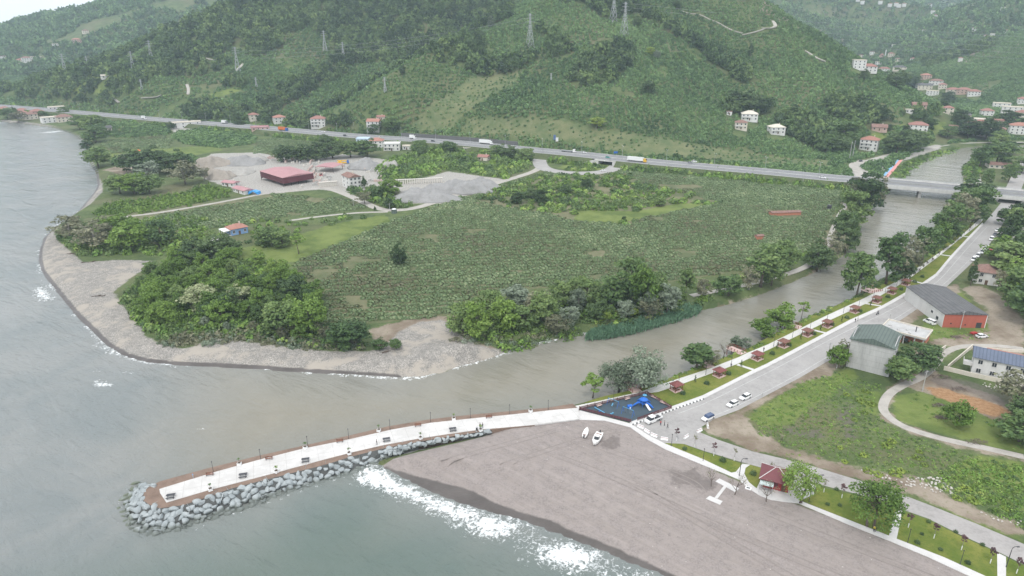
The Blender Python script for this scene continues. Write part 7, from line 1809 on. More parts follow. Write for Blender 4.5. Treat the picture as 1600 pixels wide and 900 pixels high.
for a in range(5):
    an = a * 1.257 + .3; ca, sa_ = math.cos(an), math.sin(an)
    if a in (3,): continue
    MB().tube([(ca * 1.2, sa_ * 1.2, 1.8), (ca * 2.2, sa_ * 2.2, 1.7), (ca * 3.2, sa_ * 3.2, .9), (ca * 3.9, sa_ * 3.9, .25)], [.42, .42, .38, .3], 8).build('tube_arm', BLU, r)
MB().loft([[(-.1, -1.2, 1.5), (-.1, -1.2, 1.8), (.0, -1.2, 1.62), (.7, -1.2, 1.62), (.8, -1.2, 1.8), (.8, -1.2, 1.5)], [(-.1, -2.8, .6), (-.1, -2.8, .9), (.0, -2.8, .72), (.7, -2.8, .72), (.8, -2.8, .9), (.8, -2.8, .6)], [(-.1, -4.2, .2), (-.1, -4.2, .4), (.0, -4.2, .3), (.7, -4.2, .3), (.8, -4.2, .4), (.8, -4.2, .2)]]).build('slide', WHT, r)
MB().loft([[(math.cos(t) * q, math.sin(t) * q, z) for t in np.linspace(0, 6.283, 8, endpoint=False)] for q, z in ((1.7, 3.1), (1.1, 3.6), (.1, 4.1))]).build('canopy', BLU, r)
p = P(1007, 624, ZG + .13); r = thing('play_canopy', 'sky-blue round canopy on a post behind the climbing tower', 'play canopy', p)
MB().tube([(0, 0, 0), (0, 0, 1.6)], .08, 6).build('post', LBL, r); MB().loft([[(math.cos(t) * q, math.sin(t) * q, z) for t in np.linspace(0, 6.283, 12, endpoint=False)] for q, z in ((.7, 1.5), (.6, 1.65), (.3, 1.75), (.05, 1.8))]).build('canopy', LBL, r)
def swing(p, rz, lb):
    r = thing('swing', lb, 'swing', p, rz)
    MB().tube([(-1.8, 0, 2.1), (1.8, 0, 2.1)], .06, 6).build('beam', LBL, r)
    for x in (-1.8, 1.8):
        for y in (-.8, .8): MB().tube([(x, y, 0), (x, 0, 2.1)], .05, 6).build('leg', BLU, r)
    for x in (-.8, .8):
        s = MB().box(x - .25, x + .25, -.1, .1, .5, .55).build('seat', M_DARKM, r)
        MB().tube([(x - .22, 0, .55), (x - .22, 0, 2.05)], .015, 4).tube([(x + .22, 0, .55), (x + .22, 0, 2.05)], .015, 4).build('chains', M_STEEL, s)
swing(P(958, 634, ZG + .13), -.7, 'blue swing frame at the promenade side of the playground')
swing(P(981, 648, ZG + .13), -.7, 'blue swing frame at the beach side of the playground')
p = P(936.5, 643, ZG + .13); r = thing('seesaw', 'pale blue seesaw near the pointed end of the playground', 'seesaw', p, -.75)
MB().box(-1.9, 1.9, -.14, .14, .52, .6).build('plank', LBL, r).rotation_euler = (0, .1, 0); MB().box(-.2, .2, -.2, .2, 0, .5, tx=.08, ty=.08).build('pivot', BLU, r)
for x in (-1.6, 1.6): MB().tube([(x, -.2, .85), (x, .2, .85)], .03, 5).tube([(x, 0, .6), (x, 0, .85)], .03, 5).build('handle', BLU, r)
p = P(983.5, 637.5, ZG + .13); r = thing('play_cube', 'small blue and white playhouse in the middle of the playground', 'playhouse', p, .3)
MB().box(-.8, .8, -.7, .7, 0, 1.1).build('wall', BLU, r); MB().hip(-.8, .8, -.7, .7, 1.15, .5, .15, gable=True, th=.05).build('roof', BLU, r); r.scale = (.75, .75, .75); MB().box(-.25, .25, -.74, -.701, 0, .8).build('door', WHT, r)
for i, (u, v) in enumerate([(955.5,648.5),(956.5,635)]):
    p = P(u, v, ZG + .13); r = thing('spring_rider', ('pale spring rider near the beach fence of the playground', 'pale spring rider under the first swing')[i], 'spring rider', p, i)
    MB().tube([(0, 0, 0), (0, 0, .35)], .12, 8).build('spring', M_STEEL, r); MB().loft([[(-.5, -.08, .4), (-.5, .08, .4), (-.5, .08, .5), (-.5, -.08, .5)], [(0, -.15, .36), (0, .15, .36), (0, .15, .62), (0, -.15, .62)], [(.4, -.1, .4), (.4, .1, .4), (.4, .1, .95), (.4, -.1, .95)], [(.62, -.06, .7), (.62, .06, .7), (.62, .06, .88), (.62, -.06, .88)]]).build('body', LBL, r)
for i, (u, v, rz) in enumerate([(936.5,635.3,.55),(980.5,624.8,.55),(1021.5,622.5,-.75),(1035.5,631,-.75)]):
    bench(P(u, v, ZG + .13), rz, 'wooden bench along the %s fence of the playground, %s' % (('promenade', 'promenade', 'lawn', 'lawn')[i], ('nearer the breakwater', 'nearer the first deck', 'nearer the promenade', 'nearer the road')[i]), M_PINKWOOD)

# ---------------------------------------------------------------- vehicles
def paint(nm, col): return mat(nm, col, .3, .04, .5, coat=.5, spec=.5)
V_WHITE = paint('white_car_paint', (.78, .78, .77)); V_DARK = paint('dark_car_paint', (.03, .035, .045)); V_RED = paint('red_car_paint', (.36, .03, .035)); V_GREY = paint('grey_car_paint', (.25, .26, .27)); V_TEAL = paint('teal_car_paint', (.05, .28, .25)); V_ORANGE = paint('orange_paint', (.62, .17, .05)); V_BLUE = paint('blue_paint', (.03, .13, .45)); V_YEL = paint('yellow_paint', (.75, .45, .04))
TYRE = mat('tyre_rubber', (.02, .02, .02), .8, .1, 2); RIM = mat('wheel_rim', (.45, .46, .47), .4, .1, 2, metal=.6); LIGHT_ = mat('headlamp_glass', (.70, .70, .68), .15, .05, 1); TAIL = mat('tail_lamp', (.35, .02, .02), .25, .1, 1); CARGLASS = mat('car_glass', (.02, .025, .03), .08, .1, 1, spec=.6)
_whl = {}
def wheel(r, x, y, rad):
    k = round(rad, 2)
    if k not in _whl: _whl[k] = (MB().tube([(0, -.11, 0), (0, .11, 0)], rad, 12).mesh('tyre', TYRE), MB().tube([(0, -.125, 0), (0, .125, 0)], rad * .6, 10).mesh('rim', RIM))
    w = link_mesh('wheel', _whl[k][0], r, (x, y, rad)); link_mesh('rim', _whl[k][1], w)
_car = {}
def car_meshes(kind, pm):
    key = (kind, pm.name)
    if key in _car: return _car[key]
    L2 = 2.15 if kind != 'van' else 2.4
    sec = lambda x, w, z0, z1, k=.0: [(x, -w, z0), (x, -w, z0 + (z1 - z0) * .55), (x, -w * .93, z1), (x, w * .93, z1), (x, w, z0 + (z1 - z0) * .55), (x, w, z0)]
    if kind == 'van':
        body = MB().loft([sec(-L2, .82, .35, 1.0), sec(-L2 + .05, .86, .28, 1.12), sec(.9, .88, .25, 1.12), sec(1.6, .86, .25, 1.02), sec(L2 - .08, .8, .3, .85), sec(L2, .72, .4, .7)])
        gl = MB().loft([[(x, -w, z) for x, w, z in ()]] if 0 else [[(-2.32, -.80, 1.121), (1.45, -.80, 1.06), (1.45, .80, 1.06), (-2.32, .80, 1.121)], [(-2.2, -.68, 1.84), (.75, -.68, 1.84), (.75, .68, 1.84), (-2.2, .68, 1.84)]])
        roof = MB().box(-2.24, .78, -.7, .7, 1.842, 1.93, tx=.08, ty=.08).box(-2.3, -.4, -.815, -.775, 1.1, 1.5).box(-2.3, -.4, .775, .815, 1.1, 1.5)
    else:
        body = MB().loft([sec(-L2, .74, .38, .88), sec(-L2 + .08, .82, .28, .95), sec(-1.2, .86, .24, .96), sec(.8, .86, .24, .93), sec(1.5, .84, .26, .84), sec(L2 - .1, .78, .3, .72), sec(L2, .68, .38, .6)])
        gl = MB().loft([[(-1.95, -.76, .951), (1.0, -.76, .92), (1.0, .76, .92), (-1.95, .76, .951)], [(-1.45, -.62, 1.40), (.25, -.62, 1.42), (.25, .62, 1.42), (-1.45, .62, 1.40)]])
        roof = MB().box(-1.5, .3, -.64, .64, 1.421, 1.49, tx=.1, ty=.08).box(-.55, -.47, -.735, -.66, .95, 1.42).box(-.55, -.47, .66, .735, .95, 1.42)
    lt = []
    for s in (-1, 1): lt.append((MB().box(L2 - .22, L2 + .01, s * .62 - .14, s * .62 + .14, .55, .68).mesh('headlight', LIGHT_), MB().box(-L2 - .02, -L2 + .12, s * .64 - .1, s * .64 + .1, .65, .85).mesh('tail_light', TAIL)))
    _car[key] = (body.mesh('car_body', pm), gl.mesh('car_windows', CARGLASS), roof.mesh('car_roof', pm), lt)
    return _car[key]
def car(p, rz, pm, label, kind='car', group=None, name='parked_car'):
    r = thing(name, label, 'car' if kind != 'van' else 'van', p, rz, group); b_, g_, rf, lt = car_meshes(kind, pm)
    link_mesh('body', b_, r); link_mesh('windows', g_, r); link_mesh('roof', rf, r)
    for h_, t_ in lt: link_mesh('headlight', h_, r); link_mesh('tail_light', t_, r)
    for x in (-1.35, 1.4):
        for y in (-.78, .78): wheel(r, x, y, .33)
    return r
def head(a, c_, z=ZG): A, B = P(*a, z), P(*c_, z); return math.atan2(B[1] - A[1], B[0] - A[0])
RD = head((1100, 650), (1250, 585))
car(P(1144.5, 633.5), RD + math.pi, V_WHITE, 'white hatchback parked at the road edge, nearer the junction'); car(P(1164, 622.5), RD + math.pi, V_WHITE, 'white hatchback parked at the road edge, farther up the road')
r = car(P(1106, 655), RD + math.pi, V_WHITE, 'white car with a dark blue cover over its roof by the dirt bank')
MB().box(-1.9, .9, -.84, .84, .96, 1.56, tx=.25, ty=.14).build('cover', paint('navy_cover', (.03, .06, .14)), r)
r = thing('pickup_truck', 'white flatbed pickup parked against the playground fence', 'pickup truck', P(1020, 658.5), RD + math.pi)
MB().loft([[(x, -w, z0), (x, -w * .96, z1), (x, w * .96, z1), (x, w, z0)] for x, w, z0, z1 in ((2.7, .8, .5, 1.0), (2.6, .9, .4, 1.15), (1.75, .94, .38, 1.25), (-.5, .94, .4, 1.25))]).build('body', V_WHITE, r)
MB().loft([[(2.0, -.86, 1.251), (-.5, -.86, 1.251), (-.5, .86, 1.251), (2.0, .86, 1.251)], [(1.3, -.74, 1.95), (-.4, -.74, 1.95), (-.4, .74, 1.95), (1.3, .74, 1.95)]]).build('windows', CARGLASS, r)
MB().box(-.45, 1.35, -.77, .77, 1.951, 2.05, tx=.08, ty=.06).box(.3, .42, -.88, -.78, 1.2, 1.95).box(.3, .42, .78, .88, 1.2, 1.95).build('roof', V_WHITE, r)
MB().box(-3.0, -.55, -.98, -.93, .8, 1.25).box(-3.0, -.55, .93, .98, .8, 1.25).box(-3.05, -3.0, -.98, .98, .8, 1.25).box(-3.0, -.55, -.929, .929, .72, .82).build('cargo_bed', V_WHITE, r)
MB().box(-2.6, -1.0, -.7, .7, .83, 1.2, tx=.15, ty=.15).build('load', M_DARKM, r)
for x in (-2.1, 1.8):
    for y in (-.85, .85): wheel(r, x, y, .38)
for s in (-1, 1): MB().box(2.5, 2.72, s * .68 - .16, s * .68 + .16, .75, .95).build('headlight', LIGHT_, r)
PK = head((1522, 404), (1540, 388))
for i, (u, v, pm, kd, lb) in enumerate([(1521,407,V_WHITE,'van','white van nearest the farmhouse in the roadside row'),(1528,401,V_WHITE,'van','white van, second of the roadside row above the farmhouse'),(1534.5,395.5,V_WHITE,'van','white van, third of the roadside row above the farmhouse'),(1540.5,390,V_WHITE,'van','white van, last of the roadside row above the farmhouse'),(1549.5,390.5,V_RED,'car','small red car beside the roadside row of vans'),(1549,375,V_WHITE,'van','white van below the dark conifer'),(1554,368,V_DARK,'car','dark car by the roadside below the bridge'),(1557.5,361,V_WHITE,'car','white car nearest the bridge at the roadside')]):
    car(P(u, v), PK + math.pi, pm, lb, kd)
car(P(1533.5, 527), .15, V_WHITE, 'white car on the dirt yard in front of the warehouse'); car(P(1452, 505), 1.9, V_WHITE, 'white van in the weeds beside the warehouse', 'van')
p = P(1521, 523); r = thing('trailer', 'small rusty red trailer next to the white yard car', 'trailer', p, .3)
MB().box(-1.2, 1.2, -.7, .7, .5, 1.0).build('box', V_RED, r); MB().tube([(1.2, 0, .5), (2.1, 0, .45)], .05, 5).build('drawbar', M_DARKM, r); wheel(r, 0, -.75, .3); wheel(r, 0, .75, .3)
car(P(1546, 282), .3, V_WHITE, 'white car on the restaurant car park'); car(P(942, 267.5), .15, V_WHITE, 'white car on the slip road near the underpass'); car(P(1345, 252.5), .6, V_DARK, 'dark car where the village lane begins')
for i, u in enumerate((1385, 1402, 1425)): car(P(u, (247.5, 242, 236.5)[i]), .55, (V_WHITE, V_GREY, V_WHITE)[i], ('white car parked first along the river lane', 'grey car parked second along the river lane', 'white car parked last along the river lane')[i])
def onhwy(u, off):
    px_ = smooth_line(HWY, 2); v = np.interp(u, [q[0] for q in HWY_C], [q[1] for q in HWY_C]); x = P(u, v, HWY_Z)[0]
    y = np.interp(x, px_[:, 0], px_[:, 1]); k = np.argmin(abs(px_[:, 0] - x)); d = px_[min(k + 2, len(px_) - 1)] - px_[max(k - 2, 0)]; d = d / np.linalg.norm(d); nv = np.array([-d[1], d[0]])
    return (x + nv[0] * off, y + nv[1] * off, HWY_Z + .025), math.atan2(d[1], d[0])
def lorry(u, off, L_, cabm, boxm, label, flip=False, flat=False, name='lorry', cat='lorry'):
    p, rz = onhwy(u, off); r = thing(name, label, cat, p, rz + (math.pi if flip else 0))
    cx = L_ / 2
    MB().loft([[(cx - 2.3, -1.2, .6), (cx - 2.3, -1.2, 3.1), (cx - 2.3, 1.2, 3.1), (cx - 2.3, 1.2, .6)], [(cx - .4, -1.2, .5), (cx - .5, -1.18, 3.0), (cx - .5, 1.18, 3.0), (cx - .4, 1.2, .5)], [(cx, -1.1, .5), (cx - .15, -1.1, 1.8), (cx - .15, 1.1, 1.8), (cx, 1.1, .5)]]).build('cab', cabm, r)
    MB().add([(cx - .08, -1.0, 1.85), (cx - .08, 1.0, 1.85), (cx - .44, 1.0, 2.8), (cx - .44, -1.0, 2.8)], [(0, 1, 2, 3)]).build('windscreen', CARGLASS, r)
    MB().box(-L_ / 2, cx - 2.6, -1.25, 1.25, 1.1, 1.5 if flat else 3.9).build('trailer', boxm, r)
    MB().box(-L_ / 2 + .3, cx - .6, -.5, .5, .6, 1.09).build('chassis', M_DARKM, r)
    for x in (cx - 1.4, -L_ / 2 + 1.2, -L_ / 2 + 2.5, cx - 4.2):
        for y in (-1.05, 1.05): wheel(r, x, y, .5)
lorry(450, -6.5, 12.5, V_BLUE, V_ORANGE, 'orange lorry with a blue cab on the highway')
lorry(1000, -6.5, 16, V_YEL, V_WHITE, 'long white lorry with a yellow cab on the highway'); lorry(885, 4, 14, V_WHITE, M_STEEL, 'flatbed lorry with a white cab at the roundabout exit', flat=True)
lorry(754, 6.5, 14, V_WHITE, V_WHITE, 'long white lorry beside the retaining wall'); lorry(643, 3, 6.5, V_WHITE, V_WHITE, 'small white box lorry by the highway houses'); lorry(232, -6, 7, V_WHITE, V_WHITE, 'white box lorry on the highway near the cape'); lorry(345, 6, 8, V_GREY, V_WHITE, 'grey-cabbed box lorry near the roadside building')
for u, off, pm, lb in ((953,-4,V_TEAL,'teal car on the highway ahead of the yellow lorry'),(907,7,V_WHITE,'white car behind the flatbed lorry'),(1287,-5,V_WHITE,'white car on the highway near the bridge'),(705,-5,V_WHITE,'white van on the highway past the villa'),(680,-4,V_DARK,'dark car on the highway past the villa'),(545,-6,V_DARK,'dark car on the highway by the blue house'),(500,5,V_WHITE,'white car below the balconied house'),(1075,8,V_GREY,'grey car under the terraces'),(1078,15,V_WHITE,'white car on the lay-by under the terraces')):
    p, rz = onhwy(u, off); car(p, rz, pm, lb, name='car')
# crane lorry in the works yard
p = P(536, 256); r = thing('crane_lorry', 'yellow mobile crane with a blue cab behind the works canopy', 'crane', p, .2)
MB().box(-5, 3, -1.2, 1.2, .7, 1.5).build('chassis', V_YEL, r); MB().box(3.1, 5, -1.2, 1.2, .7, 3.0, tx=.2).build('cab', V_BLUE, r); MB().box(-4.6, 3.5, -.4, .4, 2.4, 3.1).build('boom', V_YEL, r); MB().box(-3.5, -1, -1.1, 1.1, 1.501, 2.398).build('turntable', V_YEL, r)
for x in (-4, -2.6, 3.8):
    for y in (-1.1, 1.1): wheel(r, x, y, .55)
p = P(502, 276); r = thing('forklift', 'small red loader in the stone yard', 'loader', p, .4)
MB().box(-1.4, 1.2, -.8, .8, .4, 1.5, tx=.2).build('body', V_RED, r); MB().box(-.6, .6, -.6, .6, 1.501, 2.4, tx=.1, ty=.1).build('cab', CARGLASS, r)
for x in (-1, 1):
    for y in (-.8, .8): wheel(r, x, y, .45)
# motorcycle with rider on the river road
p = P(1371, 491.5); r = thing('motorcycle', 'dark motorcycle on the river road', 'motorcycle', p, RD)
MB().tube([(-.6, 0, .65), (0, 0, .75), (.5, 0, .8)], [.12, .2, .14], 6).build('body', V_DARK, r); MB().tube([(.45, 0, .85), (.75, 0, .32)], .05, 5).build('fork', M_STEEL, r)
for x in (-.65, .75): wheel(r, x, 0, .32)

# ---------------------------------------------------------------- boats on the sand
def boat(u, v, rz, L_, label, cabin):
    p = P(u, v); r = thing('boat', label, 'boat', (p[0], p[1], ZG + .02), rz); h = L_ / 2; w = L_ * .17
    hull = []
    for x, ww, z0, z1 in ((-h, w * .85, .25, .95), (-h * .5, w, .12, .95), (0, w, .08, 1.0), (h * .45, w * .82, .1, 1.12), (h * .8, w * .42, .3, 1.25), (h, w * .04, .7, 1.36)):
        hull.append([(x, -ww, z1), (x, -ww * .85, z0 + .25), (x, 0, z0), (x, ww * .85, z0 + .25), (x, ww, z1), (x, ww * .86, z1), (x, 0, z1 - .25), (x, -ww * .86, z1)])
    MB().loft(hull).build('hull', mat('boat_gelcoat', (.80, .79, .77), .3, .06, .6, coat=.3), r)
    if cabin:
        MB().loft([[(-.6, -w * .6, 1.0), (.9, -w * .6, 1.05), (.9, w * .6, 1.05), (-.6, w * .6, 1.0)], [(-.5, -w * .5, 1.7), (.4, -w * .5, 1.7), (.4, w * .5, 1.7), (-.5, w * .5, 1.7)]]).build('windscreen', CARGLASS, r)
        MB().box(-.7, .5, -w * .58, w * .58, 1.701, 1.8).build('cabin_roof', V_WHITE, r)
    else: MB().box(-.3, .5, -w * .4, w * .4, .78, 1.3, tx=.2, ty=.1).build('console', V_WHITE, r)
    MB().box(-h * .7, -h * .62, -w * .7, w * .7, .75, .98).build('thwart', M_WOOD, r)
    MB().box(-h - .35, -h - .01, -.18, .18, .5, 1.45, tx=.04, ty=.04).build('outboard', M_DARKM, r)
a_, c_ = P(927, 700), P(938, 678)
boat(932.5, 689, math.atan2(a_[1] - c_[1], a_[0] - c_[0]), 6.6, 'larger white motorboat with a cabin lying on the sand', True)
a_, c_ = P(912.5, 684), P(917, 673)
boat(915, 679.5, math.atan2(c_[1] - a_[1], c_[0] - a_[0]), 4.2, 'small open white boat lying on the sand', False)
# barriers closing the road end
bar = MB().loft([[(x, -.3, 0), (x, -.3, .12), (x, -.1, .4), (x, -.07, .85), (x, .07, .85), (x, .1, .4), (x, .3, .12), (x, .3, 0)] for x in (-1.0, 1.0)]).mesh('road_barrier', M_WHITEP)
bst = MB().box(-1.003, 1.003, -.088, .088, .55, .68).mesh('barrier_stripe', V_RED)
for u, v, rz, lb in [(1001,668,-.7,'white road barrier nearest the pickup'),(1011,675,-.95,'white road barrier, second from the pickup'),(1022,681.5,-.7,'white road barrier, third from the pickup'),(1038,687,-.25,'white road barrier at the bend, beside the dark sapling'),(1072,683.5,.75,'white road barrier on the dirt bank side, beside the rubble'),(1093,674,.6,'white road barrier at the foot of the dirt bank'),(1106,667,1.4,'white road barrier set upright on the dirt bank')]:
    r = thing('road_barrier', lb, 'barrier', P(u, v, ZG + .03), rz); link_mesh('body', bar, r); link_mesh('stripe', bst, r)
# rubble, brushwood, stones
STN = [raw('stone', boulder(40 + s)) for s in range(4)]
RUB = mat('pale_rubble', (.50, .47, .43), .95, .22, 1.5)
for s in STN: s.data.materials[0] = RUB
def rubble(px, step, r_, nm, lb, keep=.7):
    q = fill(XY(px), step, .5); q = q[RNG.random(len(q)) < keep]; n_ = len(q); s = RNG.uniform(.4, 1.3, n_) * r_
    scatter(nm, np.c_[q, np.full(n_, ZG) + s * .3], np.c_[s, s, s * .8], RNG.uniform(0, 6.28, n_), RNG.integers(0, 4, n_), STN, lb)
rubble([(1395,750),(1420,746),(1470,745),(1490,758),(1488,772),(1450,768),(1412,757)], .9, .42, 'rubble', 'bank of pale broken rubble along the weedy verge', .8)
rubble([(1340,733),(1368,738),(1400,748),(1395,756),(1360,744)], 1.1, .35, 'rubble', 'thin line of pale rubble on the verge', .6)
rubble([(1530,598),(1566,601),(1566,609),(1540,607)], .8, .4, 'rubble', 'white rubble below the villa wall', .8)
rubble([(1068,677),(1090,676),(1092,683),(1074,682)], .9, .28, 'rubble', 'broken stones between the road barriers', .6)
rubble(Z_SAND[:19], 5.5, .16, 'beach_litter', 'scattered small stones and litter on the sand', .5)
rubble([(1530,800),(1600,815),(1600,825),(1560,815)], 1.1, .4, 'rubble', 'pale stones at the edge of the weeds near the beach road', .6)
twg = mat('dry_brushwood', (.17, .135, .115), .95, .25, 1.5)
def brush(u, v, rx, h, lb):
    p = P(u, v); rg = random.Random(int(u)); mb = MB()
    for _ in range(150):
        a = rg.uniform(0, 6.28); q = rg.random() ** .6; x, y = math.cos(a) * q * rx, math.sin(a) * q * rx * .5; z = h * (1 - q) * rg.uniform(.3, 1) + .1
        d = Vector((rg.uniform(-1, 1), rg.uniform(-1, 1), rg.uniform(-.3, .4))) * rg.uniform(.5, 1.0)
        mb.tube([(x, y, z), Vector((x, y, z)) + d], [.05, .02], 3)
    tag(mb.build('brushwood_pile', twg, loc=tuple(p)), lb, 'brushwood')
lw = [bush_mesh('weed_clump', s, 1.0, .8, 110, .2, L_LIME) for s in (61, 62)]
for i, (u, v, r_) in enumerate([(1323,617,1.1),(1345,627,1.6),(1352,612,1.4),(1362,632,1.5),(1350,645,1.2),(1386,697,1.6),(1393,690,1.3),(1350,712,1.1),(1356,737,1.3),(1372,742,1.4),(1398,741,1.6),(1408,736,1.2),(1432,716,1.2),(1445,727,1.0),(1436,706,1.0),(1320,722,1.0),(1508,764,1.4),(1520,783,1.5),(1495,779,1.2),(1571,795,1.0),(1335,657,.9),(1313,700,.9)]):
    o = link_mesh('weed_clump', lw[i % 2], None, tuple(P(u, v))); o.scale = (r_, r_, r_ * .8); tag(o, 'yellow-green flowering weed clump rising from the waste ground', 'weed clump', 'yellow weed clumps on the waste ground')
brush(1499, 609, 2.9, 1.2, 'long dark brushwood pile above the orange earth'); brush(1467, 634, 2.2, .7, 'brushwood heap inside the loop of the yard track'); brush(1472, 590, 3.2, .8, 'brown brushwood spread by the muddy track'); brush(1526, 691, 3.0, .7, 'low brown brushwood at the edge of the yard track'); brush(1470, 653, 2.0, .5, 'thin brushwood heap beside the fresh green bush-tree'); brush(1494, 527, 2.2, .8, 'grey brushwood at the foot of the utility pole')
# boundary stones, driftwood
drift = mat('driftwood', (.10, .075, .06), .95, .2, 1)
for u, v, L_, rz, lb in [(152,463,5,.15,'dark driftwood heap on the pebbles below the grove'),(137,410,6,.3,'long dark branch lying on the pebbles'),(110,397,4,.1,'driftwood at the top of the pebble beach'),(600,551,1.6,.5,'dark stump on the gravel spit')]:
    p = hit(u, v); mb = MB(); rg = random.Random(int(u))
    for _ in range(9): x = rg.uniform(-L_ / 2, L_ / 2); mb.tube([(x, rg.uniform(-.5, .5), .1), (x + rg.uniform(.8, 2), rg.uniform(-.6, .6), rg.uniform(.15, .5))], [.16, .06], 5)
    tag(mb.build('driftwood', drift, loc=tuple(p)), lb, 'driftwood').rotation_euler = (0, 0, rz)
# parasol on the shore lawn
p = P(217, 240); r = thing('parasol', 'orange parasol on the shore lawn', 'parasol', p); MB().tube([(0, 0, 0), (0, 0, 3.2)], .08, 6).build('pole', M_STEEL, r)
MB().loft([[(math.cos(t) * q, math.sin(t) * q, z) for t in np.linspace(0, 6.283, 10, endpoint=False)] for q, z in ((2.4, 2.4), (1.6, 3.0), (.1, 3.7))]).build('canopy', mat('orange_canvas', (.72, .18, .07), .7, .1, 1), r)

# ---------------------------------------------------------------- poles, pylons, lamps, hoarding
def pole(u, v, hp, label, m=M_GREYC, arms=True):
    p = hit(u, v); mpp = px_m(p); dep = math.asin((CAM_H - p[2]) / (mpp * FPX)); h = hp * mpp / math.cos(dep)
    r = thing('utility_pole', label, 'pole', tuple(p), .4); MB().tube([(0, 0, -.3), (0, 0, h)], [max(.16, h * .018), max(.1, h * .011)], 6).build('pole', m, r)
    if arms: MB().box(-.9, .9, -.06, .06, h - .6, h - .48).build('crossarm', M_STEEL, r)
for a in [(1500,514,24,'concrete utility pole in front of the orange-red warehouse wall'),(1307,575,21,'pale utility pole beside the bushes of the concrete block'),(1388.5,506,14,'thin pole at the roadside behind the concrete block'),(1294,556,19,'thin pole at the roadside below the concrete block'),(1441,611,28,'pale pole where the track leaves the rubble'),(552.5,323,11,'pole in the garden by the works house'),(577,311,12,'pole at the edge of the lane-bend garden'),(609,330,12,'pole at the tip of the lane-bend garden'),(671,316,12,'pole at the foot of the broad gravel heap'),(722,300,10,'pole along the lane by the tallest heap'),(1327,249,24,'tall pole beside the village lane, nearer one'),(1332,246,23,'tall pole beside the village lane, farther one'),(1254,289,17,'pole at the foot of the highway bank'),(1313,285,13,'pole at the bridge approach'),(1191,620,6,'short post at the edge of the weeds'),(553,197,6,'short pole by the highway trees')]:
    pole(*a)
def pylon(u, v, hp, label):
    p = hit(u, v); mpp = px_m(p); h = hp * mpp; r = thing('pylon', label, 'pylon', (p[0], p[1], p[2] - .5), .5)
    w0, w1 = h * .10, h * .018; t_ = .12 + mpp * .10; mb = MB()
    cor = [(-1, -1), (1, -1), (1, 1), (-1, 1)]; lv = [0, .22, .4, .55, .68, .8, .9, 1.0]; wd = lambda f: w0 + (w1 - w0) * min(f / .75, 1)
    for x, y in cor: mb.tube([(x * wd(f), y * wd(f), f * h) for f in lv], t_, 4)
    for i in range(len(lv) - 1):
        for k in range(4):
            a, b_ = cor[k], cor[(k + 1) % 4]; mb.tube([(a[0] * wd(lv[i]), a[1] * wd(lv[i]), lv[i] * h), (b_[0] * wd(lv[i + 1]), b_[1] * wd(lv[i + 1]), lv[i + 1] * h)], t_ * .6, 3); mb.tube([(b_[0] * wd(lv[i]), b_[1] * wd(lv[i]), lv[i] * h), (a[0] * wd(lv[i + 1]), a[1] * wd(lv[i + 1]), lv[i + 1] * h)], t_ * .6, 3)
    mb.build('tower', M_STEEL, r)
    for f, w in ((.76, .17), (.86, .14), (.95, .11)): MB().tube([(-w * h, 0, f * h), (0, 0, f * h + h * .012), (w * h, 0, f * h)], [t_ * .6, t_, t_ * .6], 4).build('crossarm', M_STEEL, r)
    return r
for a in [(975,56,46,'big lattice pylon on the bare knoll of the spur'),(958,34,42,'lattice pylon just behind the knoll of the spur'),(828,75,48,'tall lattice pylon on the ridge left of the spur'),(372,113,34,'lattice pylon with a bare track at its foot'),(209,112,26,'lattice pylon at the top of the hillside meadow'),(238,100,30,'lattice pylon uphill of the meadow'),(103,117,26,'lattice pylon at the sea end of the meadow'),(138,108,16,'small lattice pylon behind the meadow'),(508,80,28,'lattice pylon in front of the dark bowl of woods, seaward one'),(537,95,26,'lattice pylon in front of the dark bowl of woods, landward one'),(602,144,22,'slim pylon on the lower slope above the highway'),(222,140,14,'small pylon below the meadow'),(861,128,13,'short pylon at the corner of the spur wood'),(401,136,14,'small pylon downhill of the bare track')]:
    pylon(*a)
WIRE = mat('power_cable', (.30, .31, .32), .6, .05, 1)
def span(a, b_, sag, label):
    A, B = np.array(a), np.array(b_); mid = (A + B) / 2
    pts = [tuple(A + (B - A) * t - np.array([0, 0, sag * 4 * t * (1 - t)]) - mid) for t in np.linspace(0, 1, 24)]
    tag(MB().tube(pts, .10, 4).build('power_cable', WIRE, loc=tuple(mid)), label, 'cable')
for i in range(5): span(Q(990, 6 + i * 7, 880), Q(1700, 62 + i * 9, 1000 + i * 14), 5, 'thin power cable crossing the valley mouth, %s from the top' % ORD[i])
for i in range(3): span(Q(828, 28 + i * 6, 880), Q(372, 80 + i * 6, 985), 8, 'thin power cable along the hillside, %s from the top' % ORD[i])
hw = resample(smooth_line(HWY, 2), 37.0)
hl_p = MB().tube([(0, 0, 0), (0, 0, 10)], [.16, .09], 6).tube([(0, 0, 9.9), (0, .9, 10.5), (0, 1.9, 10.6)], .07, 5).tube([(0, 0, 9.9), (0, -.9, 10.5), (0, -1.9, 10.6)], .07, 5).mesh('street_lamp_pole', M_STEEL)
hl_h = MB().box(-.16, .16, -.45, .45, -.07, .07).mesh('street_lamp_head', M_WHITEP)
cnt = 0
for x, y in hw:
    u_ = 800 + FPX * x / (y * CP + (CAM_H - HWY_Z) * SP)
    if not (-40 < u_ < 1340): continue
    r = thing('street_lamp', 'two-armed highway lamp on the median, %s from the cape' % ORD[min(cnt, 29)] if cnt < 30 else 'two-armed highway lamp on the median near the river bridge', 'street lamp', (x, y, HWY_Z + .12), .1, None if cnt < 30 else 'highway lamps near the bridge'); cnt += 1
    link_mesh('pole', hl_p, r)
    for s in (-2.1, 2.1): link_mesh('lamp_head', hl_h, r, (0, s, 10.6))
print('lamps', cnt)
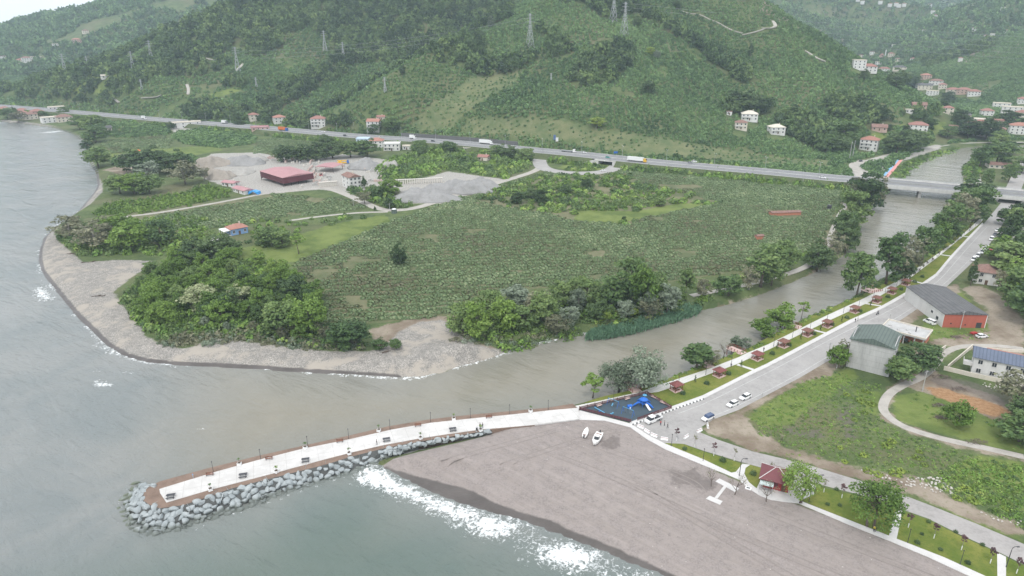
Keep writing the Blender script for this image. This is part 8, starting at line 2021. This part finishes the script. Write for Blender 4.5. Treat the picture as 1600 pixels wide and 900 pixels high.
p = P(868, 233.5, ZG); r = thing('roadside_totem', 'tall roadside totem with blue and white panels at the roundabout', 'sign', tuple(p), .1)
MB().tube([(0, 0, 0), (0, 0, 12)], [.4, .3], 8).build('pole', M_STEEL, r); MB().box(-2.2, -.1, -.3, .3, 9, 13.4).build('blue_panel', paint('panel_blue', (.10, .16, .32)), r); MB().box(.0, 2.4, -.35, .25, 7.5, 11).build('white_panel', V_WHITE, r)
p = P(962, 240, ZG + 4); r = thing('road_sign', 'blue direction sign beside the highway', 'sign', (p[0], p[1], 4), .1)
MB().box(-1.8, 1.8, -.06, .06, 2.4, 4.2).build('panel', V_BLUE, r)
for x in (-1.3, 1.3): MB().tube([(x, .12, -2), (x, .12, 4.0)], .07, 5).build('post', M_STEEL, r)

# ---------------------------------------------------------------- people
SKIN = mat('skin', (.46, .30, .22), .6, .06, 3); HAIR = mat('dark_hair', (.025, .02, .018), .7, .1, 3)
def person(p, rz, label, top, legs, pose='stand'):
    st = .20 if pose == 'walk' else (.26 if pose == 'ride' else .03)
    V = {}; E_ = []; names = []
    def a(nm, co, rd, par=None):
        V[nm] = len(names); names.append((co, rd))
        if par: E_.append((V[par], V[nm]))
    sit = pose == 'ride'; hz_ = .95 if not sit else .92
    a('pel', (0, 0, hz_), (.15, .12)); a('wai', (0, 0, hz_ + .17), (.135, .10), 'pel'); a('che', (.01, 0, hz_ + .38), (.165, .115), 'wai'); a('nk0', (.01, 0, hz_ + .53), (.07, .07), 'che'); a('nk1', (.02, 0, hz_ + .60), (.055, .055), 'nk0'); a('hd0', (.03, 0, hz_ + .68), (.085, .09), 'nk1'); a('hd1', (.03, 0, hz_ + .78), (.08, .095), 'hd0')
    for s, nm in ((1, 'l'), (-1, 'r')):
        f = st * s
        if sit:
            a('hp' + nm, (.04, s * .10, hz_ - .04), (.09, .09), 'pel'); a('kn' + nm, (.40, s * .16, hz_ - .12), (.065, .065), 'hp' + nm); a('an' + nm, (.28, s * .16, .40), (.045, .045), 'kn' + nm); a('to' + nm, (.46, s * .16, .35), (.04, .03), 'an' + nm)
        else:
            a('hp' + nm, (0, s * .09, hz_ - .09), (.09, .09), 'pel'); a('kn' + nm, (f * .6 + .02, s * .10, .50), (.062, .062), 'hp' + nm); a('an' + nm, (f - .02, s * .10, .09), (.042, .042), 'kn' + nm); a('to' + nm, (f + .15, s * .11, .04), (.04, .03), 'an' + nm)
        g_ = -f
        a('sh' + nm, (0, s * .185, hz_ + .45), (.06, .06), 'che')
        if sit: a('el' + nm, (.22, s * .26, hz_ + .24), (.045, .045), 'sh' + nm); a('wr' + nm, (.46, s * .24, hz_ + .18), (.032, .032), 'el' + nm); d_ = (1, 0, 0)
        else: a('el' + nm, (g_ * .3 - .03, s * .235, hz_ + .17), (.045, .045), 'sh' + nm); a('wr' + nm, (g_ * .8 + .05, s * .24, hz_ - .06), (.032, .032), 'el' + nm); d_ = (.1, 0, -1)
        w = names[V['wr' + nm]][0]; a('pm' + nm, (w[0] + d_[0] * .07, w[1], w[2] + d_[2] * .07), (.036, .022), 'wr' + nm)
        for k in range(4):
            y = w[1] + (k - 1.5) * .018; ln = (.07, .085, .08, .06)[k]
            a('fa%s%d' % (nm, k), (w[0] + d_[0] * .11 + .0, y, w[2] + d_[2] * .11), (.010, .010), 'pm' + nm); a('fb%s%d' % (nm, k), (w[0] + d_[0] * (.11 + ln) + .015, y - s * .006, w[2] + d_[2] * (.11 + ln * .85)), (.008, .008), 'fa%s%d' % (nm, k))
        a('th' + nm, (w[0] + d_[0] * .08 + .05, w[1] - s * .01, w[2] + d_[2] * .09), (.010, .010), 'pm' + nm)
    me = bpy.data.meshes.new('person_frame'); me.from_pydata([c for c, _ in names], E_, []); o = bpy.data.objects.new('person_frame', me); COL.objects.link(o)
    md = o.modifiers.new('skin', 'SKIN'); md.use_smooth_shade = True
    for i, (_, rd) in enumerate(names): me.skin_vertices[0].data[i].radius = rd
    me.skin_vertices[0].data[0].use_root = True
    o.modifiers.new('sub', 'SUBSURF').levels = 1
    dg = bpy.context.evaluated_depsgraph_get(); m2 = bpy.data.meshes.new_from_object(o.evaluated_get(dg)); bpy.data.objects.remove(o)
    m2.name = 'person'; m2.materials.clear()
    for mm in (SKIN, top, legs, M_DARKM): m2.materials.append(mm)
    for pg in m2.polygons:
        c_ = pg.center; arm = abs(c_.y) > .20
        pg.material_index = 3 if c_.z < .09 and not sit else (0 if c_.z > hz_ + .53 or (c_.z < hz_ + .02 and arm and not sit) else (1 if c_.z > hz_ + .03 or (arm and c_.z > hz_) else 2))
    b_ = bpy.data.objects.new('person', m2); COL.objects.link(b_); b_.location = tuple(map(float, p)); b_.rotation_euler = (0, 0, rz); tag(b_, label, 'person')
    hd = MB().loft([[(.02 + math.cos(t) * q, math.sin(t) * q, hz_ + z) for t in np.linspace(0, 6.283, 10, endpoint=False)] for q, z in ((.096, .74), (.105, .79), (.095, .84), (.05, .875))]).build('hair', HAIR, b_, True)
    hd.location = (-.012, 0, 0)
    for s in (-1, 1): MB().box(.112, .122, s * .035 - .012, s * .035 + .012, hz_ + .725, hz_ + .742).build('eye', HAIR, b_)
    MB().add([(.105, -.012, hz_ + .725), (.105, .012, hz_ + .725), (.105, .018, hz_ + .685), (.105, -.018, hz_ + .685), (.145, 0, hz_ + .69)], [(0, 1, 4), (1, 2, 4), (2, 3, 4), (3, 0, 4)]).build('nose', SKIN, b_)
    MB().box(.105, .118, -.025, .025, hz_ + .655, hz_ + .665).build('mouth', V_RED, b_)
    return b_
def cloth(nm, c_): return mat(nm, c_, .85, .12, 3)
C_BLK, C_NAVY, C_RED, C_GRY, C_KHA, C_YEL, C_WHT = cloth('black_cloth', (.02, .02, .022)), cloth('navy_cloth', (.025, .035, .075)), cloth('red_cloth', (.36, .05, .05)), cloth('grey_cloth', (.16, .16, .165)), cloth('khaki_cloth', (.17, .14, .09)), cloth('yellow_cloth', (.50, .42, .06)), cloth('white_cloth', (.6, .6, .6))
for a in [(P(750,669,PZ+.1), 2.4, 'person in black standing by the planter at the root of the breakwater', C_BLK, C_BLK), (P(754,669,PZ+.1), 2.0, 'person in grey top beside the one in black at the breakwater planter', C_GRY, C_NAVY), (P(589,695,PZ+.1), 3.4, 'person in dark clothes walking along the breakwater', C_BLK, C_GRY, 'walk'),
          (P(1032,665,ZG+.03), 1.0, 'person in a red top standing behind the pickup', C_RED, C_NAVY), (P(1038,665.5,ZG+.03), 2.6, 'person in grey between two others behind the pickup', C_GRY, C_BLK), (P(1043,669,ZG+.03), 2.9, 'person in black nearest the barriers', C_BLK, C_BLK, 'walk'),
          (P(1365,831,ZG+.12), .6, 'person in a yellow top on the walk under the big spreading tree', C_YEL, C_BLK), (P(1368,830.5,ZG+.12), 2.8, 'person in black on the walk under the big spreading tree', C_BLK, C_BLK),
          (P(1142,574,ZG+.12), .8, 'person in navy walking on the promenade past the second gazebo', C_NAVY, C_BLK, 'walk'), (P(1193,549,ZG+.12), .8, 'person in black on the promenade past the third gazebo', C_BLK, C_NAVY, 'walk'), (P(1336,503.5,ZG+.14), 3.6, 'person in black walking on the roadside pavement', C_BLK, C_BLK, 'walk'), (P(1340,501,ZG+.14), 3.6, 'person in white walking on the roadside pavement', C_WHT, C_KHA, 'walk'),
          (P(1371,491.5), RD, 'person in black riding the motorcycle', C_BLK, C_GRY, 'ride')]:
    person(*a)
TRK = mat('pressed_sand', (.232, .202, .186), .95, .15, .6, world_space=True)
for px_ in ([(870,712),(950,742),(1060,792),(1180,845),(1330,905)],[(1195,800),(1340,858),(1490,915)],[(760,735),(860,702),(940,676),(975,672)],[(985,752),(1120,832),(1240,897)],[(690,722),(780,697),(870,672)],[(940,700),(1010,725),(1085,752),(1100,770)]):
    w_ = smooth_line(XY(px_), 3)
    for off in (-.85, .85):
        L_a, R_a = ribbon(w_, abs(off) * 2, None); strip('wheel_track', resample(L_a if off < 0 else R_a, 1.5), .34, 0, TRK, .1, drape=.012)
# upturned wooden crate and bin by the kiosk
p = P(1222, 765, ZG + .11); r = thing('litter_bin', 'dark litter bin beside the kiosk door', 'bin', tuple(p)); MB().tube([(0, 0, .1), (0, 0, 1.0)], .3, 10).build('body', M_DARKM, r); MB().tube([(0, 0, 1.001), (0, 0, 1.1)], [.33, .2], 10).build('lid', M_STEEL, r)
p = P(1169, 763.5, ZG + .0); r = thing('shower_base', 'small white foot-shower basin at the edge of the beach walk', 'basin', tuple(p), -.5); MB().box(-.7, .7, -.5, .5, 0, .25).build('basin', M_WHITEP, r); MB().box(-.4, .4, -.25, .25, .251, .27).build('drain', M_DARKM, r)
